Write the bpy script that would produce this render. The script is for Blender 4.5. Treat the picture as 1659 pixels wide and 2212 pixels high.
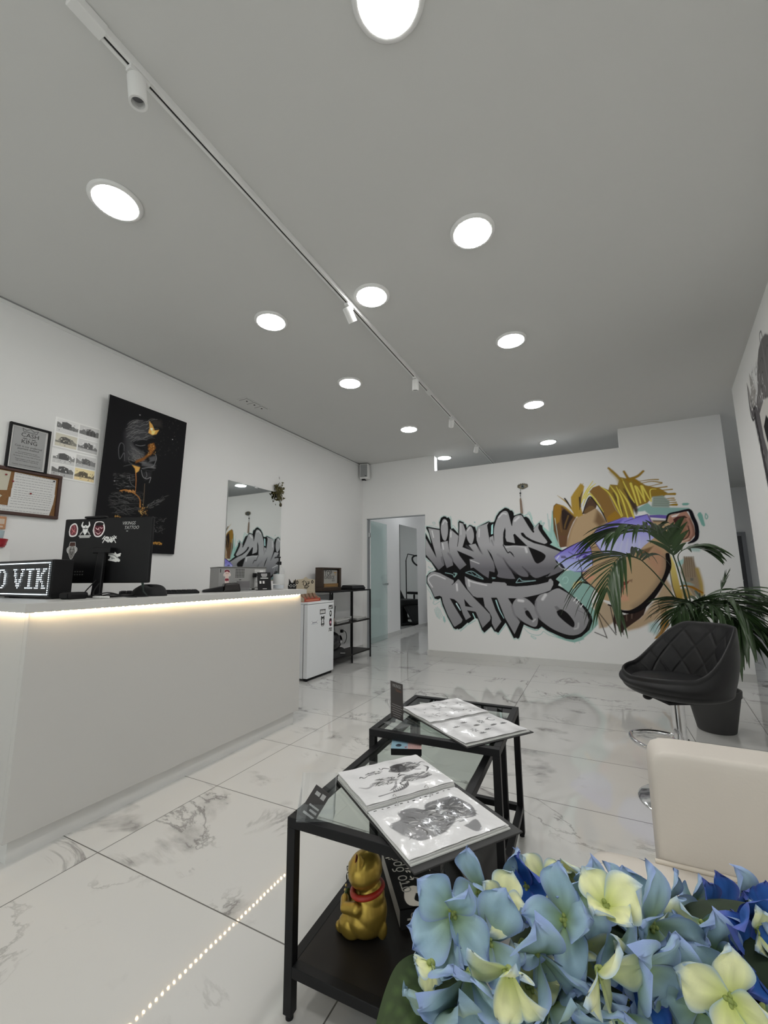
import bpy, bmesh, math, random
import numpy as np
from mathutils import Matrix, Vector
random.seed(7); rng = np.random.default_rng(7)
SC = bpy.context.scene
for _o in list(bpy.data.objects): bpy.data.objects.remove(_o)
COL = SC.collection
R = math.radians
# ---------------------------------------------------------------- camera
cam_d = bpy.data.cameras.new('camera'); cam = bpy.data.objects.new('camera', cam_d); COL.objects.link(cam)
cam_d.sensor_fit = 'HORIZONTAL'; cam_d.sensor_width = 36.0; cam_d.lens = 894.02*36.0/1659.0
cam_d.clip_start = 0.02; cam_d.clip_end = 60
def _axes(yaw, pitch, roll):
    cy, sy, cp, sp, cr, sr = math.cos(yaw), math.sin(yaw), math.cos(pitch), math.sin(pitch), math.cos(roll), math.sin(roll)
    fw = Vector((sy*cp, cy*cp, sp)); rt = Vector((cy, -sy, 0)); dn = fw.cross(rt)
    return cr*rt+sr*dn, -sr*rt+cr*dn, fw
_r, _d, _f = _axes(-0.464832, 0.153149, 0.0085448)
_m = Matrix((_r, -_d, -_f)).transposed().to_4x4(); _m.translation = (0, 0, 1.10)
cam.matrix_world = _m
SC.camera = cam
# ---------------------------------------------------------------- view, world, render quality
SC.view_settings.view_transform = 'Standard'; SC.view_settings.look = 'None'
SC.view_settings.exposure = -0.08; SC.view_settings.gamma = 1.0; SC.view_settings.use_curve_mapping = False
w = bpy.data.worlds.new('world'); SC.world = w; w.use_nodes = True
w.node_tree.nodes['Background'].inputs[0].default_value = (0.84, 0.85, 0.83, 1); w.node_tree.nodes['Background'].inputs[1].default_value = 2.0
cy_ = SC.cycles
cy_.use_denoising = True; cy_.max_bounces = 8; cy_.diffuse_bounces = 5; cy_.glossy_bounces = 4; cy_.transmission_bounces = 4
cy_.transparent_max_bounces = 12; cy_.caustics_reflective = False; cy_.caustics_refractive = False; cy_.sample_clamp_indirect = 4.0
LAMP = 54.0      # radiance of the ceiling downlights
_pl = bpy.data.lights.new('added_daylight_portal', 'AREA'); _pl.shape = 'RECTANGLE'; _pl.size = 3.3; _pl.size_y = 2.5; _pl.cycles.is_portal = True  # portal for the added daylight opening behind the viewer
_po = bpy.data.objects.new('added_daylight_portal', _pl); COL.objects.link(_po); _po.location = (-1.5, -3.07, 1.3); _po.rotation_euler = (R(90), 0, 0)
# ---------------------------------------------------------------- colour helpers
def s2l(c):
    c = np.asarray(c, float)/255.0
    return np.where(c <= .04045, c/12.92, ((c+.055)/1.055)**2.4)
def L3(c): return tuple(float(x) for x in s2l(c))
WALL = (.86, .86, .855)
SEEN = .86/float(s2l(165))       # a seen sRGB level on the lit walls -> albedo
# ---------------------------------------------------------------- materials
MATS = {}
def mat(name, col=(.5, .5, .5), rough=.5, metal=0., emit=None, estr=0., spec=.5, coat=0., noise=0., nscale=20., bump=0., bscale=200., attr=False, trans=0.):
    if name in MATS: return MATS[name]
    m = bpy.data.materials.new(name); m.use_nodes = True; MATS[name] = m
    nt = m.node_tree; b = nt.nodes['Principled BSDF']
    b.inputs['Base Color'].default_value = (*col, 1); b.inputs['Roughness'].default_value = rough; b.inputs['Metallic'].default_value = metal
    b.inputs['Specular IOR Level'].default_value = spec; b.inputs['Coat Weight'].default_value = coat
    if emit: b.inputs['Emission Color'].default_value = (*emit, 1); b.inputs['Emission Strength'].default_value = estr
    tc = nt.nodes.new('ShaderNodeTexCoord')
    if attr:
        a = nt.nodes.new('ShaderNodeAttribute'); a.attribute_name = 'Col'; nt.links.new(a.outputs['Color'], b.inputs['Base Color'])
    elif noise > 0:
        n = nt.nodes.new('ShaderNodeTexNoise'); n.inputs['Scale'].default_value = nscale; n.inputs['Detail'].default_value = 5
        nt.links.new(tc.outputs['Object'], n.inputs['Vector'])
        r = nt.nodes.new('ShaderNodeValToRGB'); r.color_ramp.elements[0].color = (*[c*(1-noise) for c in col], 1); r.color_ramp.elements[1].color = (*[min(1, c*(1+noise)) for c in col], 1)
        nt.links.new(n.outputs['Fac'], r.inputs[0]); nt.links.new(r.outputs[0], b.inputs['Base Color'])
    if bump > 0:
        n = nt.nodes.new('ShaderNodeTexNoise'); n.inputs['Scale'].default_value = bscale; nt.links.new(tc.outputs['Object'], n.inputs['Vector'])
        bm = nt.nodes.new('ShaderNodeBump'); bm.inputs['Strength'].default_value = bump; bm.inputs['Distance'].default_value = .002
        nt.links.new(n.outputs['Fac'], bm.inputs['Height']); nt.links.new(bm.outputs[0], b.inputs['Normal'])
    return m
def glass_mat(name, tint, haze=0., rough=.0):
    m = bpy.data.materials.new(name); m.use_nodes = True; MATS[name] = m; nt = m.node_tree; nt.nodes.clear()
    o = nt.nodes.new('ShaderNodeOutputMaterial'); t = nt.nodes.new('ShaderNodeBsdfTransparent'); t.inputs[0].default_value = (*tint, 1)
    g = nt.nodes.new('ShaderNodeBsdfGlossy'); g.inputs['Roughness'].default_value = rough; g.inputs[0].default_value = (1, 1, 1, 1)
    f = nt.nodes.new('ShaderNodeFresnel'); f.inputs[0].default_value = 1.45
    gg = nt.nodes.new('ShaderNodeNewGeometry'); iv = nt.nodes.new('ShaderNodeMath'); iv.operation = 'SUBTRACT'; iv.inputs[0].default_value = 1.0; nt.links.new(gg.outputs['Backfacing'], iv.inputs[1])
    fm = nt.nodes.new('ShaderNodeMath'); fm.operation = 'MULTIPLY'; nt.links.new(f.outputs[0], fm.inputs[0]); nt.links.new(iv.outputs[0], fm.inputs[1])
    mx = nt.nodes.new('ShaderNodeMixShader'); nt.links.new(fm.outputs[0], mx.inputs[0]); nt.links.new(t.outputs[0], mx.inputs[1]); nt.links.new(g.outputs[0], mx.inputs[2])
    last = mx
    if haze > 0:
        d = nt.nodes.new('ShaderNodeBsdfDiffuse'); d.inputs[0].default_value = (.72, .80, .79, 1)
        m2 = nt.nodes.new('ShaderNodeMixShader'); m2.inputs[0].default_value = haze
        nt.links.new(mx.outputs[0], m2.inputs[1]); nt.links.new(d.outputs[0], m2.inputs[2]); last = m2
    nt.links.new(last.outputs[0], o.inputs[0]); return m
def marble_mat(name, grout=True, rough=.03):
    m = bpy.data.materials.new(name); m.use_nodes = True; MATS[name] = m; nt = m.node_tree; N = nt.nodes; K = nt.links
    b = N['Principled BSDF']; b.inputs['Roughness'].default_value = rough; b.inputs['Specular IOR Level'].default_value = .75
    geo = N.new('ShaderNodeNewGeometry'); sep = N.new('ShaderNodeSeparateXYZ'); K.new(geo.outputs['Position'], sep.inputs[0])
    def math_(op, a, bb=None, c=None):
        n = N.new('ShaderNodeMath'); n.operation = op
        for i, v in enumerate((a, bb, c)):
            if v is None: continue
            if isinstance(v, (int, float)): n.inputs[i].default_value = v
            else: K.new(v, n.inputs[i])
        return n.outputs[0]
    tx = math_('DIVIDE', math_('ADD', sep.outputs[0], 1.887+12), 1.2); ty = math_('DIVIDE', math_('ADD', sep.outputs[1], 12-1.145), .6)
    ix = math_('FLOOR', tx); iy = math_('FLOOR', ty)
    h = math_('MULTIPLY', math_('ADD', math_('MULTIPLY', ix, 7.31), math_('MULTIPLY', iy, 3.77)), 1.0)
    comb = N.new('ShaderNodeCombineXYZ'); K.new(math_('ADD', math_('MULTIPLY', sep.outputs[0], .95), math_('MULTIPLY', sep.outputs[1], -.35)), comb.inputs[0]); K.new(math_('ADD', math_('MULTIPLY', sep.outputs[1], 1.15), math_('MULTIPLY', sep.outputs[0], .3)), comb.inputs[1]); K.new(math_('ADD', h, math_('MULTIPLY', sep.outputs[2], 1.0)), comb.inputs[2])
    nz = N.new('ShaderNodeTexNoise'); nz.inputs['Scale'].default_value = 1.35; nz.inputs['Detail'].default_value = 8; nz.inputs['Roughness'].default_value = .62; nz.inputs['Distortion'].default_value = .9
    K.new(comb.outputs[0], nz.inputs['Vector'])
    v1 = math_('ABSOLUTE', math_('SUBTRACT', nz.outputs['Fac'], .52))
    r1 = N.new('ShaderNodeValToRGB'); r1.color_ramp.elements[0].position = 0; r1.color_ramp.elements[0].color = (1, 1, 1, 1); r1.color_ramp.elements[1].position = .016; r1.color_ramp.elements[1].color = (0, 0, 0, 1); K.new(v1, r1.inputs[0])
    n2 = N.new('ShaderNodeTexNoise'); n2.inputs['Scale'].default_value = 1.3; n2.inputs['Detail'].default_value = 3; K.new(comb.outputs[0], n2.inputs['Vector'])
    r2 = N.new('ShaderNodeValToRGB'); r2.color_ramp.elements[0].position = .51; r2.color_ramp.elements[0].color = (0, 0, 0, 1); r2.color_ramp.elements[1].position = .62; r2.color_ramp.elements[1].color = (1, 1, 1, 1); K.new(n2.outputs['Fac'], r2.inputs[0])
    vein = math_('MULTIPLY', r1.outputs[0], r2.outputs[0])
    r3 = N.new('ShaderNodeValToRGB'); r3.color_ramp.elements[0].position = 0; r3.color_ramp.elements[0].color = (1, 1, 1, 1); r3.color_ramp.elements[1].position = .10; r3.color_ramp.elements[1].color = (0, 0, 0, 1); K.new(v1, r3.inputs[0])
    n4 = N.new('ShaderNodeTexNoise'); n4.inputs['Scale'].default_value = 2.6; n4.inputs['Detail'].default_value = 4; K.new(comb.outputs[0], n4.inputs['Vector'])
    r4 = N.new('ShaderNodeValToRGB'); r4.color_ramp.elements[0].position = .60; r4.color_ramp.elements[0].color = (0, 0, 0, 1); r4.color_ramp.elements[1].position = .68; r4.color_ramp.elements[1].color = (1, 1, 1, 1); K.new(n4.outputs['Fac'], r4.inputs[0])
    blot = math_('MULTIPLY', r3.outputs[0], r4.outputs[0])
    tot = math_('MINIMUM', math_('ADD', math_('MULTIPLY', vein, .75), math_('MULTIPLY', blot, .62)), .85)
    mx = N.new('ShaderNodeMix'); mx.data_type = 'RGBA'; mx.inputs[6].default_value = (*FLOORC, 1); mx.inputs[7].default_value = (.22, .21, .205, 1); K.new(tot, mx.inputs[0])
    out = mx.outputs[2]
    if grout:
        fx = math_('FRACT', tx); fy = math_('FRACT', ty)
        dx = math_('MULTIPLY', math_('MINIMUM', fx, math_('SUBTRACT', 1.0, fx)), 1.2); dy = math_('MULTIPLY', math_('MINIMUM', fy, math_('SUBTRACT', 1.0, fy)), .6)
        # a cut strip of tiles follows the slanted wall
        ds = math_('ABSOLUTE', math_('SUBTRACT', sep.outputs[0], math_('ADD', math_('MULTIPLY', sep.outputs[1], .12), .511)))
        g = math_('LESS_THAN', math_('MINIMUM', math_('MINIMUM', dx, dy), ds), .0022)
        m2 = N.new('ShaderNodeMix'); m2.data_type = 'RGBA'; K.new(g, m2.inputs[0]); K.new(out, m2.inputs[6]); m2.inputs[7].default_value = (.10, .095, .09, 1); out = m2.outputs[2]
        K.new(math_('ADD', math_('MULTIPLY', g, .5), rough), b.inputs['Roughness'])
        nb = N.new('ShaderNodeTexNoise'); nb.inputs['Scale'].default_value = 6; nb.inputs['Detail'].default_value = 1
        K.new(geo.outputs['Position'], nb.inputs['Vector'])
        bp_ = N.new('ShaderNodeBump'); bp_.inputs['Strength'].default_value = .05; bp_.inputs['Distance'].default_value = .0015; K.new(nb.outputs['Fac'], bp_.inputs['Height']); K.new(bp_.outputs[0], b.inputs['Normal'])
    K.new(out, b.inputs['Base Color']); return m
FLOORC = (.63, .627, .61)
M_wall = mat('wall_paint', WALL, .75, spec=.25, bump=.05, bscale=60)
M_wallr = mat('right_wall_lightened', (.93, .93, .92), .75, spec=.25, bump=.05, bscale=60)  # wall paint lightened to make up for missing light on this wall
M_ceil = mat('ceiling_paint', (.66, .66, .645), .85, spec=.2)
M_floor = marble_mat('marble_tiles'); M_skirt = marble_mat('marble_skirting', False, .2)
M_white = mat('white_plastic', (.82, .82, .81), .35); M_lam = mat('white_laminate', (.56, .555, .54), .4, bump=.03, bscale=300)
M_black = mat('black_metal', (.008, .008, .009), .45, spec=.22); M_blackp = mat('black_plastic', (.007, .007, .008), .38, spec=.25); M_bmatt = mat('black_matte', (.012, .012, .013), .7, spec=.25)
M_dark = mat('dark_wood_board', (.013, .011, .010), .5, spec=.25, noise=.25, nscale=30)
M_chrome = mat('chrome', (.75, .75, .76), .12, 1.0); M_steel = mat('brushed_steel', (.55, .55, .55), .3, 1.0)
M_glass = glass_mat('table_glass', (.86, .90, .88)); M_door = glass_mat('door_glass', (.86, .92, .91), haze=.24); M_acr = glass_mat('clear_acrylic', (.97, .975, .98), haze=.02)
M_mirror = mat('mirror_silver', (.80, .83, .82), .02, 1.0)
M_attr = mat('painted_colours', (.5, .5, .5), .85, spec=.08, attr=True); M_attrg = mat('printed_gloss', (.5, .5, .5), .28, attr=True)
M_lamp = mat('lamp_diffuser', (.9, .9, .9), .5, emit=(1, .985, .95), estr=LAMP*.85)
M_lampb = mat('lamp_diffuser_cool', (.9, .9, .9), .5, emit=(.95, .98, 1), estr=LAMP*1.3)
M_lampn = mat('lamp_diffuser_soft', (.9, .9, .9), .5, emit=(1, .985, .95), estr=LAMP*.55)
M_lampf = mat('lamp_diffuser_floor', (.9, .9, .9), .5, emit=(1, .985, .955), estr=LAMP*1.75)
M_led = mat('warm_led', (.9, .8, .6), .5, emit=(1.0, .73, .41), estr=100.0)
M_dot = mat('sign_led', (.8, .9, 1), .5, emit=(.80, .92, 1.0), estr=5.5)
# ---------------------------------------------------------------- mesh builder
class MB:
    def __init__(s): s.v = []; s.f = []; s.m = []; s.k = 0
    def mi(s, k): s.k = k; return s
    def add(s, vs, fs):
        o = len(s.v); s.v += [tuple(map(float, p)) for p in vs]; s.f += [tuple(i+o for i in q) for q in fs]; s.m += [s.k]*len(fs); return s
    def box(s, a, b):
        (x0, y0, z0), (x1, y1, z1) = a, b
        return s.add([(x0, y0, z0), (x1, y0, z0), (x1, y1, z0), (x0, y1, z0), (x0, y0, z1), (x1, y0, z1), (x1, y1, z1), (x0, y1, z1)],
                     [(0, 3, 2, 1), (4, 5, 6, 7), (0, 1, 5, 4), (1, 2, 6, 5), (2, 3, 7, 6), (3, 0, 4, 7)])
    def prism(s, poly, z0, z1):
        n = len(poly); return s.add([(x, y, z0) for x, y in poly]+[(x, y, z1) for x, y in poly], [tuple(range(n))[::-1], tuple(range(n, 2*n))]+[(i, (i+1) % n, n+(i+1) % n, n+i) for i in range(n)])
    def hexa(s, lo, hi):
        n = len(lo); return s.add(list(lo)+list(hi), [tuple(range(n))[::-1], tuple(range(n, 2*n))]+[(i, (i+1) % n, n+(i+1) % n, n+i) for i in range(n)])
    def cyl(s, p, q, r0, r1=None, n=24): return s.tube([p, q], [r0, r0 if r1 is None else r1], n)
    def tube(s, pts, r, n=8, cap=True):
        pts = [Vector(p) for p in pts]; r = r if isinstance(r, (list, tuple)) else [r]*len(pts); vs = []; fs = []
        t0 = (pts[1]-pts[0]).normalized(); ref = Vector((0, 0, 1)) if abs(t0.z) < .9 else Vector((1, 0, 0)); u = t0.cross(ref).normalized()
        for i, p in enumerate(pts):
            t = (pts[min(i+1, len(pts)-1)]-pts[max(i-1, 0)]).normalized(); u = (u-t*u.dot(t)).normalized(); vv = t.cross(u)
            for k in range(n): a = 2*math.pi*k/n; vs.append(p+(u*math.cos(a)+vv*math.sin(a))*r[i])
        for i in range(len(pts)-1):
            for k in range(n): fs.append((i*n+k, i*n+(k+1) % n, (i+1)*n+(k+1) % n, (i+1)*n+k))
        if cap: fs += [tuple(range(n))[::-1], tuple(range((len(pts)-1)*n, len(pts)*n))]
        return s.add(vs, fs)
    def lathe(s, prof, c=(0, 0, 0), n=32):
        vs = []; fs = []
        for r, z in prof:
            for k in range(n): a = 2*math.pi*k/n; vs.append((c[0]+r*math.cos(a), c[1]+r*math.sin(a), c[2]+z))
        for i in range(len(prof)-1):
            for k in range(n): fs.append((i*n+k, i*n+(k+1) % n, (i+1)*n+(k+1) % n, (i+1)*n+k))
        fs += [tuple(range(n))[::-1], tuple(range((len(prof)-1)*n, len(prof)*n))]
        return s.add(vs, fs)
    def sph(s, c, r, nu=20, nv=12):
        rx, ry, rz = r if isinstance(r, (tuple, list)) else (r, r, r); vs = [(c[0], c[1], c[2]-rz)]; fs = []
        for j in range(1, nv):
            t = -math.pi/2+math.pi*j/nv
            for i in range(nu): a = 2*math.pi*i/nu; vs.append((c[0]+rx*math.cos(t)*math.cos(a), c[1]+ry*math.cos(t)*math.sin(a), c[2]+rz*math.sin(t)))
        vs.append((c[0], c[1], c[2]+rz)); N_ = len(vs)-1
        for i in range(nu):
            fs.append((0, 1+(i+1) % nu, 1+i)); fs.append((N_, N_-nu+i, N_-nu+(i+1) % nu))
            for j in range(nv-2): a = 1+j*nu; fs.append((a+i, a+(i+1) % nu, a+nu+(i+1) % nu, a+nu+i))
        return s.add(vs, fs)
    def grid(s, fn, nu, nv, closed=False):
        vs = [fn(i/nu, j/nv) for j in range(nv+1) for i in range(nu+(0 if closed else 1))]; w_ = nu+(0 if closed else 1)
        return s.add(vs, [(j*w_+i, j*w_+(i+1) % w_, (j+1)*w_+(i+1) % w_, (j+1)*w_+i) for j in range(nv) for i in range(nu)])
    def quad(s, a, b, c, d): return s.add([a, b, c, d], [(0, 1, 2, 3)])
    def text(s, t, size, o, xd, yd, align=0., shear=0., wide=1., off=0.):
        vs, fs, w_ = text_geo(t); xd = Vector(xd); yd = Vector(yd); n = xd.cross(yd).normalized()*off; o = Vector(o)
        return s.add([o+xd*((x*wide-w_*wide*align+shear*y)*size)+yd*(y*size)+n for x, y in vs], fs)
_TG = {}
def text_geo(t):
    if t in _TG: return _TG[t]
    cu = bpy.data.curves.new('t', 'FONT'); cu.body = t; cu.resolution_u = 2; ob_ = bpy.data.objects.new('t', cu)
    me = ob_.to_mesh(); vs = [(v.co.x, v.co.y) for v in me.vertices]; fs = [tuple(p.vertices) for p in me.polygons]; ob_.to_mesh_clear()
    bpy.data.objects.remove(ob_); bpy.data.curves.remove(cu)
    w_ = max([v[0] for v in vs] or [0]); _TG[t] = (vs, fs, w_); return _TG[t]
def tag(o, label=None, cat=None, group=None, kind=None):
    if label: o['label'] = label
    if cat: o['category'] = cat
    if group: o['group'] = group
    if kind: o['kind'] = kind
    return o
def mesh_of(name, mb, mats, smooth=None, col=None):
    me = bpy.data.meshes.new(name); me.from_pydata(mb.v, [], mb.f); me.update()
    mats = mats if isinstance(mats, (list, tuple)) else [mats]
    for m_ in mats: me.materials.append(m_)
    if len(mats) > 1: me.polygons.foreach_set('material_index', mb.m)
    if smooth:
        me.polygons.foreach_set('use_smooth', [True]*len(me.polygons)); me.set_sharp_from_angle(angle=R(smooth))
    if col is not None:
        a = me.color_attributes.new('Col', 'FLOAT_COLOR', 'POINT'); a.data.foreach_set('color', np.asarray(col, dtype=np.float32).ravel())
    return me
def ob(name, mb, mats, parent=None, bevel=0, smooth=None, loc=None, rz=0, col=None, label=None, cat=None, group=None, kind=None, seg=2):
    me = mb if isinstance(mb, bpy.types.Mesh) else mesh_of(name, mb, mats, smooth, col)
    o = bpy.data.objects.new(name, me); COL.objects.link(o)
    if parent is not None: o.parent = parent
    if loc is not None: o.location = loc
    if rz: o.rotation_euler = (0, 0, rz)
    if bevel:
        md = o.modifiers.new('edge', 'BEVEL'); md.width = bevel; md.segments = seg; md.limit_method = 'ANGLE'; md.angle_limit = R(40)
    return tag(o, label, cat, group, kind)
def thing(name, label, cat, loc=(0, 0, 0), rz=0, group=None, rot=None):
    o = bpy.data.objects.new(name, None); COL.objects.link(o); o.empty_display_size = .1; o.location = loc; o.rotation_euler = rot or (0, 0, rz)
    return tag(o, label, cat, group)
def dup(root, loc, label, rz=None):
    r = root.copy(); COL.objects.link(r); r.location = loc; r['label'] = label
    if rz is not None: r.rotation_euler = (0, 0, rz)
    for ch in list(root.children):
        c = ch.copy(); COL.objects.link(c); c.parent = r
        for g in list(ch.children): d = g.copy(); COL.objects.link(d); d.parent = c
    return r
def struct(name, mb, m, **k): return ob(name, mb, m, kind='structure', **k)
# ---------------------------------------------------------------- paint: shapes rasterised to a fine grid of coloured vertices
def catmull(P, n=6):
    P = np.asarray(P, float)
    if len(P) < 3: return P
    out = []
    Q = np.vstack([2*P[0]-P[1], P, 2*P[-1]-P[-2]])
    for i in range(1, len(Q)-2):
        a, b, c, d = Q[i-1:i+3]
        for k in range(n):
            t = k/n; out.append(.5*((2*b)+(c-a)*t+(2*a-5*b+4*c-d)*t*t+(3*b-a-3*c+d)*t**3))
    out.append(Q[-2]); return np.array(out)
class Canvas:
    def __init__(s, u0, u1, v0, v1, res, bg=None, k=1.):
        s.nu = int(round((u1-u0)/res))+1; s.nv = int(round((v1-v0)/res))+1; s.u = np.linspace(u0, u1, s.nu); s.v = np.linspace(v0, v1, s.nv)
        s.k = k; s.c = np.zeros((s.nv, s.nu, 3)); s.a = np.zeros((s.nv, s.nu)); s.res = res
        s.c[:] = (np.array(WALL) if bg is None else s2l(bg)*k)
        if bg is not None: s.a[:] = 1
    def win(s, lo, hi):
        i0 = max(0, np.searchsorted(s.u, lo[0])-1); i1 = min(s.nu, np.searchsorted(s.u, hi[0])+1); j0 = max(0, np.searchsorted(s.v, lo[1])-1); j1 = min(s.nv, np.searchsorted(s.v, hi[1])+1)
        return i0, i1, j0, j1
    def blend(s, win, al, col, grad=None):
        i0, i1, j0, j1 = win
        if grad:
            t = np.clip((grad[1]-s.v[j0:j1])/(grad[1]-grad[2]), 0, 1)[:, None]; cc = (s2l(grad[3])*(1-t)+s2l(grad[4])*t)[:, None, :]*s.k
        else: cc = s2l(col)*s.k
        w_ = al[..., None]; s.c[j0:j1, i0:i1] = s.c[j0:j1, i0:i1]*(1-w_)+cc*w_
        s.a[j0:j1, i0:i1] = np.maximum(s.a[j0:j1, i0:i1], al)
    def P(s, pts, col, soft=5, al=1., grad=None, sm=0):
        P = np.asarray(pts, float).reshape(-1, 2)
        if sm: P = catmull(np.vstack([P, P[:1]]), 4)[:-1]
        soft = max(soft, s.res); w_ = s.win(P.min(0)-soft, P.max(0)+soft); i0, i1, j0, j1 = w_
        if i1 <= i0 or j1 <= j0: return s
        X, Y = np.meshgrid(s.u[i0:i1], s.v[j0:j1]); d2 = np.full(X.shape, 1e12); ins = np.zeros(X.shape, bool)
        for a, b in zip(P, np.roll(P, -1, 0)):
            e = b-a; L = e@e+1e-9; px = X-a[0]; py = Y-a[1]; t = np.clip((px*e[0]+py*e[1])/L, 0, 1)
            d2 = np.minimum(d2, (px-t*e[0])**2+(py-t*e[1])**2)
            if a[1] != b[1]: ins ^= ((a[1] > Y) != (b[1] > Y)) & (X < (b[0]-a[0])*(Y-a[1])/(b[1]-a[1])+a[0])
        sd = np.sqrt(d2)*np.where(ins, 1, -1); al_ = np.clip(.5+sd/soft, 0, 1); al_ = al_*al_*(3-2*al_)*al
        s.blend(w_, al_, col, grad); return s
    def S(s, pts, w, col, soft=5, al=1.):
        P = np.asarray(pts, float).reshape(-1, 2); w = np.full(len(P), float(w)) if np.isscalar(w) else np.interp(np.linspace(0, 1, len(P)), np.linspace(0, 1, len(w)), w)
        if len(P) > 2: Q = catmull(np.column_stack([P, w]), 5); P, w = Q[:, :2], Q[:, 2]
        soft = max(soft, s.res*1.2); mr = w.max()/2+soft; w0 = s.win(P.min(0)-mr, P.max(0)+mr); I0, I1, J0, J1 = w0
        if I1 <= I0 or J1 <= J0: return s
        A = np.zeros((J1-J0, I1-I0))
        for k in range(len(P)-1):
            a, b = P[k], P[k+1]; i0, i1, j0, j1 = s.win(np.minimum(a, b)-mr, np.maximum(a, b)+mr)
            if i1 <= i0 or j1 <= j0: continue
            X, Y = np.meshgrid(s.u[i0:i1], s.v[j0:j1]); e = b-a; L = e@e+1e-9; t = np.clip(((X-a[0])*e[0]+(Y-a[1])*e[1])/L, 0, 1)
            d = np.hypot(X-a[0]-t*e[0], Y-a[1]-t*e[1]); r_ = (w[k]*(1-t)+w[k+1]*t)/2
            sub = A[j0-J0:j1-J0, i0-I0:i1-I0]; np.maximum(sub, np.clip(.5+(r_-d)/soft, 0, 1), out=sub)
        s.blend(w0, A*al, col); return s
    def run(s, ops):
        for q in ops:
            if q[0] == 'P': s.P(q[1], q[2], q[3], q[4], q[5] or None, q[6])
            else: s.S(q[1], q[2], q[3], q[4], q[5])
        return s
    def mesh(s, name, fn, m, sc=.001):
        X, Y = np.meshgrid(s.u*sc, s.v*sc); V = np.stack(fn(X, Y), -1).reshape(-1, 3).astype(np.float32)
        q = (s.a[:-1, :-1]+s.a[1:, :-1]+s.a[:-1, 1:]+s.a[1:, 1:]) > .01; J, I = np.nonzero(q); b = J*s.nu+I
        F = np.stack([b, b+1, b+1+s.nu, b+s.nu], -1); used, inv = np.unique(F, return_inverse=True); V = V[used]; F = inv.reshape(-1, 4).astype(np.int32)
        C = np.concatenate([np.clip(s.c.reshape(-1, 3)[used], 0, .95), np.ones((len(used), 1))], 1).astype(np.float32)
        me = bpy.data.meshes.new(name); me.vertices.add(len(V)); me.vertices.foreach_set('co', V.ravel()); me.loops.add(F.size); me.loops.foreach_set('vertex_index', F.ravel())
        me.polygons.add(len(F)); me.polygons.foreach_set('loop_start', np.arange(0, F.size, 4, dtype=np.int32)); me.update(calc_edges=True)
        a = me.color_attributes.new('Col', 'FLOAT_COLOR', 'POINT'); a.data.foreach_set('color', C.ravel()); me.materials.append(m); return me
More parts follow.
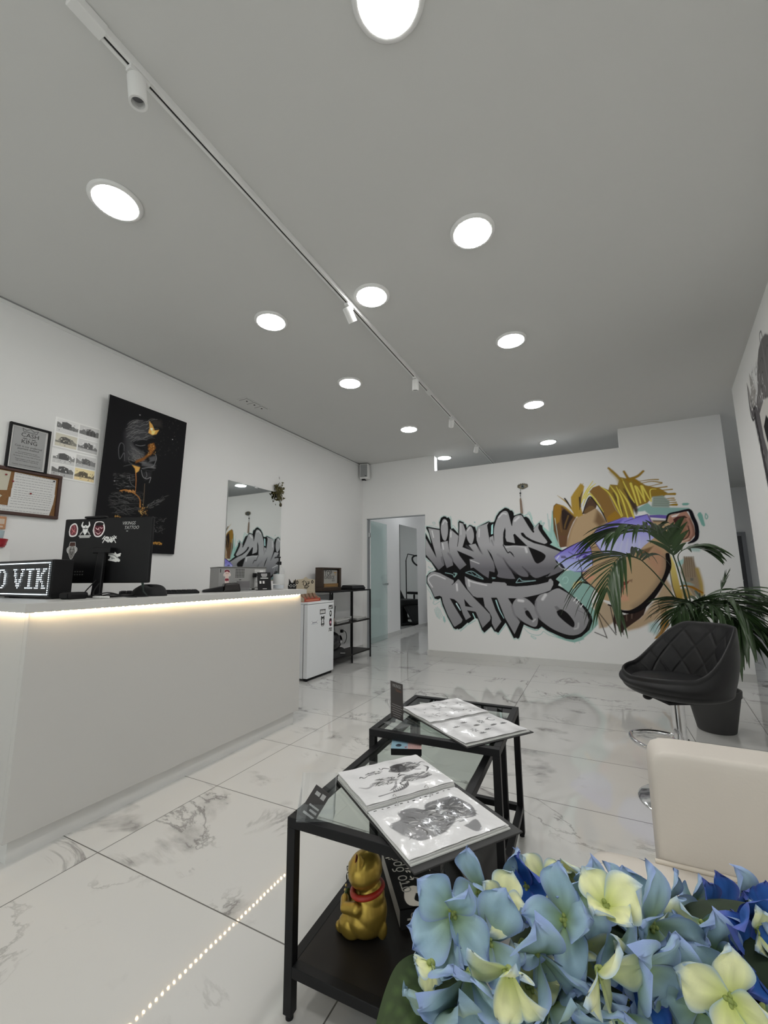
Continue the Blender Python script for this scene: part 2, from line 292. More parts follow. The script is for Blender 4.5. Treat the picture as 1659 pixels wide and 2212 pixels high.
MURAL=[('S',[-2150,1713,-2066,1552,-2100,1703,-2141,1785,-2129,1805,-1934,1759,-1935,1853,-1907,1917,-1865,1937,-1835,1930,-1821,1911,-1794,1916,-1770,1882,-1766,1785,-1759,1749,-1730,1758,-1663,1679,-1656,1835,-1639,1859,-1579,1830,-1576,1808,-1548,1800,-1539,1750,-1498,1789,-1470,1781,-1443,1762,-1419,1757,-1404,1693,-1387,1755,-1233,1822,-1207,1805,-1166,1806,-1152,1822,-1129,1882,-1086,1941,-1011,1990,-991,1988,-959,1972,-940,1950,-915,1945,-897,1913,-896,1876,-815,1897,-784,1878,-770,1850,-741,1851,-711,1826,-656,1717,-660,1691,-582,1765,-575,1738,-551,1724,-548,1678,-446,1500,-477,1476,-336,1394,-411,1315,-394,1228,-324,1149,-435,1041,-392,1007,-414,966,-365,939,-282,865,-172,761,-110,690,-69,607,-61,549,-105,444,-195,362,-289,321,-369,326,-455,361,-579,414,-638,458,-676,429,-723,424,-795,448,-851,473,-915,308,-932,293,-956,306,-984,297,-1058,453,-1077,487,-1176,353,-1197,366,-1226,371,-1263,430,-1358,347,-1379,371,-1389,381,-1439,523,-1476,529,-1563,460,-1578,467,-1665,390,-1709,373,-1720,383,-1744,371,-1775,385,-1857,530,-1925,687,-1950,785,-1988,765,-2037,776,-2092,899,-2153,993,-2150,1091,-2102,1142,-2047,1157,-2005,1176,-2073,1284,-2159,1364,-2150,1713],[20,20,20,20,20,20,20,20,20,20,20,20,20,20,20,20,20,20,20,20,20,20,20,20,20,20,20,20,20,20,20,20,20,20,20,20,20,20,20,20,20,20,20,20,20,20,20,20,20,20,20,20,20,20,20,20,20,20,20,20,20,20,20,20,20,20,20,20,20,20,20,20,20,20,20,20,20,20,20,20,20,20,20,20,20,20,20,20,20,20,20,20,20,20,20,20,20,20,20,20,20,20,20,20,20,20,20,20,20,20,20,20,20,20,20],(110,150,146),14,0.55),
('P',[-319,1143,-318,1142,-131,1174,-129,1039,-83,999,-16,933,-62,802,-48,743,-68,716,-24,672,-2,583,-7,518,-91,418,-193,329,-281,292,-354,307,-440,334,-549,415,-616,587,-361,938,-430,1040],(112,142,136),14,1.0,0,0),
('P',[-563,1730,-466,1630,-419,1903,-407,1807,-402,1611,-344,1407,-448,1458,-560,1540],(125,160,153),16,0.9,0,0),
('S',[-480,1868,-470,1575],[6,6],(110,150,146),5,0.9),
('S',[-466,1795,-458,1536],[6,6],(110,150,146),5,0.9),
('S',[-423,1903,-448,1574],[6,6],(110,150,146),5,0.9),
('S',[-766,1863,-708,1885,-691,1851,-643,1723,-566,1783,-562,1750,-525,1754,-546,1717],[10,10,10,10,10,10,10,10],(110,150,146),6,0.85),
('S',[-719,1899,-694,1904,-668,1816],[9,9,9],(120,160,152),6,0.8),
('S',[-2142,915,-2085,837,-2046,745,-2064,722,-2031,699,-1956,739,-1934,664],[6,6,6,6,6,6,6],(110,150,146),5,0.85),
('S',[-2117,1229,-2101,1205,-2050,1197,-2128,1150],[7,7,7,7],(110,150,146),5,0.9),
('S',[-2041,634,-2030,585,-2007,528],[8,8,8],(110,150,146),6,0.75),
('S',[-2020,654,-2010,585,-1987,510],[8,8,8],(110,150,146),6,0.75),
('S',[-1999,666,-1989,586,-1967,500],[8,8,8],(110,150,146),6,0.75),
('S',[-1979,647,-1969,587,-1946,519],[8,8,8],(110,150,146),6,0.75),
('S',[-1959,629,-1948,587,-1925,539],[8,8,8],(110,150,146),6,0.75),
('P',[-1922,535,-1901,543,-1883,477,-1900,450,-1919,483],(110,150,146),8,0.8,0,0),
('P',[-2107,806,-2091,798,-2083,760,-2100,767],(110,150,146),6,0.7,0,0),
('S',[-2038,1860,-2011,1862,-1997,1835,-2027,1837,-2038,1860],[5,5,5,5,5],(110,150,146),4,0.9),
('P',[-1437,1828,-1419,1830,-1413,1808,-1430,1813],(110,150,146),4,0.8,0,0),
('S',[-2097,1816,-2020,1808,-1945,1774],[5,5,5],(110,150,146),4,0.7),
('S',[-1768,1932,-1755,1884,-1751,1777,-1728,1797,-1659,1700],[7,7,7,7,7],(110,150,146),6,0.8),
('S',[-1579,437,-1470,500],[9,9],(110,150,146),5,0.8),
('S',[-1682,352,-1587,430],[9,9],(110,150,146),6,0.8),
('S',[-1177,335,-1071,467],[10,10],(110,150,146),5,0.8),
('S',[-850,428,-786,370,-701,351,-647,370,-619,402,-557,362,-438,329],[6,6,6,6,6,6,6],(110,150,146),5,0.9),
('S',[-771,343,-716,319,-727,305,-768,330,-771,343],[6,6,6,6,6],(110,150,146),4,0.9),
('S',[-882,468,-710,411,-635,448,-468,347,-297,298,-173,337],[11,11,11,11,11,11],(100,140,134),8,0.8),
('P',[-2150,1713,-2066,1552,-2100,1703,-2141,1785,-2129,1805,-1934,1759,-1935,1853,-1907,1917,-1865,1937,-1835,1930,-1821,1911,-1794,1916,-1770,1882,-1766,1785,-1759,1749,-1730,1758,-1663,1679,-1656,1835,-1639,1859,-1579,1830,-1576,1808,-1548,1800,-1539,1750,-1498,1789,-1470,1781,-1443,1762,-1419,1757,-1404,1693,-1387,1755,-1233,1822,-1207,1805,-1166,1806,-1152,1822,-1129,1882,-1086,1941,-1011,1990,-991,1988,-959,1972,-940,1950,-915,1945,-897,1913,-896,1876,-815,1897,-784,1878,-770,1850,-741,1851,-711,1826,-656,1717,-660,1691,-582,1765,-575,1738,-551,1724,-548,1678,-446,1500,-477,1476,-336,1394,-411,1315,-394,1228,-324,1149,-435,1041,-392,1007,-414,966,-365,939,-282,865,-172,761,-110,690,-69,607,-61,549,-105,444,-195,362,-289,321,-369,326,-455,361,-579,414,-638,458,-676,429,-723,424,-795,448,-851,473,-915,308,-932,293,-956,306,-984,297,-1058,453,-1077,487,-1176,353,-1197,366,-1226,371,-1263,430,-1358,347,-1379,371,-1389,381,-1439,523,-1476,529,-1563,460,-1578,467,-1665,390,-1709,373,-1720,383,-1744,371,-1775,385,-1857,530,-1925,687,-1950,785,-1988,765,-2037,776,-2092,899,-2153,993,-2150,1091,-2102,1142,-2047,1157,-2005,1176,-2073,1284,-2159,1364],(22,21,22),5,1.0,0,0),
('P',[-311,1252,-108,1377,-319,1143],(112,142,136),6,0.0,0,0),
('P',[-2149,1632,-2104,1550,-2039,1432,-1992,1345,-2002,1395,-2043,1547,-2085,1694,-2106,1780,-1935,1741,-1932,1593,-1924,1492,-1898,1350,-1879,1243,-1967,1175,-2058,1290,-2153,1400],(124,124,127),5,1,('g',1500,1180,(138,138,141),(88,87,92)),0),
('P',[-1906,1829,-1881,1886,-1851,1895,-1822,1867,-1810,1795,-1813,1687,-1838,1603,-1861,1586,-1890,1612,-1910,1692,-1915,1765],(124,124,127),5,1,('g',1500,1180,(138,138,141),(88,87,92)),1),
('P',[-1921,1567,-1820,1581,-1809,1488,-1793,1417,-1760,1311,-1752,1238,-1844,1201,-1864,1250,-1891,1342,-1917,1457],(124,124,127),5,1,('g',1500,1180,(138,138,141),(88,87,92)),0),
('P',[-1778,1750,-1661,1644,-1685,1494,-1677,1494,-1660,1587,-1649,1693,-1640,1830,-1590,1813,-1552,1694,-1558,1632,-1610,1484,-1464,1423,-1397,1370,-1454,1324,-1488,1349,-1690,1442,-1657,1371,-1563,1241,-1657,1174,-1746,1283,-1793,1417,-1804,1523,-1792,1665],(124,124,127),5,1,('g',1500,1180,(138,138,141),(88,87,92)),0),
('P',[-1499,1772,-1471,1760,-1449,1703,-1442,1626,-1459,1551,-1481,1524,-1508,1539,-1535,1589,-1547,1645,-1552,1694,-1528,1749],(124,124,127),5,1,('g',1500,1180,(138,138,141),(88,87,92)),1),
('P',[-1520,1512,-1425,1525,-1380,1444,-1342,1382,-1385,1499,-1406,1569,-1410,1645,-1384,1754,-1262,1792,-1230,1810,-1256,1767,-1242,1643,-1230,1534,-1230,1602,-1182,1623,-1168,1491,-1185,1411,-1271,1447,-1229,1345,-1192,1270,-1179,1197,-1186,1134,-1255,1152,-1269,1059,-1334,1099,-1466,1202,-1505,1192,-1517,1319,-1455,1317,-1418,1377,-1457,1420],(124,124,127),5,1,('g',1500,1180,(138,138,141),(88,87,92)),0),
('P',[-1170,1667,-1156,1747,-1117,1847,-1067,1919,-1019,1946,-987,1940,-969,1912,-953,1843,-938,1761,-926,1740,-916,1800,-894,1852,-854,1873,-803,1872,-780,1837,-718,1714,-673,1640,-654,1645,-658,1684,-592,1746,-602,1688,-565,1608,-505,1509,-543,1478,-462,1437,-360,1377,-398,1334,-424,1303,-421,1259,-399,1228,-341,1155,-536,1067,-543,1096,-674,1056,-762,1126,-762,1075,-848,1082,-933,1141,-990,1194,-931,1063,-938,1047,-1052,1054,-1152,1078,-1140,1130,-1174,1230,-1214,1365,-1271,1451,-1218,1425,-1175,1491],(124,124,127),5,1,('g',1500,1180,(138,138,141),(88,87,92)),1),
('P',[-1021,1726,-1013,1685,-1021,1591,-1008,1537,-903,1510,-919,1623,-899,1635,-769,1488,-745,1467,-1030,1482,-1052,1499,-1051,1593,-1044,1660],(22,21,22),5,1,0,0),
('S',[-1056,1493,-1003,1391,-976,1400,-946,1370,-922,1330],[13,13,13,16,4],(22,21,22),5,1.0),
('P',[-822,1644,-791,1643,-756,1592,-697,1550,-637,1521,-542,1485,-461,1449,-336,1394,-360,1380,-544,1462,-663,1499,-740,1542,-794,1584,-818,1614],(22,21,22),5,1,0,0),
('P',[-742,1457,-667,1425,-585,1384,-545,1351,-537,1325,-561,1282,-605,1251,-642,1239,-671,1265,-697,1330,-729,1421],(22,21,22),5,1,0,1),
('P',[-454,1157,-437,1191,-403,1222,-395,1206],(22,21,22),5,1,0,0),
('P',[-536,1067,-488,1123,-549,1092],(22,21,22),5,1,0,0),
('S',[-1065,1320,-1017,1234,-969,1167,-909,1115],[6,18,28,21],(45,44,47),16,0.9),
('S',[-829,1204,-782,1152,-747,1113],[6,17,28],(45,44,47),14,0.9),
('S',[-1552,1499,-1498,1456,-1457,1427],[21,18,4],(70,69,73),26,0.7),
('S',[-1815,1404,-1780,1353,-1753,1311],[21,18,4],(70,69,73),26,0.7),
('S',[-1913,1350,-1907,1293,-1887,1251],[21,18,4],(70,69,73),26,0.7),
('S',[-1386,1472,-1361,1423,-1335,1382],[21,18,4],(70,69,73),26,0.7),
('S',[-1205,1560,-1181,1491],[17,4],(70,69,73),20,0.7),
('S',[-1134,1369,-1071,1320,-1015,1286],[21,21,21],(95,94,98),30,0.5),
('S',[-2049,1736,-2029,1641],[11,11],(205,205,207),14,0.8),
('S',[-1887,1821,-1852,1873,-1819,1846],[10,10,10],(205,205,207),14,0.7),
('S',[-1768,1706,-1771,1635],[11,11],(205,205,207),14,0.85),
('S',[-1896,1548,-1886,1466],[11,11],(205,205,207),14,0.8),
('S',[-1622,1815,-1624,1663],[13,13],(205,205,207),14,0.35),
('S',[-1530,1711,-1493,1754],[10,10],(205,205,207),14,0.6),
('S',[-1365,1722,-1373,1616],[11,11],(205,205,207),14,0.7),
('S',[-1096,1866,-1041,1914,-995,1903],[18,18,18],(205,205,207),14,0.45),
('S',[-887,1805,-836,1848],[26,26],(205,205,207),14,0.45),
('S',[-1022,1461,-915,1474,-777,1452],[13,13,13],(205,205,207),14,0.35),
('S',[-772,1436,-762,1390],[28,28],(205,205,207),14,0.45),
('S',[-1501,1301,-1388,1254],[7,7],(205,205,207),14,0.8),
('P',[-2138,1072,-2120,1111,-2077,1144,-2026,1151,-1952,1133,-1752,1031,-1749,993,-1746,989,-1688,1046,-1665,1031,-1583,918,-1488,807,-1358,678,-1273,587,-1265,537,-1277,508,-1377,410,-1411,488,-1458,610,-1473,617,-1579,632,-1529,545,-1599,502,-1635,575,-1677,700,-1715,744,-1753,773,-1817,787,-1749,668,-1646,501,-1663,467,-1759,404,-1781,429,-1856,568,-1916,725,-1929,801,-1962,819,-2020,807,-2036,799,-2076,892,-2140,1001],(124,124,127),5,1,('g',1000,450,(126,126,129),(110,110,113)),0),
('P',[-1615,783,-1538,696,-1493,669,-1600,683],(22,21,22),5,1,0,0),
('S',[-1778,970,-1737,1008],[7,11],(22,21,22),5,1.0),
('P',[-1592,1084,-1524,1045,-1426,1012,-1328,993,-1232,989,-1216,1011,-1058,1000,-1037,979,-1038,958,-1036,961,-924,949,-785,958,-649,976,-528,1007,-513,1041,-493,1048,-469,1014,-471,972,-508,904,-562,883,-657,851,-793,818,-932,800,-1030,800,-985,723,-982,652,-950,597,-897,502,-972,350,-1081,551,-1124,677,-1165,790,-1175,805,-1248,804,-1198,646,-1130,499,-1214,390,-1253,473,-1249,552,-1276,612,-1335,686,-1352,802,-1435,801,-1487,822,-1560,911,-1588,985],(124,124,127),5,1,('g',1000,450,(126,126,129),(110,110,113)),0),
('P',[-987,687,-963,751,-918,802,-869,813,-815,803,-762,769,-706,701,-677,627,-680,517,-700,462,-741,454,-800,478,-859,510,-931,570,-976,624],(124,124,127),5,1,('g',1000,450,(126,126,129),(110,110,113)),1),
('P',[-705,722,-687,785,-644,840,-589,865,-536,876,-476,911,-416,928,-367,905,-271,839,-185,741,-131,657,-107,579,-110,540,-152,454,-217,393,-304,372,-402,390,-513,437,-612,507,-674,572,-696,647],(124,124,127),5,1,('g',1000,450,(126,126,129),(110,110,113)),1),
('S',[-986,701,-957,590,-892,523],[18,18,18],(75,75,78),22,0.6),
('S',[-689,764,-695,660,-649,553],[21,21,21],(75,75,78),26,0.55),
('P',[-828,636,-803,654,-777,637,-747,576,-735,543,-756,535,-794,568,-819,601],(22,21,22),5,1,0,1),
('P',[-454,647,-421,673,-383,670,-329,631,-278,560,-260,511,-279,465,-332,498,-391,549,-438,601],(22,21,22),5,1,0,1),
('P',[-476,707,-444,715,-408,675,-448,654],(85,85,88),14,0.8,0,0),
('P',[-842,684,-808,681,-803,657,-827,643],(85,85,88),10,0.7,0,0),
('S',[-215,671,-162,643,-128,611],[6,6,6],(70,70,74),6,0.7),
('S',[-220,819,-250,779],[9,9],(190,190,192),4,1.0),
('S',[-194,793,-224,753],[9,9],(190,190,192),4,1.0),
('S',[-180,774,-198,734],[9,9],(190,190,192),4,1.0),
('S',[-155,741,-179,708],[9,9],(190,190,192),4,1.0),
('S',[-2066,938,-2126,1032,-2104,1079,-2036,1109,-1962,1090,-1873,1051],[11,11,11,11,11,11],(205,205,207),16,0.75),
('S',[-1710,978,-1705,895],[24,24],(205,205,207),16,0.55),
('S',[-1547,1038,-1487,1008,-1300,965],[11,11,11],(205,205,207),16,0.75),
('S',[-1540,1023,-1535,956],[28,28],(205,205,207),16,0.4),
('S',[-899,774,-844,768],[31,31],(205,205,207),16,0.5),
('S',[-607,793,-568,848],[33,33],(205,205,207),16,0.45),
('S',[-268,449,-230,464,-217,516],[14,14,14],(205,205,207),16,0.3),
('S',[-740,515,-709,544],[13,13],(205,205,207),16,0.4),
('S',[-1870,1136,-1765,1112,-1743,1077,-1701,1122,-1749,1131],[7,7,7,7,7],(140,170,168),4,0.9),
('S',[-1717,1130,-1735,1077],[10,10],(130,165,162),4,0.8),
('S',[-1578,1136,-1496,1154,-1421,1112,-1341,1045,-1498,1105,-1578,1133],[8,8,8,8,8,8],(125,150,152),4,0.9),
('S',[-1512,1151,-1453,1083,-1422,1105,-1378,1052],[7,7,7,7],(110,140,142),4,0.7),
('S',[-1221,1066,-1181,1059,-1215,1052],[9,9,9],(120,145,146),4,0.8),
('S',[-917,1000,-873,1054,-829,1021,-676,1025,-823,1007,-914,997],[8,8,8,8,8,8],(125,150,152),4,0.9),
('S',[-1724,717,-1672,629],[16,11],(165,185,190),4,1.0),
('S',[-1185,769,-1147,648,-1095,543],[16,13,6],(140,170,172),4,1.0),
('P',[-1199,1764,-1174,1783,-1184,1647,-1208,1641],(150,185,186),4,1.0,0,0),
('S',[-1500,590,-1469,522],[11,11],(150,185,182),5,1.0),
('S',[-358,1034,-344,1061,-311,1068,-295,1034,-317,993,-348,993],[7,7,7,7,7,7],(150,180,174),5,0.6),
('P',[713,1050,757,958,758,866,793,806,699,622,618,595,507,542,406,488,293,452,248,512,421,600,524,727,617,864],(140,120,95),40,0.95,0,0),
('P',[-48,750,56,791,182,704,164,551,78,484,1,468,-3,570],(136,118,94),30,0.9,0,0),
('P',[901,1282,982,1280,1001,1170,1034,959,1029,858,948,844,900,958,854,1111],(112,98,80),30,0.95,0,0),
('S',[906,1282,900,1061],[11,7],(84,70,56),8,0.6),
('S',[927,1281,920,1061],[11,7],(84,70,56),8,0.6),
('S',[947,1281,940,1061],[11,7],(84,70,56),8,0.6),
('S',[967,1280,960,1061],[11,7],(84,70,56),8,0.6),
('S',[987,1280,980,1061],[11,7],(84,70,56),8,0.6),
('S',[1009,1145,1029,1000,1027,869],[36,36,36],(135,115,55),24,0.9),
('P',[934,1049,964,1049,961,1019,936,1019],(80,80,76),14,0.8,0,0),
('P',[844,1013,929,1001,971,970,859,952],(115,130,128),20,0.8,0,0),
('P',[834,1222,899,1264,889,1208,844,1172],(125,158,155),12,0.9,0,0),
('P',[968,1397,1083,1393,1047,1333,963,1342],(120,150,146),30,0.7,0,0),
('P',[795,927,908,940,949,850,865,807],(135,110,55),26,0.9,0,0),
('S',[785,936,860,964,934,952,981,923,1030,890],[10,16,21,24,18],(118,80,24),6,1.0),
('P',[782,1310,811,1204,829,1019,847,837,884,748,827,734,784,818,765,988,761,1174],(165,150,85),12,1,('g',1250,800,(178,165,100),(125,100,40)),0),
('S',[755,1137,766,952,790,824],[9,9,9],(40,34,28),6,1.0),
('P',[625,778,667,840,767,848,791,782,712,762,681,712,692,604,634,596,627,693,610,729],(118,98,72),10,0.95,0,0),
('S',[667,837,654,783],[5,5],(50,40,30),5,0.8),
('S',[681,837,667,786],[5,5],(50,40,30),5,0.8),
('S',[694,838,680,790],[5,5],(50,40,30),5,0.8),
('S',[708,838,693,794],[5,5],(50,40,30),5,0.8),
('S',[721,838,706,798],[5,5],(50,40,30),5,0.8),
('S',[735,838,718,795],[5,5],(50,40,30),5,0.8),
('S',[748,839,730,791],[5,5],(50,40,30),5,0.8),
('S',[762,839,742,788],[5,5],(50,40,30),5,0.8),
('S',[775,839,754,785],[5,5],(50,40,30),5,0.8),
('S',[524,610,549,648,604,674,620,729,613,772,667,837,767,847],[6,6,6,6,6,6,6],(48,38,30),5,1.0),
('S',[786,779,717,762,681,712,683,646,692,604,628,589],[9,9,9,9,9,9],(48,38,28),5,1.0),
('P',[628,589,697,601,696,538,636,451,567,384,538,377,607,474,608,540],(120,88,44),6,1.0,0,0),
('P',[507,542,596,582,610,510,571,424,500,462],(110,145,145),60,0.7,0,0),
('P',[-418,1808,-417,1887,-400,1965,-369,1994,-320,1974,-239,1904,-149,1800,-187,1745,-229,1655,-263,1565,-282,1443,-357,1431,-393,1533,-421,1651],(84,64,44),8,1.0,0,0),
('P',[-413,1823,-401,1949,-366,1987,-314,1957,-312,1879,-346,1756,-395,1720],(128,96,38),20,0.9,0,0),
('P',[-311,1894,-281,1915,-183,1807,-226,1748,-271,1650,-313,1660,-318,1801],(40,33,32),16,1.0,0,0),
('S',[-238,1826,-280,1720,-291,1674],[14,14,14],(105,82,45),14,0.8),
('S',[-329,1848,-341,1724,-329,1630],[9,9,9],(110,84,50),10,0.7),
('S',[-376,1574,-267,1565],[6,4],(92,56,54),5,0.9),
('S',[-378,1550,-268,1542],[6,4],(92,56,54),5,0.9),
('S',[-379,1525,-270,1519],[6,4],(92,56,54),5,0.9),
('S',[-381,1500,-271,1496],[6,4],(92,56,54),5,0.9),
('S',[-382,1476,-273,1473],[6,4],(92,56,54),5,0.9),
('S',[-384,1451,-275,1451],[6,4],(92,56,54),5,0.9),
('S',[-428,1651,-390,1463],[10,10],(110,150,146),8,0.9),
('S',[-396,1806,-370,1454],[6,6],(170,190,185),5,0.8),
('P',[-149,1793,-113,1813,-42,1839,70,1898,131,1822,178,1714,463,1766,582,1777,636,1701,786,1691,797,1755,973,1786,998,1734,1027,1619,1028,1519,976,1453,870,1427,791,1411,764,1261,745,1162,704,1063,642,963,563,864,474,769,386,698,318,684,246,688,191,718,171,773,57,804,16,881,-11,920,-83,999,-136,1073,-132,1160,-286,1436,-266,1527,-222,1655],(146,125,98),6,1.0,0,0),
('P',[89,1878,179,1721,98,1659,44,1730],(90,70,50),60,0.9,0,0),
('S',[-157,1774,-223,1640,-274,1458],[21,21,21],(122,100,74),30,0.7),
('P',[641,1417,716,1363,731,1237,695,1081,639,1051,576,1177,529,1267],(146,112,92),90,0.8,0,0),
('S',[735,1287,710,1125,633,988,512,832,377,723],[50,50,50,50,50],(96,84,72),60,0.6),
('P',[471,1359,629,1411,556,1317,480,1268],(88,66,48),22,0.9,0,0),
('P',[-14,1434,93,1410,123,1342,95,1283,-12,1225],(134,112,86),16,0.9,0,0),
('S',[-13,1407,22,1424,70,1431],[6,7,4],(45,36,32),5,1.0),
('P',[-75,1106,6,1065,-71,999,-110,1053],(165,120,100),24,0.9,0,0),
('P',[824,1759,973,1792,998,1734,1027,1619,1025,1519,970,1454,871,1433,821,1505,841,1605,795,1678],(142,106,92),10,1.0,0,0),
('P',[843,1706,885,1735,953,1740,981,1713,903,1709,874,1679,897,1646,870,1638,847,1674],(58,34,34),8,1.0,0,0),
('P',[892,1703,956,1718,985,1653,960,1604,912,1638],(112,82,68),22,0.9,0,0),
('P',[871,1597,942,1630,975,1553,943,1486,883,1501],(122,90,70),22,0.9,0,0),
('S',[974,1622,977,1540,943,1486,873,1458],[11,13,13,10],(62,40,34),8,1.0),
('S',[995,1702,1016,1607,1013,1526,966,1460],[18,18,18,18],(96,66,58),16,0.8),
('S',[825,1606,907,1642],[9,9],(175,150,130),6,1.0),
('S',[824,1596,911,1633],[5,5],(60,40,34),4,1.0),
('P',[825,1746,909,1769,879,1736,837,1729],(200,190,188),16,0.9,0,0),
('P',[823,1530,853,1566,874,1521,840,1491],(178,160,148),18,0.9,0,0),
('S',[871,1433,930,1462,968,1479],[11,11,11],(175,158,142),12,0.8),
('P',[637,1714,786,1698,774,1679,656,1687],(70,56,48),14,0.8,0,0),
('P',[468,1825,535,1873,616,1916,656,1863,832,1842,1002,1825,1026,1782,1057,1636,1073,1548,1051,1499,1040,1643,1009,1790,933,1799,803,1767,792,1755,626,1774,585,1816],(112,142,138),10,1.0,0,0),
('P',[500,1803,580,1823,587,1776,473,1752],(190,192,200),26,0.9,0,0),
('P',[614,1771,718,1767,794,1755,780,1717,623,1744],(86,74,138),7,1.0,0,0),
('S',[774,1679,796,1748,825,1772,900,1785,974,1799,1009,1788,1027,1713,1048,1624,1042,1506,1011,1458,958,1429],[16,20,21,23,26,36,39,39,39,36,14],(18,16,22),5,1.0),
('P',[940,1875,956,1884,997,1881,1011,1869,990,1855,949,1857],(98,140,132),6,1.0,0,0),
('P',[1069,1741,1083,1765,1101,1769,1115,1738,1128,1619,1114,1606,1096,1627],(98,140,132),7,1.0,0,0),
('S',[1146,1751,1160,1716,1147,1689,1137,1711,1146,1751],[9,9,9,9,9],(98,140,132),5,1.0),
('P',[244,1011,329,1012,361,1023,329,975,240,959],(98,50,44),8,1.0,0,0),
('P',[234,956,320,970,286,898,237,853],(150,96,84),12,1.0,0,0),
('P',[294,930,320,966,273,886],(88,60,50),14,0.8,0,0),
('P',[347,1026,388,1039,379,1001],(80,58,46),20,0.7,0,0),
('P',[237,860,322,861,333,798,242,777],(166,122,102),50,0.7,0,0),
('P',[190,941,260,960,258,928,198,896],(190,180,170),6,1.0,0,0),
('P',[185,642,269,632,411,674,504,739,462,639,420,594,344,535,255,463,229,418,206,479,176,528,175,407,152,550,172,691],(44,33,30),7,1.0,0,0),
('S',[150,628,161,489],[6,4],(18,15,14),6,0.7),
('S',[179,632,187,505],[6,4],(112,96,84),6,0.7),
('S',[207,635,213,519],[6,4],(18,15,14),6,0.7),
('S',[236,639,239,534],[6,4],(112,96,84),6,0.7),
('S',[264,642,265,549],[6,4],(18,15,14),6,0.7),
('S',[293,645,291,564],[6,4],(112,96,84),6,0.7),
('S',[321,649,317,579],[6,4],(18,15,14),6,0.7),
('S',[349,652,343,593],[6,4],(112,96,84),6,0.7),
('S',[377,656,368,608],[6,4],(18,15,14),6,0.7),
('S',[180,678,206,446],[11,10],(40,36,34),5,0.9),
('S',[234,648,245,411],[11,10],(40,36,34),5,0.9),
('S',[137,715,168,425],[11,10],(40,36,34),5,0.9),
('S',[-17,692,169,403],[11,10],(40,36,34),5,0.9),
('S',[-10,666,74,360],[11,10],(40,36,34),5,0.9),
('S',[-49,420,69,370],[11,10],(40,36,34),5,0.9),
('S',[119,742,191,711,245,675,333,666,425,706,507,776,591,876,671,995,722,1093,752,1186,753,1311],[18,24,28,43,57,57,50,41,43,53,40],(20,17,18),6,1.0),
('S',[-163,1289,-146,1228,-135,1160,-138,1080,-112,1026,-16,933,16,888],[7,10,13,17,18,13,7],(30,26,32),5,1.0),
('S',[-223,932,-189,979,-144,1003,-84,989],[7,16,21,17],(26,24,22),5,1.0),
('S',[-247,939,-212,993,-155,1016],[21,26,11],(190,165,100),16,0.9),
('P',[-425,1317,-329,1398,-107,1506,-70,1504,-36,1462,-17,1387,-11,1279,-16,1205,-84,1153,-134,1133,-221,1134,-307,1166,-372,1233,-409,1268,-430,1293],(112,106,172),6,1,('g',1400,1210,(106,98,170),(142,150,190)),0),
('P',[-171,1392,-114,1404,-44,1354,-171,1303,-197,1290],(92,82,150),16,0.9,0,0),
('S',[-191,1290,-145,1323,-81,1348,-26,1353],[7,18,16,7],(62,52,112),8,1.0),
('P',[-122,1302,-82,1335,-35,1320,-43,1286,-86,1281],(60,48,112),10,1.0,0,0),
('S',[-267,1375,-195,1324],[9,9],(78,68,128),6,1.0),
('S',[-355,1305,-197,1294],[6,6],(60,54,90),5,1.0),
('S',[-179,1365,-200,1290],[9,9],(170,172,205),8,0.7),
('S',[-131,1255,-40,1249],[7,7],(80,70,130),6,1.0),
('S',[-163,1283,-149,1228,-140,1174,-134,1133],[9,9,9,9],(48,40,70),5,1.0),
('S',[-221,1131,-147,1133,-61,1139],[4,11,6],(86,80,140),6,1.0),
('P',[-395,1236,-353,1232,-313,1166,-351,1177],(30,28,36),10,1.0,0,0),
('P',[-359,1329,-308,1328,-297,1300,-355,1301],(70,66,92),10,0.8,0,0),
('S',[-431,1317,-329,1392,-217,1452,-107,1503],[10,16,13,7],(84,74,150),5,1.0),
('S',[-343,1388,-263,1430,-100,1509],[14,10,4],(22,20,30),4,1.0),
('S',[-107,1499,-70,1501,-33,1458,-15,1380,-9,1265,-13,1205],[7,9,10,10,9,6],(58,52,100),5,1.0),
('S',[-407,1296,-379,1330],[10,10],(190,190,215),6,0.8),
('S',[-405,1226,-363,1177,-313,1163],[5,5,5],(170,175,180),4,0.9),
('P',[28,1565,49,1617,98,1659,188,1705,347,1761,448,1762,591,1780,603,1762,633,1669,648,1597,651,1513,539,1421,490,1372,405,1349,320,1286,345,1296,220,1307,138,1324,78,1400,38,1483],(116,110,176),6,1,('g',1760,1450,(108,101,174),(150,152,196)),0),
('P',[45,1564,69,1623,186,1691,358,1750,301,1676,153,1596,76,1541],(84,76,148),30,0.9,0,0),
('S',[27,1558,48,1613,98,1655,187,1702,347,1760],[9,10,10,10,6],(58,52,108),5,1.0),
('S',[30,1565,38,1483,78,1400,131,1324],[9,9,9,9],(70,62,128),5,1.0),
('S',[361,1706,438,1734,585,1777,608,1762,633,1669,648,1597],[6,7,9,10,10,9],(52,46,104),5,1.0),
('S',[618,1755,644,1675],[7,7],(120,90,140),5,1.0),
('S',[265,1466,210,1337],[11,11],(165,168,206),18,0.6),
('S',[324,1485,280,1346],[11,11],(165,168,206),18,0.6),
('S',[382,1504,350,1355],[11,11],(165,168,206),18,0.6),
('S',[439,1523,419,1364],[11,11],(165,168,206),18,0.6),
('S',[496,1541,488,1373],[11,11],(165,168,206),18,0.6),
('P',[-193,2057,-154,2116,-69,2225,-31,2182,-90,1939,-71,1822,-128,1799,-174,1829,-194,1947],(140,115,52),14,1.0,0,0),
('P',[-84,1834,-51,1905,12,2022,54,2038,99,1961,77,1898,-43,1835],(70,54,44),8,1.0,0,0),
('P',[-68,1867,5,1931,46,1927,70,1898,-43,1836],(96,76,50),16,0.9,0,0),
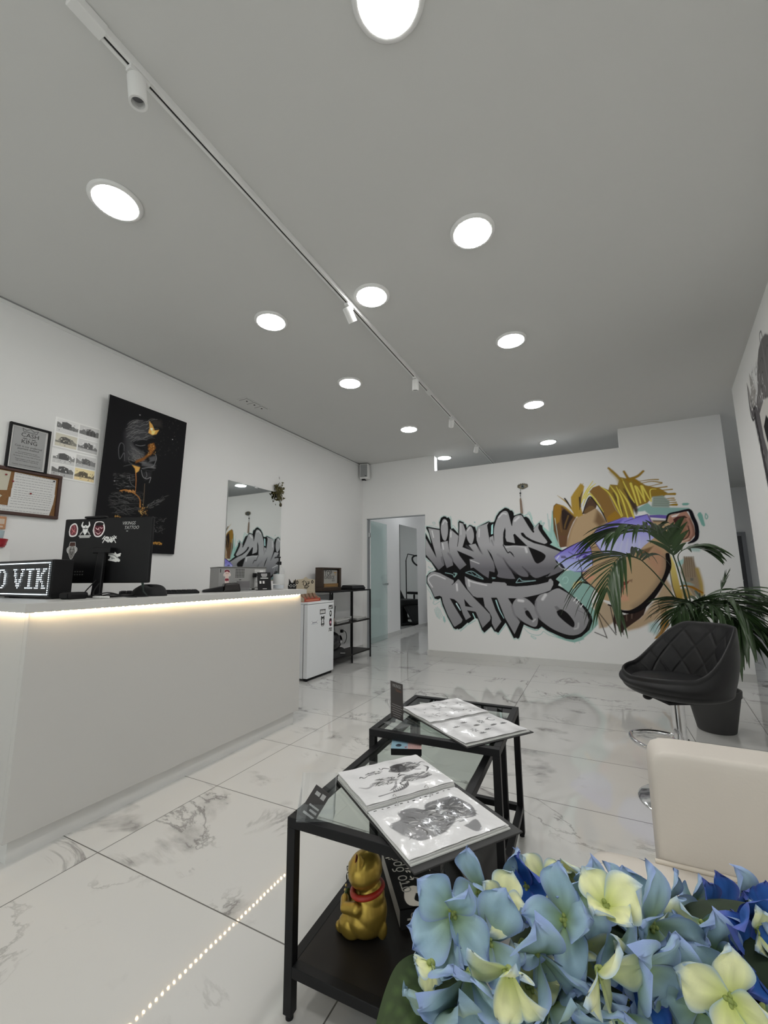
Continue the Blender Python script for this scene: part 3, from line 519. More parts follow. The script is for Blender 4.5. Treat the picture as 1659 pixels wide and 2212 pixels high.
('P',[19,2107,63,2156,132,2176,194,2112,239,2017,285,1862,347,1761,188,1709,151,1820,126,1921,80,2016],(112,86,48),10,1.0,0,0),
('P',[187,1780,283,1848,341,1765,188,1713],(128,98,36),20,0.9,0,0),
('S',[-70,1841,-35,1942,24,2040,88,1954,134,1859,179,1721],[7,13,18,18,16,9],(34,29,30),6,1.0),
('S',[-63,1936,-21,2033,23,2079,72,2009,124,1905,153,1843],[7,13,18,16,11,6],(172,160,70),6,1.0),
('P',[151,2155,227,2109,252,2175,329,2159,362,2253,462,2219,544,2158,637,2096,621,1923,521,1887,469,1862,466,1760,347,1761,285,1862,239,2017],(116,96,44),12,1.0,0,0),
('P',[436,2247,535,2201,613,2126,746,2078,821,2012,780,1976,672,1980,611,1913,478,1871,461,2007],(118,95,40),14,1.0,0,0),
('S',[275,2066,333,1903,351,1813],[10,31,7],(54,44,40),18,0.9),
('S',[389,2107,484,1891,501,1801],[10,43,7],(54,44,40),18,0.9),
('S',[424,1999,476,1877,493,1787],[10,36,7],(54,44,40),18,0.9),
('S',[-139,1842,-119,2019,-42,2218],[21,18,6],(138,112,48),6,1.0),
('S',[-80,1976,-23,2103,69,2237],[14,16,7],(174,162,72),6,1.0),
('S',[-42,2027,21,2137,97,2201],[13,17,6],(174,162,72),6,1.0),
('S',[-147,1819,-234,1982,-348,2095],[21,17,4],(138,112,48),6,1.0),
('S',[-155,1805,-272,1938,-349,1976],[16,17,6],(138,112,48),6,1.0),
('S',[-91,1923,-82,2046,-56,2114],[10,13,6],(60,50,44),6,1.0),
('S',[151,2155,224,2079,274,1968,338,1773],[6,14,17,10],(174,162,72),6,1.0),
('S',[250,2160,312,2040,323,1934,349,1783],[7,18,18,10],(174,162,72),6,1.0),
('S',[314,2138,365,1975,403,1757],[7,18,13],(174,162,72),6,1.0),
('S',[343,2104,419,1940,465,1753],[9,21,18],(174,162,72),6,1.0),
('S',[380,2229,445,2027,487,1927],[9,18,7],(174,162,72),6,1.0),
('S',[251,2378,320,2289,374,2207],[24,30,30],(120,94,32),12,1.0),
('S',[409,2316,443,2229],[24,30],(120,94,32),12,1.0),
('S',[606,2296,539,2240,436,2211],[24,30,30],(120,94,32),12,1.0),
('S',[487,2224,522,2190,555,2135],[24,30,30],(120,94,32),12,1.0),
('S',[277,2332,341,2233,363,2110],[36,36,36],(126,106,50),34,0.7),
('S',[-265,2048,-233,1990,-203,1917],[17,18,6],(34,30,30),6,1.0),
('S',[-96,2048,-104,1893],[13,7],(38,32,30),6,1.0),
('S',[466,2162,492,2031,514,1895],[26,20,16],(178,165,76),5,1.0),
('S',[511,2123,531,2020,545,1922],[24,18,16],(178,165,76),5,1.0),
('S',[528,2114,593,1934],[14,14],(178,165,76),5,1.0),
('S',[570,2120,593,1934],[24,13],(178,165,76),5,1.0),
('S',[581,2116,651,1929,650,2042,669,2073,713,2069],[20,11,11,11,6],(178,165,76),5,1.0),
('S',[550,2180,669,2186,745,2179],[7,11,14],(124,98,34),5,1.0),
('S',[559,2152,678,2165,776,2138],[7,11,14],(124,98,34),5,1.0),
('S',[622,2105,695,2117,776,2131],[5,8,10],(124,98,34),5,1.0),
('S',[609,2086,714,2082,820,2087],[7,11,14],(124,98,34),5,1.0),
('S',[667,2047,766,2050,867,2050],[7,11,14],(124,98,34),5,1.0),
('S',[739,1997,820,1999,886,1995],[14,22,27],(124,98,34),5,1.0),
('S',[804,1948,842,1949,874,1947],[7,11,14],(124,98,34),5,1.0),
('S',[813,1926,840,1927,882,1925],[6,10,13],(124,98,34),5,1.0),
('S',[811,1901,848,1900,890,1898],[6,10,13],(124,98,34),5,1.0),
('S',[824,1872,861,1872,890,1871],[14,23,28],(124,98,34),5,1.0),
('P',[672,1983,771,1990,828,1914,821,1843,650,1863],(108,122,114),20,0.9,0,0),
('S',[681,1959,825,1940],[6,6],(92,98,84),6,0.7),
('S',[679,1933,823,1917],[6,6],(92,98,84),6,0.7),
('S',[676,1907,821,1893],[6,6],(92,98,84),6,0.7),
('S',[674,1881,818,1870],[6,6],(92,98,84),6,0.7),
('S',[-284,311,-274,280],[6,6],(110,150,146),4,0.7),
('S',[-229,315,-219,283],[6,6],(110,150,146),4,0.7)]
PAINT=[('P',[144,905,170,996,236,1038,314,1051,333,937,291,898,207,834,196,717,167,697],(62,62,65),60,0.8,0,0),
('P',[195,837,302,796,320,755,258,720,208,720],(78,78,80),40,0.8,0,0),
('P',[296,729,413,718,402,689,301,691],(84,84,86),24,0.9,0,0),
('P',[352,769,404,796,414,765,363,732],(80,80,83),20,0.9,0,0),
('S',[184,926,213,958,246,969],[2,2,2],(130,130,130),3,0.75),
('S',[246,936,274,956,304,962],[2,2,2],(125,125,125),3,0.75),
('S',[191,856,227,890,266,904],[2,2,2],(120,120,120),3,0.75),
('S',[218,885,235,908,255,914],[2,2,2],(123,123,123),3,0.75),
('S',[201,1017,220,1035,240,1039],[2,2,2],(127,127,127),3,0.75),
('S',[154,879,175,897,198,901],[2,2,2],(128,128,128),3,0.75),
('S',[276,900,317,932,361,945],[2,2,2],(115,115,115),3,0.75),
('S',[273,948,292,963,312,966],[2,2,2],(113,113,113),3,0.75),
('S',[152,981,190,1025,232,1045],[2,2,2],(117,117,117),3,0.75),
('S',[287,907,325,944,366,959],[2,2,2],(126,126,126),3,0.75),
('S',[205,926,243,960,284,974],[2,2,2],(133,133,133),3,0.75),
('S',[298,1047,329,1083,364,1097],[2,2,2],(134,134,134),3,0.75),
('S',[176,873,215,897,256,908],[2,2,2],(126,126,126),3,0.75),
('S',[163,902,202,935,245,950],[2,2,2],(107,107,107),3,0.75),
('S',[184,1003,225,1033,269,1047],[2,2,2],(95,95,95),3,0.75),
('S',[194,1006,209,1020,226,1022],[2,2,2],(117,117,117),3,0.75),
('S',[285,904,316,943,350,957],[2,2,2],(92,92,92),3,0.75),
('S',[209,927,248,962,290,977],[2,2,2],(107,107,107),3,0.75),
('S',[239,870,256,890,274,894],[2,2,2],(128,128,128),3,0.75),
('S',[244,879,267,895,292,899],[2,2,2],(106,106,106),3,0.75),
('S',[161,999,183,1018,207,1023],[2,2,2],(98,98,98),3,0.75),
('S',[300,990,330,1020,362,1031],[2,2,2],(131,131,131),3,0.75),
('S',[300,940,341,988,387,1009],[2,2,2],(122,122,122),3,0.75),
('S',[191,914,230,945,273,958],[2,2,2],(117,117,117),3,0.75),
('S',[318,972,334,989,351,992],[2,2,2],(116,116,116),3,0.75),
('S',[316,1006,348,1039,382,1052],[2,2,2],(98,98,98),3,0.75),
('S',[154,904,185,935,219,946],[2,2,2],(112,112,112),3,0.75),
('S',[246,989,276,1019,309,1031],[2,2,2],(133,133,133),3,0.75),
('S',[143,941,165,962,188,968],[2,2,2],(128,128,128),3,0.75),
('S',[195,959,219,986,244,995],[2,2,2],(128,128,128),3,0.75),
('S',[193,890,227,932,265,948],[2,2,2],(126,126,126),3,0.75),
('S',[257,1017,289,1049,324,1061],[2,2,2],(107,107,107),3,0.75),
('S',[178,981,210,1015,245,1028],[2,2,2],(96,96,96),3,0.75),
('S',[256,882,277,902,299,906],[2,2,2],(100,100,100),3,0.75),
('S',[160,887,188,920,218,932],[2,2,2],(107,107,107),3,0.75),
('S',[174,991,193,1012,214,1017],[2,2,2],(126,126,126),3,0.75),
('S',[170,964,201,989,234,998],[2,2,2],(129,129,129),3,0.75),
('S',[196,997,230,1035,268,1051],[2,2,2],(107,107,107),3,0.75),
('S',[226,925,255,957,287,969],[2,2,2],(92,92,92),3,0.75),
('S',[301,1027,341,1079,386,1101],[2,2,2],(129,129,129),3,0.75),
('S',[318,987,361,1014,406,1026],[2,2,2],(104,104,104),3,0.75),
('S',[147,928,180,955,216,966],[2,2,2],(108,108,108),3,0.75),
('S',[244,889,283,915,324,926],[2,2,2],(108,108,108),3,0.75),
('S',[158,966,191,1010,229,1027],[2,2,2],(122,122,122),3,0.75),
('S',[315,909,347,931,381,938],[2,2,2],(90,90,90),3,0.75),
('S',[220,1006,240,1028,263,1035],[2,2,2],(91,91,91),3,0.75),
('S',[244,795,275,781,265,780],[2,2,2],(119,119,119),3,0.7),
('S',[243,745,247,734,273,713],[2,2,2],(95,95,95),3,0.7),
('S',[202,802,229,800,245,786],[2,2,2],(121,121,121),3,0.7),
('S',[288,857,288,844,317,838],[2,2,2],(115,115,115),3,0.7),
('S',[221,734,249,715,231,722],[2,2,2],(115,115,115),3,0.7),
('S',[316,754,309,733,338,736],[2,2,2],(107,107,107),3,0.7),
('S',[224,793,226,780,270,779],[2,2,2],(93,93,93),3,0.7),
('S',[253,757,258,749,269,736],[2,2,2],(123,123,123),3,0.7),
('S',[264,783,280,780,306,779],[2,2,2],(125,125,125),3,0.7),
('S',[244,756,253,734,270,742],[2,2,2],(119,119,119),3,0.7),
('S',[211,762,234,756,223,752],[2,2,2],(105,105,105),3,0.7),
('S',[230,726,253,719,255,716],[2,2,2],(131,131,131),3,0.7),
('S',[271,738,296,720,309,716],[2,2,2],(91,91,91),3,0.7),
('S',[290,766,300,756,315,742],[2,2,2],(121,121,121),3,0.7),
('S',[191,719,187,711,230,712],[2,2,2],(92,92,92),3,0.7),
('S',[272,745,304,732,310,741],[2,2,2],(134,134,134),3,0.7),
('S',[251,781,252,761,265,754],[2,2,2],(120,120,120),3,0.7),
('S',[218,768,243,762,233,751],[2,2,2],(124,124,124),3,0.7),
('S',[277,732,278,710,323,712],[2,2,2],(90,90,90),3,0.7),
('S',[220,813,251,793,265,799],[2,2,2],(121,121,121),3,0.7),
('S',[281,770,294,754,317,736],[2,2,2],(94,94,94),3,0.7),
('S',[194,770,205,749,239,751],[2,2,2],(96,96,96),3,0.7),
('S',[194,737,191,716,239,708],[2,2,2],(119,119,119),3,0.7),
('S',[305,828,326,816,348,807],[2,2,2],(102,102,102),3,0.7),
('S',[295,824,298,797,313,797],[2,2,2],(100,100,100),3,0.7),
('S',[221,740,218,708,248,715],[2,2,2],(114,114,114),3,0.7),
('S',[259,733,276,730,305,729],[2,2,2],(110,110,110),3,0.7),
('S',[288,743,281,711,333,720],[2,2,2],(134,134,134),3,0.7),
('S',[274,729,300,723,290,712],[2,2,2],(96,96,96),3,0.7),
('S',[262,764,254,732,276,754],[2,2,2],(96,96,96),3,0.7),
('S',[234,750,227,739,274,738],[2,2,2],(107,107,107),3,0.7),
('S',[238,750,241,744,260,731],[2,2,2],(89,89,89),3,0.7),
('S',[202,761,233,752,230,752],[2,2,2],(102,102,102),3,0.7),
('S',[181,776,190,758,200,751],[2,2,2],(129,129,129),3,0.7),
('S',[228,742,250,734,263,718],[2,2,2],(101,101,101),3,0.7),
('S',[193,711,198,691,222,684],[2,2,2],(117,117,117),3,0.7),
('S',[224,749,243,733,241,720],[2,2,2],(125,125,125),3,0.7),
('S',[191,786,220,776,204,759],[2,2,2],(106,106,106),3,0.7),
('S',[265,769,272,756,281,744],[2,2,2],(135,135,135),3,0.7),
('S',[190,827,211,807,220,798],[2,2,2],(107,107,107),3,0.7),
('P',[205,859,290,904,352,889,327,809,274,814,227,833],(20,20,23),20,0.9,0,0),
('S',[232,841,271,843,308,860],[3,3,3],(120,120,122),4,1.0),
('S',[211,861,252,893,317,905],[3,3,3],(95,95,98),4,1.0),
('S',[161,695,151,755,125,699,108,769,117,821,142,816,150,768],[2,4,3,4,4,3,2],(95,95,98),4,1.0),
('S',[403,809,414,772,399,714,380,697],[4,4,4,4],(120,120,122),4,1.0),
('S',[350,729,375,748,415,759],[3,3,3],(95,95,97),4,1.0),
('S',[303,666,367,690,415,695],[4,4,4],(120,120,122),4,1.0),
('S',[311,661,371,661,410,677],[3,3,3],(60,60,62),4,1.0),
('P',[319,643,385,652,384,605,340,576,317,604],(42,42,44),20,0.8,0,0),
('S',[299,652,317,604,351,592,383,611,375,564],[2,3,3,3,2],(150,150,152),4,1.0),
('S',[339,648,349,617,338,595],[2,2,2],(130,130,132),4,1.0),
('S',[211,581,229,529,270,505],[2,2,2],(120,120,122),4,1.0),
('S',[160,651,219,678,282,680],[3,3,3],(80,80,82),4,1.0),
('S',[103,551,109,559],[2,2],(90,90,90),3,0.8),
('S',[161,567,185,574],[2,2],(81,81,81),3,0.8),
('S',[230,557,255,570],[2,2],(91,91,91),3,0.8),
('S',[211,593,222,603],[2,2],(67,67,67),3,0.8),
('S',[179,492,188,490],[2,2],(96,96,96),3,0.8),
('S',[155,507,181,507],[2,2],(97,97,97),3,0.8),
('S',[185,499,210,503],[2,2],(70,70,70),3,0.8),
('S',[170,574,183,571],[2,2],(61,61,61),3,0.8),
('S',[214,554,231,552],[2,2],(80,80,80),3,0.8),
('S',[173,529,195,525],[2,2],(103,103,103),3,0.8),
('S',[200,498,221,511],[2,2],(72,72,72),3,0.8),
('S',[191,602,216,604],[2,2],(91,91,91),3,0.8),
('S',[118,514,129,511],[2,2],(73,73,73),3,0.8),
('S',[97,524,117,529],[2,2],(96,96,96),3,0.8),
('S',[134,513,144,515],[2,2],(65,65,65),3,0.8),
('S',[176,593,190,601],[2,2],(64,64,64),3,0.8),
('S',[158,593,171,599],[2,2],(82,82,82),3,0.8),
('S',[188,586,215,589],[2,2],(119,119,119),3,0.8),
('S',[91,571,121,568],[2,2],(73,73,73),3,0.8),
('S',[233,508,251,507],[2,2],(91,91,91),3,0.8),
('S',[141,499,157,496],[2,2],(105,105,105),3,0.8),
('S',[115,528,137,531],[2,2],(87,87,87),3,0.8),
('S',[121,530,128,532],[2,2],(104,104,104),3,0.8),
('S',[145,571,173,573],[2,2],(83,83,83),3,0.8),
('S',[215,554,230,559],[2,2],(60,60,60),3,0.8),
('S',[206,575,222,571],[2,2],(94,94,94),3,0.8),
('S',[116,561,125,565],[2,2],(70,70,70),3,0.8),
('S',[179,583,200,589],[2,2],(71,71,71),3,0.8),
('S',[94,578,110,583],[2,2],(105,105,105),3,0.8),
('S',[192,574,199,576],[2,2],(118,118,118),3,0.8),
('S',[230,585,239,587],[2,2],(70,70,70),3,0.8),
('S',[135,576,162,580],[2,2],(111,111,111),3,0.8),
('S',[195,570,220,576],[2,2],(119,119,119),3,0.8),
('S',[233,553,252,566],[2,2],(81,81,81),3,0.8),
('S',[181,559,190,558],[2,2],(65,65,65),3,0.8),
('S',[171,597,177,606],[2,2],(70,70,70),3,0.8),
('S',[164,540,175,541],[2,2],(81,81,81),3,0.8),
('S',[127,475,144,473],[2,2],(118,118,118),3,0.8),
('S',[144,515,160,513],[2,2],(100,100,100),3,0.8),
('S',[226,599,240,596],[2,2],(67,67,67),3,0.8),
('S',[166,532,185,531],[2,2],(85,85,85),3,0.8),
('S',[120,501,143,499],[2,2],(95,95,95),3,0.8),
('S',[139,569,164,576],[2,2],(88,88,88),3,0.8),
('S',[205,548,217,557],[2,2],(106,106,106),3,0.8),
('S',[207,497,231,493],[2,2],(62,62,62),3,0.8),
('S',[117,503,123,505],[2,2],(108,108,108),3,0.8),
('S',[195,525,208,525],[2,2],(111,111,111),3,0.8),
('S',[190,498,217,504],[2,2],(117,117,117),3,0.8),
('S',[221,531,251,547],[2,2],(72,72,72),3,0.8),
('S',[155,482,164,483],[2,2],(67,67,67),3,0.8),
('S',[161,499,172,498],[2,2],(69,69,69),3,0.8),
('S',[225,592,254,606],[2,2],(78,78,78),3,0.8),
('S',[230,584,250,590],[2,2],(109,109,109),3,0.8),
('S',[223,571,251,571],[2,2],(89,89,89),3,0.8),
('S',[112,576,136,588],[2,2],(61,61,61),3,0.8),
('S',[212,595,241,606],[2,2],(66,66,66),3,0.8),
('S',[155,568,181,571],[2,2],(101,101,101),3,0.8),
('S',[164,518,186,524],[2,2],(102,102,102),3,0.8),
('S',[151,580,177,584],[2,2],(112,112,112),3,0.8),
('S',[141,578,147,582],[2,2],(101,101,101),3,0.8),
('S',[101,542,117,553],[2,2],(95,95,95),3,0.8),
('S',[190,559,214,572],[2,2],(93,93,93),3,0.8),
('S',[121,546,149,555],[2,2],(87,87,87),3,0.8),
('S',[152,564,166,562],[2,2],(73,73,73),3,0.8),
('S',[203,501,233,504],[2,2],(119,119,119),3,0.8),
('S',[200,503,214,511],[2,2],(99,99,99),3,0.8),
('S',[231,553,256,560],[2,2],(97,97,97),3,0.8),
('S',[224,574,253,586],[2,2],(66,66,66),3,0.8),
('S',[91,563,108,574],[2,2],(90,90,90),3,0.8),
('S',[101,496,113,500],[2,2],(82,82,82),3,0.8),
('S',[168,415,211,433,224,403],[2,2,2],(78,78,78),3,0.8),
('S',[82,408,124,409,158,397],[2,2,2],(90,90,90),3,0.8),
('S',[146,417,170,423,204,418],[2,2,2],(73,73,73),3,0.8),
('S',[282,418,295,424,338,407],[2,2,2],(97,97,97),3,0.8),
('S',[130,306,140,318,187,305],[2,2,2],(60,60,60),3,0.8),
('S',[275,467,332,468,331,453],[2,2,2],(73,73,73),3,0.8),
('S',[282,463,301,482,340,471],[2,2,2],(53,53,53),3,0.8),
('S',[210,316,240,327,276,317],[2,2,2],(96,96,96),3,0.8),
('S',[119,433,148,434,184,422],[2,2,2],(101,101,101),3,0.8),
('S',[204,291,248,286,259,282],[2,2,2],(71,71,71),3,0.8),
('S',[188,404,205,422,254,393],[2,2,2],(79,79,79),3,0.8),
('S',[176,336,228,334,238,340],[2,2,2],(83,83,83),3,0.8),
('S',[206,405,220,418,278,422],[2,2,2],(99,99,99),3,0.8),
('S',[147,368,191,376,222,383],[2,2,2],(70,70,70),3,0.8),
('S',[93,429,123,443,147,428],[2,2,2],(67,67,67),3,0.8),
('S',[80,337,113,343,126,330],[2,2,2],(67,67,67),3,0.8),
('S',[97,324,123,327,170,312],[2,2,2],(91,91,91),3,0.8),
('S',[165,395,192,395,241,403],[2,2,2],(53,53,53),3,0.8),
('S',[138,283,188,295,189,289],[2,2,2],(58,58,58),3,0.8),
('S',[160,377,210,385,238,373],[2,2,2],(94,94,94),3,0.8),
('S',[191,325,239,328,261,344],[2,2,2],(68,68,68),3,0.8),
('S',[294,348,327,338,353,356],[2,2,2],(85,85,85),3,0.8),
('S',[77,393,125,412,147,408],[2,2,2],(79,79,79),3,0.8),
('S',[223,346,240,362,292,360],[2,2,2],(62,62,62),3,0.8),
('S',[207,433,225,435,250,442],[2,2,2],(99,99,99),3,0.8),
('S',[93,370,143,385,131,380],[2,2,2],(58,58,58),3,0.8),
('S',[163,288,201,280,199,289],[2,2,2],(59,59,59),3,0.8),
('S',[287,426,316,417,348,421],[2,2,2],(70,70,70),3,0.8),
('S',[179,324,214,318,234,327],[2,2,2],(84,84,84),3,0.8),
('S',[188,376,223,371,234,372],[2,2,2],(97,97,97),3,0.8),
('S',[254,433,310,431,299,440],[2,2,2],(62,62,62),3,0.8),
('S',[102,336,116,334,144,332],[2,2,2],(60,60,60),3,0.8),
('S',[271,327,328,329,334,319],[2,2,2],(55,55,55),3,0.8),
('S',[174,350,200,351,219,351],[2,2,2],(86,86,86),3,0.8),
('S',[149,391,176,392,228,381],[2,2,2],(105,105,105),3,0.8),
('S',[221,399,274,414,266,395],[2,2,2],(64,64,64),3,0.8),
('S',[230,400,270,413,310,407],[2,2,2],(80,80,80),3,0.8),
('S',[149,311,168,310,209,295],[2,2,2],(53,53,53),3,0.8),
('S',[85,363,131,362,124,350],[2,2,2],(74,74,74),3,0.8),
('S',[109,426,140,445,163,440],[2,2,2],(96,96,96),3,0.8),
('S',[269,342,297,352,329,346],[2,2,2],(73,73,73),3,0.8),
('S',[278,347,295,350,329,364],[2,2,2],(54,54,54),3,0.8),
('S',[199,430,214,438,247,447],[2,2,2],(84,84,84),3,0.8),
('S',[230,405,261,414,300,398],[2,2,2],(63,63,63),3,0.8),
('S',[171,332,189,323,223,333],[2,2,2],(69,69,69),3,0.8),
('S',[128,409,173,414,165,424],[2,2,2],(72,72,72),3,0.8),
('S',[154,363,207,372,195,371],[2,2,2],(90,90,90),3,0.8),
('S',[168,341,207,349,210,323],[2,2,2],(94,94,94),3,0.8),
('S',[259,454,311,455,313,443],[2,2,2],(70,70,70),3,0.8),
('S',[175,377,225,375,225,380],[2,2,2],(87,87,87),3,0.8),
('S',[117,385,156,378,154,383],[2,2,2],(82,82,82),3,0.8),
('S',[187,353,202,364,245,342],[2,2,2],(84,84,84),3,0.8),
('S',[154,388,186,379,200,385],[2,2,2],(71,71,71),3,0.8),
('S',[265,443,302,445,321,435],[2,2,2],(87,87,87),3,0.8),
('S',[267,337,287,353,324,343],[2,2,2],(62,62,62),3,0.8),
('S',[186,305,204,320,243,291],[2,2,2],(82,82,82),3,0.8),
('S',[152,410,170,427,209,415],[2,2,2],(104,104,104),3,0.8),
('S',[226,332,248,340,272,338],[2,2,2],(72,72,72),3,0.8),
('S',[132,325,156,340,176,326],[2,2,2],(86,86,86),3,0.8),
('S',[107,357,128,351,156,366],[2,2,2],(93,93,93),3,0.8),
('S',[236,392,272,395,301,396],[2,2,2],(53,53,53),3,0.8),
('S',[89,345,117,364,131,343],[2,2,2],(76,76,76),3,0.8),
('S',[217,419,266,412,272,403],[2,2,2],(80,80,80),3,0.8),
('S',[232,440,263,434,275,446],[2,2,2],(72,72,72),3,0.8),
('S',[194,307,226,310,267,311],[2,2,2],(81,81,81),3,0.8),
('S',[78,375,115,377,142,362],[2,2,2],(87,87,87),3,0.8),
('S',[144,293,192,298,222,285],[2,2,2],(97,97,97),3,0.8),
('S',[223,298,253,300,293,302],[2,2,2],(73,73,73),3,0.8),
('S',[191,410,232,415,243,424],[2,2,2],(85,85,85),3,0.8),
('S',[114,285,145,288,170,272],[2,2,2],(85,85,85),3,0.8),
('S',[190,434,204,437,236,434],[2,2,2],(60,60,60),3,0.8),
('S',[98,344,114,350,155,351],[2,2,2],(67,67,67),3,0.8),
('S',[82,387,107,378,123,372],[2,2,2],(80,80,80),3,0.8),
('S',[145,420,173,419,193,411],[2,2,2],(62,62,62),3,0.8),
('S',[213,414,236,422,264,428],[2,2,2],(105,105,105),3,0.8),
('S',[232,329,253,334,311,339],[2,2,2],(98,98,98),3,0.8),
('S',[93,428,126,419,135,415],[2,2,2],(78,78,78),3,0.8),
('S',[236,373,278,382,309,384],[2,2,2],(84,84,84),3,0.8),
('S',[138,291,154,307,189,307],[2,2,2],(100,100,100),3,0.8),
('S',[239,373,294,371,309,380],[2,2,2],(52,52,52),3,0.8),
('S',[474,424,513,442],[2,2],(67,67,67),3,0.8),
('S',[403,360,435,379],[2,2],(107,107,107),3,0.8),
('S',[419,406,439,432],[2,2],(106,106,106),3,0.8),
('S',[400,393,427,421],[2,2],(68,68,68),3,0.8),
('S',[392,365,421,384],[2,2],(105,105,105),3,0.8),
('S',[449,390,478,403],[2,2],(104,104,104),3,0.8),
('S',[503,465,535,483],[2,2],(60,60,60),3,0.8),
('S',[382,365,401,393],[2,2],(66,66,66),3,0.8),
('S',[382,378,394,395],[2,2],(102,102,102),3,0.8),
('S',[489,431,514,444],[2,2],(60,60,60),3,0.8),
('S',[428,408,453,417],[2,2],(80,80,80),3,0.8),
('S',[528,479,561,494],[2,2],(66,66,66),3,0.8),
('S',[379,383,400,394],[2,2],(96,96,96),3,0.8),
('S',[456,409,495,427],[2,2],(107,107,107),3,0.8),
('S',[409,380,437,406],[2,2],(71,71,71),3,0.8),
('S',[500,444,514,472],[2,2],(97,97,97),3,0.8),
('S',[522,474,550,489],[2,2],(93,93,93),3,0.8),
('S',[402,385,441,397],[2,2],(91,91,91),3,0.8),
('S',[388,358,419,383],[2,2],(61,61,61),3,0.8),
('S',[379,365,390,386],[2,2],(115,115,115),3,0.8),
('S',[448,430,470,444],[2,2],(112,112,112),3,0.8),
('S',[448,418,470,428],[2,2],(100,100,100),3,0.8),
('S',[463,424,494,434],[2,2],(103,103,103),3,0.8),
('S',[404,398,436,418],[2,2],(109,109,109),3,0.8),
('S',[487,451,503,479],[2,2],(79,79,79),3,0.8),
('S',[457,397,471,404],[2,2],(103,103,103),3,0.8),
('S',[451,429,483,445],[2,2],(110,110,110),3,0.8),
('S',[436,403,466,412],[2,2],(79,79,79),3,0.8),
('S',[451,406,484,432],[2,2],(73,73,73),3,0.8),
('S',[432,393,463,423],[2,2],(90,90,90),3,0.8),
('S',[494,431,523,455],[2,2],(97,97,97),3,0.8),
('S',[384,371,406,385],[2,2],(101,101,101),3,0.8),
('S',[404,381,422,407],[2,2],(96,96,96),3,0.8),
('S',[465,426,500,444],[2,2],(112,112,112),3,0.8),
('S',[492,445,526,460],[2,2],(74,74,74),3,0.8),
('S',[399,362,433,371],[2,2],(86,86,86),3,0.8),
('S',[504,282,519,285],[2,2],(74,74,74),3,0.8),
('S',[481,226,487,227],[2,2],(53,53,53),3,0.8),
('S',[501,209,523,222],[2,2],(107,107,107),3,0.8),
('S',[509,181,488,169],[2,2],(75,75,75),3,0.8),
('S',[520,189,499,184],[2,2],(110,110,110),3,0.8),
('S',[534,232,512,233],[2,2],(59,59,59),3,0.8),
('S',[441,206,447,207],[2,2],(90,90,90),3,0.8),
('S',[479,182,463,196],[2,2],(110,110,110),3,0.8),
('S',[461,225,445,235],[2,2],(62,62,62),3,0.8),
('S',[434,183,420,190],[2,2],(110,110,110),3,0.8),
('S',[463,203,441,199],[2,2],(99,99,99),3,0.8),
('S',[446,224,449,228],[2,2],(82,82,82),3,0.8),
('S',[502,198,487,208],[2,2],(67,67,67),3,0.8),
('S',[515,288,500,296],[2,2],(59,59,59),3,0.8),
('S',[457,264,441,258],[2,2],(100,100,100),3,0.8),
('S',[432,236,410,221],[2,2],(66,66,66),3,0.8),
('S',[494,195,495,197],[2,2],(63,63,63),3,0.8),
('S',[459,211,439,196],[2,2],(75,75,75),3,0.8),
('S',[511,201,526,211],[2,2],(97,97,97),3,0.8),
('S',[435,219,411,205],[2,2],(72,72,72),3,0.8),
('S',[489,266,465,254],[2,2],(88,88,88),3,0.8),
('S',[484,244,474,250],[2,2],(81,81,81),3,0.8),
('S',[476,208,502,221],[2,2],(50,50,50),3,0.8),
('S',[429,266,448,269],[2,2],(74,74,74),3,0.8),
('S',[520,273,518,274],[2,2],(94,94,94),3,0.8),
('S',[457,288,460,289],[2,2],(81,81,81),3,0.8),
('S',[478,290,454,294],[2,2],(64,64,64),3,0.8),
('S',[536,285,556,298],[2,2],(100,100,100),3,0.8),
('S',[536,261,527,276],[2,2],(64,64,64),3,0.8),
('S',[529,193,554,210],[2,2],(74,74,74),3,0.8),
('S',[441,212,440,217],[2,2],(81,81,81),3,0.8),
('S',[524,178,535,167],[2,2],(85,85,85),3,0.8),
('S',[505,282,521,278],[2,2],(62,62,62),3,0.8),
('S',[519,263,526,279],[2,2],(63,63,63),3,0.8),
('S',[424,234,406,219],[2,2],(96,96,96),3,0.8),
('S',[448,205,461,203],[2,2],(99,99,99),3,0.8),
('S',[464,178,484,173],[2,2],(91,91,91),3,0.8),
('S',[536,272,539,285],[2,2],(104,104,104),3,0.8),
('S',[462,228,457,229],[2,2],(89,89,89),3,0.8),
('S',[513,201,532,210],[2,2],(64,64,64),3,0.8),
('S',[513,231,505,220],[2,2],(65,65,65),3,0.8),
('S',[485,210,475,214],[2,2],(99,99,99),3,0.8),
('S',[507,275,499,284],[2,2],(74,74,74),3,0.8),
('S',[510,225,506,209],[2,2],(77,77,77),3,0.8),
('S',[526,187,531,204],[2,2],(96,96,96),3,0.8),
('S',[469,179,477,181],[2,2],(92,92,92),3,0.8),
('S',[518,266,540,268],[2,2],(97,97,97),3,0.8),
('S',[483,194,467,183],[2,2],(69,69,69),3,0.8),
('S',[432,205,450,198],[2,2],(75,75,75),3,0.8),
('S',[503,270,488,281],[2,2],(85,85,85),3,0.8),
('S',[569,1079,581,1074],[2,2],(60,60,60),3,0.8),
('S',[465,949,461,945],[2,2],(78,78,78),3,0.8),
('S',[500,1141,499,1141],[2,2],(47,47,47),3,0.8),
('S',[584,961,589,969],[2,2],(74,74,74),3,0.8),
('S',[495,980,502,982],[2,2],(66,66,66),3,0.8),
('S',[401,1044,393,1034],[2,2],(49,49,49),3,0.8),
('S',[420,1112,410,1115],[2,2],(51,51,51),3,0.8),
('S',[389,989,396,992],[2,2],(77,77,77),3,0.8),
('S',[493,1119,497,1126],[2,2],(65,65,65),3,0.8),
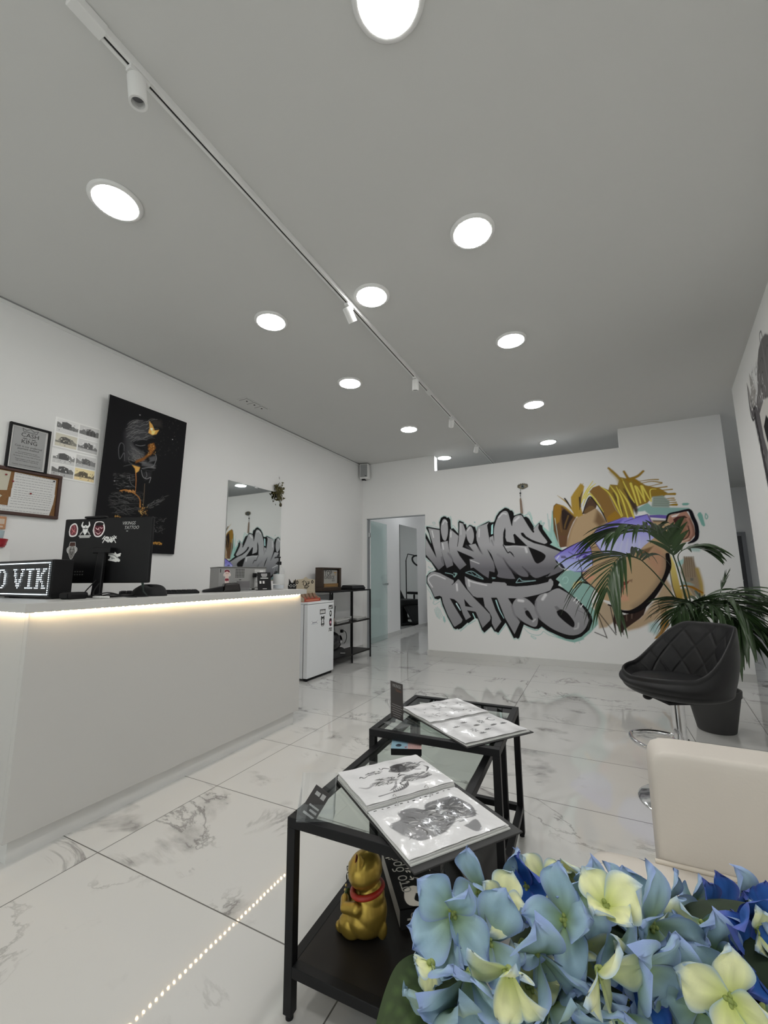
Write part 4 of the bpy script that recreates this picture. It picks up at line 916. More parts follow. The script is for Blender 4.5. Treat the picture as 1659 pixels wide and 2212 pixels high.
('S',[380,1011,376,1003],[2,2],(67,67,67),3,0.8),
('S',[482,1088,481,1083],[2,2],(48,48,48),3,0.8),
('S',[462,1000,452,994],[2,2],(50,50,50),3,0.8),
('S',[587,1084,583,1090],[2,2],(56,56,56),3,0.8),
('S',[603,914,600,922],[2,2],(72,72,72),3,0.8),
('S',[546,934,552,944],[2,2],(61,61,61),3,0.8),
('S',[576,1107,584,1113],[2,2],(71,71,71),3,0.8),
('S',[549,857,553,860],[2,2],(77,77,77),3,0.8),
('S',[424,816,422,812],[2,2],(63,63,63),3,0.8),
('S',[493,1066,500,1078],[2,2],(55,55,55),3,0.8),
('S',[460,1066,461,1067],[2,2],(78,78,78),3,0.8),
('S',[508,864,515,872],[2,2],(70,70,70),3,0.8),
('S',[575,843,580,847],[2,2],(58,58,58),3,0.8),
('S',[431,1084,438,1084],[2,2],(68,68,68),3,0.8),
('S',[552,1043,548,1034],[2,2],(69,69,69),3,0.8),
('S',[520,898,512,899],[2,2],(49,49,49),3,0.8),
('S',[438,811,446,808],[2,2],(62,62,62),3,0.8),
('S',[521,1086,524,1089],[2,2],(58,58,58),3,0.8),
('S',[502,1073,498,1064],[2,2],(61,61,61),3,0.8),
('S',[466,923,472,915],[2,2],(52,52,52),3,0.8),
('S',[493,833,484,823],[2,2],(71,71,71),3,0.8),
('S',[547,1148,554,1148],[2,2],(64,64,64),3,0.8),
('S',[423,1002,427,1011],[2,2],(56,56,56),3,0.8),
('S',[550,1004,555,1008],[2,2],(78,78,78),3,0.8),
('S',[416,900,419,895],[2,2],(75,75,75),3,0.8),
('S',[384,846,375,843],[2,2],(76,76,76),3,0.8),
('S',[570,982,568,989],[2,2],(70,70,70),3,0.8),
('S',[439,863,437,855],[2,2],(70,70,70),3,0.8),
('S',[563,1011,557,1006],[2,2],(73,73,73),3,0.8),
('S',[529,1114,531,1108],[2,2],(79,79,79),3,0.8),
('S',[445,883,452,883],[2,2],(65,65,65),3,0.8),
('S',[551,1143,542,1139],[2,2],(54,54,54),3,0.8),
('S',[391,1033,396,1041],[2,2],(55,55,55),3,0.8),
('S',[468,1103,466,1102],[2,2],(46,46,46),3,0.8),
('S',[586,902,581,895],[2,2],(71,71,71),3,0.8),
('S',[531,1117,522,1122],[2,2],(64,64,64),3,0.8),
('S',[529,877,522,881],[2,2],(67,67,67),3,0.8),
('S',[370,946,373,953],[2,2],(59,59,59),3,0.8),
('S',[502,1053,509,1064],[2,2],(59,59,59),3,0.8),
('S',[515,882,511,889],[2,2],(56,56,56),3,0.8),
('S',[395,911,395,906],[2,2],(60,60,60),3,0.8),
('S',[582,889,589,890],[2,2],(65,65,65),3,0.8),
('S',[525,970,523,978],[2,2],(50,50,50),3,0.8),
('S',[459,967,453,967],[2,2],(55,55,55),3,0.8),
('S',[420,836,428,842],[2,2],(53,53,53),3,0.8),
('S',[478,858,487,851],[2,2],(46,46,46),3,0.8),
('S',[486,1100,481,1100],[2,2],(55,55,55),3,0.8),
('S',[389,814,381,803],[2,2],(60,60,60),3,0.8),
('S',[434,927,442,932],[2,2],(74,74,74),3,0.8),
('S',[434,856,427,847],[2,2],(48,48,48),3,0.8),
('S',[354,980,345,983],[2,2],(52,52,52),3,0.8),
('P',[331,1084,420,1101,433,1050,377,1038,342,1047],(48,46,44),40,0.8,0,0),
('P',[319,1066,349,1043,374,1003,411,1019,391,975,358,958,323,967,329,1009],(196,150,78),8,1.0,0,0),
('P',[335,1011,355,1018,357,998,341,993],(240,225,190),6,1.0,0,0),
('P',[347,995,382,999,371,968,351,962],(238,205,130),10,0.9,0,0),
('P',[334,870,379,897,397,861,369,800,332,764,309,732,248,698,246,716,306,758,348,808],(120,76,34),16,1.0,0,0),
('S',[334,851,339,843],[2,2],(90,58,28),3,0.9),
('S',[340,792,339,785],[2,2],(206,164,92),3,0.9),
('S',[346,866,347,872],[2,2],(90,58,28),3,0.9),
('S',[342,807,339,801],[2,2],(170,118,56),3,0.9),
('S',[342,855,344,861],[2,2],(90,58,28),3,0.9),
('S',[361,876,357,883],[2,2],(90,58,28),3,0.9),
('S',[369,817,371,823],[2,2],(90,58,28),3,0.9),
('S',[377,852,385,852],[2,2],(170,118,56),3,0.9),
('S',[386,815,380,810],[2,2],(90,58,28),3,0.9),
('S',[375,836,371,835],[2,2],(170,118,56),3,0.9),
('S',[359,818,360,821],[2,2],(170,118,56),3,0.9),
('S',[363,857,362,859],[2,2],(170,118,56),3,0.9),
('S',[343,803,344,807],[2,2],(206,164,92),3,0.9),
('S',[344,790,346,795],[2,2],(170,118,56),3,0.9),
('S',[358,791,357,789],[2,2],(90,58,28),3,0.9),
('S',[383,876,377,876],[2,2],(170,118,56),3,0.9),
('S',[347,840,340,831],[2,2],(170,118,56),3,0.9),
('S',[373,861,368,852],[2,2],(90,58,28),3,0.9),
('S',[337,834,338,832],[2,2],(170,118,56),3,0.9),
('S',[386,851,378,845],[2,2],(170,118,56),3,0.9),
('S',[392,855,384,859],[2,2],(90,58,28),3,0.9),
('S',[377,829,371,826],[2,2],(90,58,28),3,0.9),
('S',[394,808,397,811],[2,2],(206,164,92),3,0.9),
('S',[355,823,357,822],[2,2],(170,118,56),3,0.9),
('S',[349,881,348,877],[2,2],(206,164,92),3,0.9),
('S',[392,805,384,808],[2,2],(170,118,56),3,0.9),
('S',[365,880,366,889],[2,2],(206,164,92),3,0.9),
('S',[357,798,363,806],[2,2],(170,118,56),3,0.9),
('S',[349,841,348,849],[2,2],(206,164,92),3,0.9),
('S',[345,878,347,883],[2,2],(90,58,28),3,0.9),
('S',[335,856,327,861],[2,2],(90,58,28),3,0.9),
('S',[384,868,379,861],[2,2],(170,118,56),3,0.9),
('S',[350,793,347,792],[2,2],(206,164,92),3,0.9),
('S',[386,875,380,867],[2,2],(170,118,56),3,0.9),
('S',[352,801,346,798],[2,2],(90,58,28),3,0.9),
('S',[360,857,353,864],[2,2],(206,164,92),3,0.9),
('S',[388,808,389,813],[2,2],(90,58,28),3,0.9),
('S',[344,864,346,858],[2,2],(90,58,28),3,0.9),
('S',[368,821,373,828],[2,2],(90,58,28),3,0.9),
('S',[397,820,400,829],[2,2],(206,164,92),3,0.9),
('S',[354,882,359,875],[2,2],(206,164,92),3,0.9),
('S',[362,792,360,791],[2,2],(170,118,56),3,0.9),
('S',[381,849,390,845],[2,2],(170,118,56),3,0.9),
('S',[374,870,377,870],[2,2],(170,118,56),3,0.9),
('S',[348,839,351,837],[2,2],(170,118,56),3,0.9),
('S',[383,846,377,845],[2,2],(206,164,92),3,0.9),
('S',[352,868,350,861],[2,2],(170,118,56),3,0.9),
('S',[332,855,330,859],[2,2],(90,58,28),3,0.9),
('S',[358,872,352,870],[2,2],(170,118,56),3,0.9),
('S',[371,839,374,833],[2,2],(170,118,56),3,0.9),
('S',[384,884,384,877],[2,2],(90,58,28),3,0.9),
('S',[343,827,348,822],[2,2],(90,58,28),3,0.9),
('S',[335,837,341,842],[2,2],(170,118,56),3,0.9),
('S',[361,816,367,824],[2,2],(170,118,56),3,0.9),
('S',[340,830,335,827],[2,2],(90,58,28),3,0.9),
('S',[360,859,362,856],[2,2],(206,164,92),3,0.9),
('S',[353,882,359,882],[2,2],(170,118,56),3,0.9),
('S',[372,864,378,868],[2,2],(206,164,92),3,0.9),
('S',[376,873,381,872],[2,2],(206,164,92),3,0.9),
('S',[359,843,367,836],[2,2],(170,118,56),3,0.9),
('P',[222,676,287,672,280,641,257,617,247,653],(196,150,78),8,1.0,0,0),
('S',[257,623,267,561,272,461],[5,4,2],(176,116,64),4,1.0),
('S',[339,550,344,448,345,365],[2,2,2],(128,112,90),4,1.0),
('S',[155,459,199,473,262,459,311,423,321,361],[6,7,6,5,9],(176,120,62),6,1.0),
('S',[350,316,350,321],[2,2],(190,140,70),3,0.95),
('S',[370,332,372,327],[2,2],(120,84,40),3,0.95),
('S',[330,323,333,320],[2,2],(226,190,120),3,0.95),
('S',[344,355,347,361],[2,2],(190,140,70),3,0.95),
('S',[346,351,337,350],[2,2],(190,140,70),3,0.95),
('S',[341,308,333,307],[2,2],(226,190,120),3,0.95),
('S',[346,356,343,350],[2,2],(190,140,70),3,0.95),
('S',[327,329,323,331],[2,2],(190,140,70),3,0.95),
('S',[378,362,380,369],[2,2],(226,190,120),3,0.95),
('S',[327,327,318,334],[2,2],(120,84,40),3,0.95),
('S',[330,329,333,324],[2,2],(190,140,70),3,0.95),
('S',[340,350,338,346],[2,2],(120,84,40),3,0.95),
('S',[367,328,367,334],[2,2],(226,190,120),3,0.95),
('S',[357,321,350,311],[2,2],(120,84,40),3,0.95),
('S',[330,333,327,336],[2,2],(226,190,120),3,0.95),
('S',[350,333,349,336],[2,2],(120,84,40),3,0.95),
('S',[336,282,343,290],[2,2],(120,84,40),3,0.95),
('S',[372,311,366,317],[2,2],(120,84,40),3,0.95),
('S',[350,360,359,360],[2,2],(120,84,40),3,0.95),
('S',[317,320,326,321],[2,2],(226,190,120),3,0.95),
('S',[338,346,335,343],[2,2],(190,140,70),3,0.95),
('S',[337,353,340,359],[2,2],(190,140,70),3,0.95),
('S',[376,307,378,311],[2,2],(226,190,120),3,0.95),
('S',[334,322,341,324],[2,2],(226,190,120),3,0.95),
('S',[358,349,358,344],[2,2],(120,84,40),3,0.95),
('S',[331,334,339,337],[2,2],(120,84,40),3,0.95),
('S',[350,298,342,304],[2,2],(190,140,70),3,0.95),
('S',[335,315,337,311],[2,2],(190,140,70),3,0.95),
('S',[380,336,386,343],[2,2],(120,84,40),3,0.95),
('S',[336,343,340,346],[2,2],(120,84,40),3,0.95),
('S',[351,352,349,346],[2,2],(120,84,40),3,0.95),
('S',[344,378,338,383],[2,2],(226,190,120),3,0.95),
('S',[370,312,377,317],[2,2],(190,140,70),3,0.95),
('S',[342,300,342,301],[2,2],(226,190,120),3,0.95),
('S',[334,322,333,327],[2,2],(190,140,70),3,0.95),
('S',[359,327,369,323],[2,2],(226,190,120),3,0.95),
('S',[346,343,345,335],[2,2],(120,84,40),3,0.95),
('S',[378,339,383,335],[2,2],(120,84,40),3,0.95),
('S',[344,330,339,338],[2,2],(190,140,70),3,0.95),
('S',[335,344,343,342],[2,2],(120,84,40),3,0.95),
('S',[337,314,339,306],[2,2],(226,190,120),3,0.95),
('S',[327,326,325,325],[2,2],(190,140,70),3,0.95),
('S',[327,359,319,351],[2,2],(190,140,70),3,0.95),
('S',[356,347,357,353],[2,2],(190,140,70),3,0.95),
('S',[347,319,351,320],[2,2],(226,190,120),3,0.95),
('S',[316,331,313,325],[2,2],(226,190,120),3,0.95),
('S',[358,357,363,362],[2,2],(226,190,120),3,0.95),
('S',[344,333,337,328],[2,2],(120,84,40),3,0.95),
('S',[342,355,342,362],[2,2],(120,84,40),3,0.95),
('S',[373,326,374,327],[2,2],(190,140,70),3,0.95),
('S',[336,346,332,341],[2,2],(120,84,40),3,0.95),
('S',[327,312,332,315],[2,2],(226,190,120),3,0.95),
('S',[340,324,331,318],[2,2],(226,190,120),3,0.95),
('S',[348,350,341,349],[2,2],(190,140,70),3,0.95),
('S',[358,311,359,314],[2,2],(190,140,70),3,0.95),
('S',[325,365,327,358],[2,2],(190,140,70),3,0.95),
('S',[373,346,374,346],[2,2],(120,84,40),3,0.95),
('S',[350,335,349,334],[2,2],(226,190,120),3,0.95),
('S',[390,307,388,298],[2,2],(120,84,40),3,0.95),
('S',[347,320,355,312],[2,2],(120,84,40),3,0.95),
('S',[213,462,221,456],[2,2],(206,150,90),3,0.9),
('S',[215,465,223,461],[2,2],(206,150,90),3,0.9),
('S',[215,460,220,476],[2,2],(206,150,90),3,0.9),
('S',[254,480,263,464],[2,2],(206,150,90),3,0.9),
('S',[201,463,208,465],[2,2],(206,150,90),3,0.9),
('S',[222,473,230,472],[2,2],(206,150,90),3,0.9),
('S',[201,472,208,470],[2,2],(206,150,90),3,0.9),
('S',[164,460,172,450],[2,2],(206,150,90),3,0.9),
('S',[249,472,257,474],[2,2],(206,150,90),3,0.9),
('S',[245,479,254,465],[2,2],(206,150,90),3,0.9),
('S',[203,475,211,469],[2,2],(206,150,90),3,0.9),
('S',[234,477,243,466],[2,2],(206,150,90),3,0.9),
('S',[225,479,233,471],[2,2],(206,150,90),3,0.9),
('S',[223,461,229,476],[2,2],(206,150,90),3,0.9),
('S',[226,465,232,474],[2,2],(206,150,90),3,0.9),
('S',[264,468,270,483],[2,2],(206,150,90),3,0.9),
('S',[255,480,264,468],[2,2],(206,150,90),3,0.9),
('S',[249,484,257,478],[2,2],(206,150,90),3,0.9),
('S',[225,472,234,458],[2,2],(206,150,90),3,0.9),
('S',[228,480,237,470],[2,2],(206,150,90),3,0.9),
('S',[191,469,199,459],[2,2],(206,150,90),3,0.9),
('S',[262,473,270,467],[2,2],(206,150,90),3,0.9),
('S',[232,472,241,464],[2,2],(206,150,90),3,0.9),
('S',[248,466,254,475],[2,2],(206,150,90),3,0.9),
('S',[468,88,489,84],[2,3],(190,140,64),3,0.9),
('S',[480,95,503,80],[2,3],(190,140,64),3,0.9),
('S',[512,97,536,73],[2,3],(190,140,64),3,0.9),
('S',[450,96,473,73],[2,3],(190,140,64),3,0.9),
('S',[514,93,536,81],[2,3],(190,140,64),3,0.9),
('S',[517,82,538,78],[2,3],(190,140,64),3,0.9),
('S',[445,82,465,89],[2,3],(190,140,64),3,0.9),
('S',[502,81,524,73],[2,3],(190,140,64),3,0.9),
('S',[436,91,458,74],[2,3],(190,140,64),3,0.9),
('S',[479,88,500,92],[2,3],(190,140,64),3,0.9),
('S',[496,91,517,90],[2,3],(190,140,64),3,0.9),
('S',[517,89,539,84],[2,3],(190,140,64),3,0.9),
('S',[475,84,497,76],[2,3],(190,140,64),3,0.9),
('S',[443,93,466,77],[2,3],(190,140,64),3,0.9),
('S',[476,93,499,73],[2,3],(190,140,64),3,0.9),
('S',[485,74,505,87],[2,3],(190,140,64),3,0.9),
('S',[454,83,474,89],[2,3],(190,140,64),3,0.9),
('S',[504,93,525,90],[2,3],(190,140,64),3,0.9),
('S',[459,74,479,83],[2,3],(190,140,64),3,0.9),
('S',[514,72,534,87],[2,3],(190,140,64),3,0.9),
('S',[238,1088,241,1088],[5,5],(190,190,190),3,1.0),
('S',[538,976,541,975],[5,5],(190,190,190),3,1.0),
('S',[105,525,107,525],[5,5],(190,190,190),3,1.0),
('S',[138,262,146,263],[3,3],(196,150,78),4,1.0),
('S',[141,270,142,256],[2,2],(196,150,78),4,1.0),
('S',[150,265,168,265],[3,3],(196,150,78),4,1.0),
('S',[157,272,157,259],[2,2],(196,150,78),4,1.0),
('S',[172,260,180,262],[3,3],(196,150,78),4,1.0)]
FLORETS=[([-0.1251,0.4102,0.7539],[0.13,-0.99,-0.048],0.05,'b',100,0),
([-0.089,0.4021,0.7743],[0.448,-0.892,-0.053],0.046,'y',75,0),
([-0.0736,0.4593,0.75],[0.529,-0.837,0.136],0.05,'b',115,0),
([-0.1125,0.483,0.7623],[0.309,-0.827,0.469],0.042,'y',60,0),
([-0.0947,0.5386,0.7538],[0.349,-0.681,0.643],0.044,'d',20,0),
([-0.0614,0.596,0.7476],[0.424,-0.837,0.347],0.044,'y',50,0),
([-0.0511,0.4842,0.7695],[0.446,-0.884,0.138],0.048,'b',100,0),
([-0.033,0.5265,0.7739],[0.508,-0.767,0.391],0.044,'b',80,0),
([-0.0223,0.4422,0.769],[0.449,-0.892,0.044],0.052,'y',95,0),
([-0.0137,0.4754,0.7982],[0.605,-0.754,0.255],0.044,'y',20,0),
([0.0101,0.4779,0.7545],[0.651,-0.757,-0.054],0.054,'b',40,0),
([0.0026,0.5718,0.7458],[0.455,-0.67,0.587],0.046,'b',10,0),
([0.0238,0.5292,0.7595],[0.605,-0.754,0.255],0.048,'b',70,0),
([-0.1339,0.4043,0.7296],[0.16,-0.958,-0.237],0.05,'g',60,0),
([-0.0631,0.4527,0.7205],[0.42,-0.84,-0.343],0.048,'g',80,0),
([-0.006,0.4505,0.7351],[0.42,-0.84,-0.343],0.048,'b',85,0),
([-0.1546,0.3941,0.7616],[-0.173,-0.985,-0.018],0.026,'y',90,0),
([-0.1511,0.4454,0.7694],[-0.051,-0.934,0.352],0.044,'b',45,0),
([-0.1373,0.4993,0.7597],[0.092,-0.818,0.568],0.04,'b',30,0),
([0.0397,0.6171,0.7226],[0.64,-0.624,0.449],0.044,'b',50,0),
([-0.0462,0.5005,0.6895],[0.433,-0.866,-0.25],0.046,'g',10,0),
([-0.1019,0.4666,0.6912],[0.42,-0.84,-0.343],0.048,'g',30,0),
([-0.074,0.5097,0.7525],[0.424,-0.837,0.347],0.044,'d',75,0),
([0.045,0.5541,0.7095],[0.685,-0.726,-0.054],0.044,'g',60,0),
([0.0495,0.5748,0.7339],[0.446,-0.884,0.138],0.042,'y',90,1),
([0.0726,0.5853,0.7402],[0.249,-0.933,0.258],0.048,'b',120,1),
([0.1041,0.5872,0.7547],[0.44,-0.869,0.225],0.054,'d',65,1),
([0.1088,0.5711,0.7305],[0.535,-0.843,-0.054],0.052,'d',30,1),
([0.0764,0.5667,0.7279],[0.358,-0.932,-0.052],0.048,'b',85,1),
([0.1161,0.5763,0.7546],[0.52,-0.824,0.224],0.034,'y',20,1),
([0.075,0.4954,0.7433],[0.448,-0.892,-0.053],0.052,'y',80,1),
([0.0536,0.5114,0.7194],[0.251,-0.937,-0.244],0.048,'b',20,1),
([0.1029,0.5238,0.7255],[0.61,-0.778,-0.151],0.05,'b',60,1),
([0.0794,0.6739,0.7058],[0.183,-0.793,0.581],0.04,'b',70,1),
([0.1092,0.7011,0.7002],[0.327,-0.636,0.699],0.042,'d',40,1),
([0.1362,0.7033,0.7002],[0.455,-0.67,0.587],0.046,'b',15,1),
([0.1497,0.6864,0.7063],[0.567,-0.683,0.46],0.046,'d',75,1),
([0.1365,0.5966,0.7294],[0.767,-0.639,0.057],0.05,'b',50,1),
([0.127,0.5598,0.718],[0.768,-0.625,-0.143],0.05,'b',20,1),
([0.1251,0.6218,0.681],[0.52,-0.817,-0.25],0.046,'g',0,1),
([0.1685,0.671,0.7189],[0.799,-0.462,0.385],0.048,'d',33,1),
([-0.1185,0.454,0.7489],[0.308,-0.937,0.167],0.044,'b',61,0),
([-0.0915,0.4804,0.7398],[0.136,-0.965,-0.224],0.044,'b',70,0),
([-0.0698,0.4977,0.7352],[0.629,-0.755,0.184],0.044,'b',28,0),
([-0.0423,0.4937,0.7401],[0.473,-0.877,-0.087],0.044,'y',22,0),
([-0.0052,0.511,0.7478],[0.275,-0.921,0.276],0.044,'b',3,0),
([-0.0015,0.5017,0.7142],[0.63,-0.75,0.202],0.044,'d',24,0),
([-0.0231,0.4859,0.7098],[0.313,-0.943,0.116],0.044,'b',47,0),
([-0.0502,0.4809,0.7255],[0.669,-0.742,-0.051],0.044,'b',49,0),
([-0.0829,0.4659,0.7179],[0.262,-0.96,-0.101],0.044,'y',35,0),
([-0.1183,0.4374,0.7146],[0.699,-0.686,0.204],0.044,'b',70,0),
([-0.1571,0.4474,0.7404],[0.09,-0.994,-0.07],0.044,'b',90,0),
([0.0234,0.5411,0.7221],[0.668,-0.742,0.045],0.044,'b',52,0),
([0.0328,0.5209,0.7022],[0.518,-0.856,0.003],0.044,'g',20,0),
([0.0166,0.582,0.7275],[0.307,-0.927,0.214],0.044,'b',5,0),
([-0.0222,0.5804,0.7553],[0.127,-0.986,0.112],0.044,'b',35,0),
([-0.0799,0.5644,0.7461],[0.474,-0.88,0.027],0.044,'y',43,0),
([-0.115,0.5227,0.7542],[0.743,-0.657,-0.129],0.044,'b',52,0),
([0.0583,0.5837,0.7077],[0.542,-0.841,0.009],0.044,'b',23,1),
([0.0895,0.6085,0.7206],[0.403,-0.91,0.095],0.044,'d',81,1),
([0.0931,0.5891,0.7123],[0.227,-0.972,-0.056],0.044,'y',7,1),
([0.1017,0.5711,0.7104],[0.255,-0.948,0.188],0.044,'d',78,1),
([0.0704,0.543,0.7164],[0.182,-0.946,0.267],0.044,'b',37,1),
([0.1212,0.6354,0.7219],[0.105,-0.994,-0.034],0.044,'g',10,1),
([0.1106,0.6659,0.7115],[0.576,-0.767,0.281],0.044,'d',2,1),
([0.0865,0.6418,0.715],[0.293,-0.912,0.288],0.044,'d',83,1),
([0.1294,0.6187,0.7114],[0.653,-0.721,0.233],0.044,'g',87,1),
([0.0978,0.5484,0.6991],[0.293,-0.947,-0.135],0.044,'b',56,1),
([0.07,0.5344,0.6993],[0.184,-0.983,-0.022],0.044,'d',20,1)]
BLUELEAF=[[-0.1473,0.4593,0.7001],[-0.1603,0.4221,0.714],[-0.1736,0.3927,0.7141],[-0.1971,0.3672,0.6954]]
FRONDS=[([[0.625,3.86,0.779],[0.603,3.84,0.907],[0.567,3.8,1.159],[0.509,3.74,1.334],[0.443,3.68,1.416],[0.365,3.62,1.438],[0.27,3.56,1.436],[0.174,3.5,1.405]],0.4,0.52,0.55,0.03,14),
([[0.618,3.86,0.778],[0.542,3.8,0.9],[0.438,3.72,1.065],[0.366,3.66,1.156],[0.306,3.6,1.212],[0.213,3.52,1.237],[0.139,3.46,1.178],[0.092,3.42,1.077],[0.075,3.4,0.962]],0.42,0.46,0.6,0.032,15),
([[0.632,3.86,0.779],[0.61,3.88,0.949],[0.586,3.9,1.125],[0.567,3.9,1.242],[0.551,3.88,1.341],[0.538,3.85,1.403]],0.18,0.6,0.2,0.044,6),
([[0.64,3.86,0.779],[0.638,3.92,0.947],[0.618,3.96,1.134],[0.608,3.98,1.235],[0.662,4.0,1.289],[0.738,4.0,1.296],[0.788,4.0,1.276]],0.22,0.6,0.5,0.034,8),
([[0.647,3.86,0.779],[0.629,3.8,0.843],[0.578,3.72,0.888],[0.509,3.66,0.85],[0.464,3.62,0.762]],0.22,0.3,0.5,0.026,9),
([[0.65,3.86,0.779],[0.64,3.78,0.853],[0.61,3.7,0.898],[0.547,3.62,0.878],[0.496,3.56,0.793]],0.22,0.3,0.5,0.026,9),
([[0.661,3.86,0.78],[0.684,3.9,0.863],[0.721,3.92,0.909],[0.773,3.94,0.896],[0.81,3.96,0.81]],0.22,0.3,0.5,0.028,9),
([[0.664,3.86,0.78],[0.674,3.78,0.845],[0.71,3.7,0.884],[0.759,3.64,0.85],[0.779,3.6,0.769]],0.24,0.3,0.5,0.03,9),
([[0.668,3.86,0.78],[0.737,3.88,0.865],[0.83,3.9,0.925],[0.914,3.9,0.951],[0.975,3.9,0.902]],0.24,0.3,0.45,0.024,10),
([[0.675,3.86,0.78],[0.768,3.84,0.852],[0.813,3.84,0.953],[0.863,3.84,1.087]],0.1,0.75,0.1,0.03,3),
([[0.675,3.86,0.78],[0.751,3.8,0.829],[0.83,3.74,0.88],[0.883,3.68,0.858],[0.904,3.64,0.8]],0.36,0.4,0.75,0.046,9),
([[0.675,3.86,0.78],[0.793,3.84,0.828],[0.906,3.8,0.794],[0.986,3.76,0.707],[1.043,3.74,0.621]],0.28,0.3,0.5,0.03,11),
([[0.672,3.86,0.78],[0.793,3.92,0.864],[0.945,3.96,0.915],[1.083,3.98,0.917],[1.168,3.98,0.869]],0.26,0.3,0.4,0.026,11),
([[0.654,3.86,0.78],[0.655,3.8,0.827],[0.662,3.74,0.872],[0.659,3.66,0.854],[0.648,3.6,0.787]],0.2,0.3,0.6,0.03,8),
([[0.682,3.86,0.781],[0.804,3.78,0.8],[0.866,3.7,0.77],[0.883,3.66,0.683]],0.34,0.35,0.9,0.05,7)]
# ================================================================ THE SETTING
XL = -3.204; YB = 5.63; HC = 2.855
M_door2 = glass_mat('added_pane_glass', (.93, .95, .95))
def slab(name, boxes, m, **k):
    mb = MB()
    for a, b in boxes: mb.box(a, b)
    return struct(name, mb, m, **k)
slab('floor', [((-3.7, -3.1, -.1), (3.4, 11, 0))], M_floor)
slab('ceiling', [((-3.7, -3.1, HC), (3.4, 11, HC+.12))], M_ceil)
slab('wall_left', [((XL-.14, -3, 0), (XL, YB, HC))], M_wall)
slab('wall_corridor', [((-3.55, YB+.11, 0), (-3.395, 10.9, HC))], M_wall)
slab('wall_back', [((-3.4, YB, 0), (-3.12, YB+.11, HC)), ((-3.12, YB, 1.985), (-2.152, YB+.11, HC)), ((-2.152, YB, 0), (1.388, YB+.11, 2.618)), ((-2.152, YB, 2.618), (-1.985, YB+.11, HC)), ((.388, YB, 2.618), (1.388, YB+.11, HC))], M_wall)
slab('wall_far', [((-3.6, 10.8, 0), (3.4, 10.92, HC))], M_wall)
slab('wall_front', [((-3.4, -3.12, 0), (-3.15, -3, HC)), ((.15, -3.12, 0), (.5, -3, HC)), ((-3.15, -3.12, 2.55), (.15, -3, HC)), ((-3.15, -3.12, 0), (.15, -3, .05))], M_wall)
wn = thing('added_window_1', None, None, (-1.5, -3.06, .05)); wn['kind'] = 'structure'  # unseen shopfront window, added to let in daylight from behind the viewer
mb = MB(); mb.box((-1.64, -.004, .01), (1.64, .004, 2.49)); ob('glass', mb, M_door2, wn)
mb = MB()
for x in (-1.65, -.02, 1.61): mb.box((x, -.03, 0), (x+.04, .03, 2.5))
mb.box((-1.61, -.03, 2.46), (1.61, .03, 2.5)); mb.box((-1.61, -.03, 0), (1.61, .03, .05)); ob('frame', mb, M_black, wn)
slab('wall_end', [((1.22, 3, 0), (3.2, 3.1, HC))], M_wall)
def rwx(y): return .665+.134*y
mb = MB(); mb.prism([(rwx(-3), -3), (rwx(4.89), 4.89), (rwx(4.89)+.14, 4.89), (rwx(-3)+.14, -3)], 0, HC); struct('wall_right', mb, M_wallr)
slab('wall_passage', [((3.2, 3, 0), (3.32, 10.9, HC))], M_wall)
slab('baseboard_back', [((-2.152, YB-.012, 0), (1.388, YB, .078)), ((-2.164, YB-.012, 0), (-2.152, YB+.11, .078))], M_skirt)
slab('baseboard_corridor', [((-3.395, YB+.11, 0), (-3.383, 10.8, .078))], M_skirt)
slab('baseboard_left', [((XL, -3, 0), (XL+.012, YB, .078))], M_skirt)
# shadow-gap profile where the ceiling meets the left wall
slab('trim_1', [((XL, -3, 2.822), (XL+.010, YB, 2.845))], M_white)
slab('trim_2', [((XL, -3, 2.846), (XL+.012, YB, 2.8548))], mat('shadow_gap', (.30, .30, .30), .9))
# door frame of the back room: slim aluminium head and jamb channel
M_alu = mat('aluminium_channel', (.42, .44, .46), .35, .8)
slab('trim_3', [((-3.12, YB-.004, 1.972), (-2.152, YB+.05, 1.985)), ((-3.12, YB-.004, 0), (-3.098, YB+.045, 1.985))], M_alu)
# glass door leaf, swung open against the passage wall
g = thing('glass_door', 'frameless greenish glass door leaf swung open into the back room', 'door', (-3.085, YB+.06, .008))
mb = MB(); mb.box((-.255, .02, 0), (-.247, 1.06, 2.02)); ob('pane', mb, M_door, g, kind='structure')
mb = MB(); mb.box((-.262, .012, 0), (-.24, .022, 2.02)); ob('seal_strip', mb, mat('grey_green_seal', (.10, .13, .13), .4), g)
for z in (.2, 1.68):
    mb = MB(); mb.box((-.275, .0, z), (-.225, .075, z+.09)); mb.box((-.255, -.045, z+.01), (-.0, .0, z+.08)); ob('hinge', mb, M_steel, g, bevel=.003)
mb = MB(); mb.cyl((-.30, 1.0, .95), (-.20, 1.0, .95), .018); ob('handle', mb, M_steel, g, smooth=40)
g['kind'] = 'structure'
del g['category']; g.name = 'door_1'
# grey door seen at the end of the passage on the right
d = thing('door_2', None, None, (2.36, 10.79, 0)); d['kind'] = 'structure'
M_gd = mat('dark_grey_door', (.07, .07, .075), .5); M_gf = mat('grey_door_frame', (.26, .265, .28), .5)
mb = MB(); mb.box((-.45, -.03, 0), (.36, 0, 1.84)); ob('leaf', mb, M_gd, d, bevel=.004)
mb = MB(); mb.box((-.52, -.05, 0), (-.45, 0, 1.92)); mb.box((.36, -.05, 0), (.43, 0, 1.92)); mb.box((-.45, -.05, 1.84), (.36, 0, 1.92)); ob('frame', mb, M_gf, d, bevel=.004)
mb = MB(); mb.cyl((.28, -.03, .95), (.28, -.08, .95), .012); mb.cyl((.28, -.08, .95), (.17, -.08, .95), .01); ob('handle', mb, M_steel, d, smooth=40)
slab('wall_side', [((-3.4, 10.3, 0), (-3.0, 10.4, HC))], M_wall) if False else None
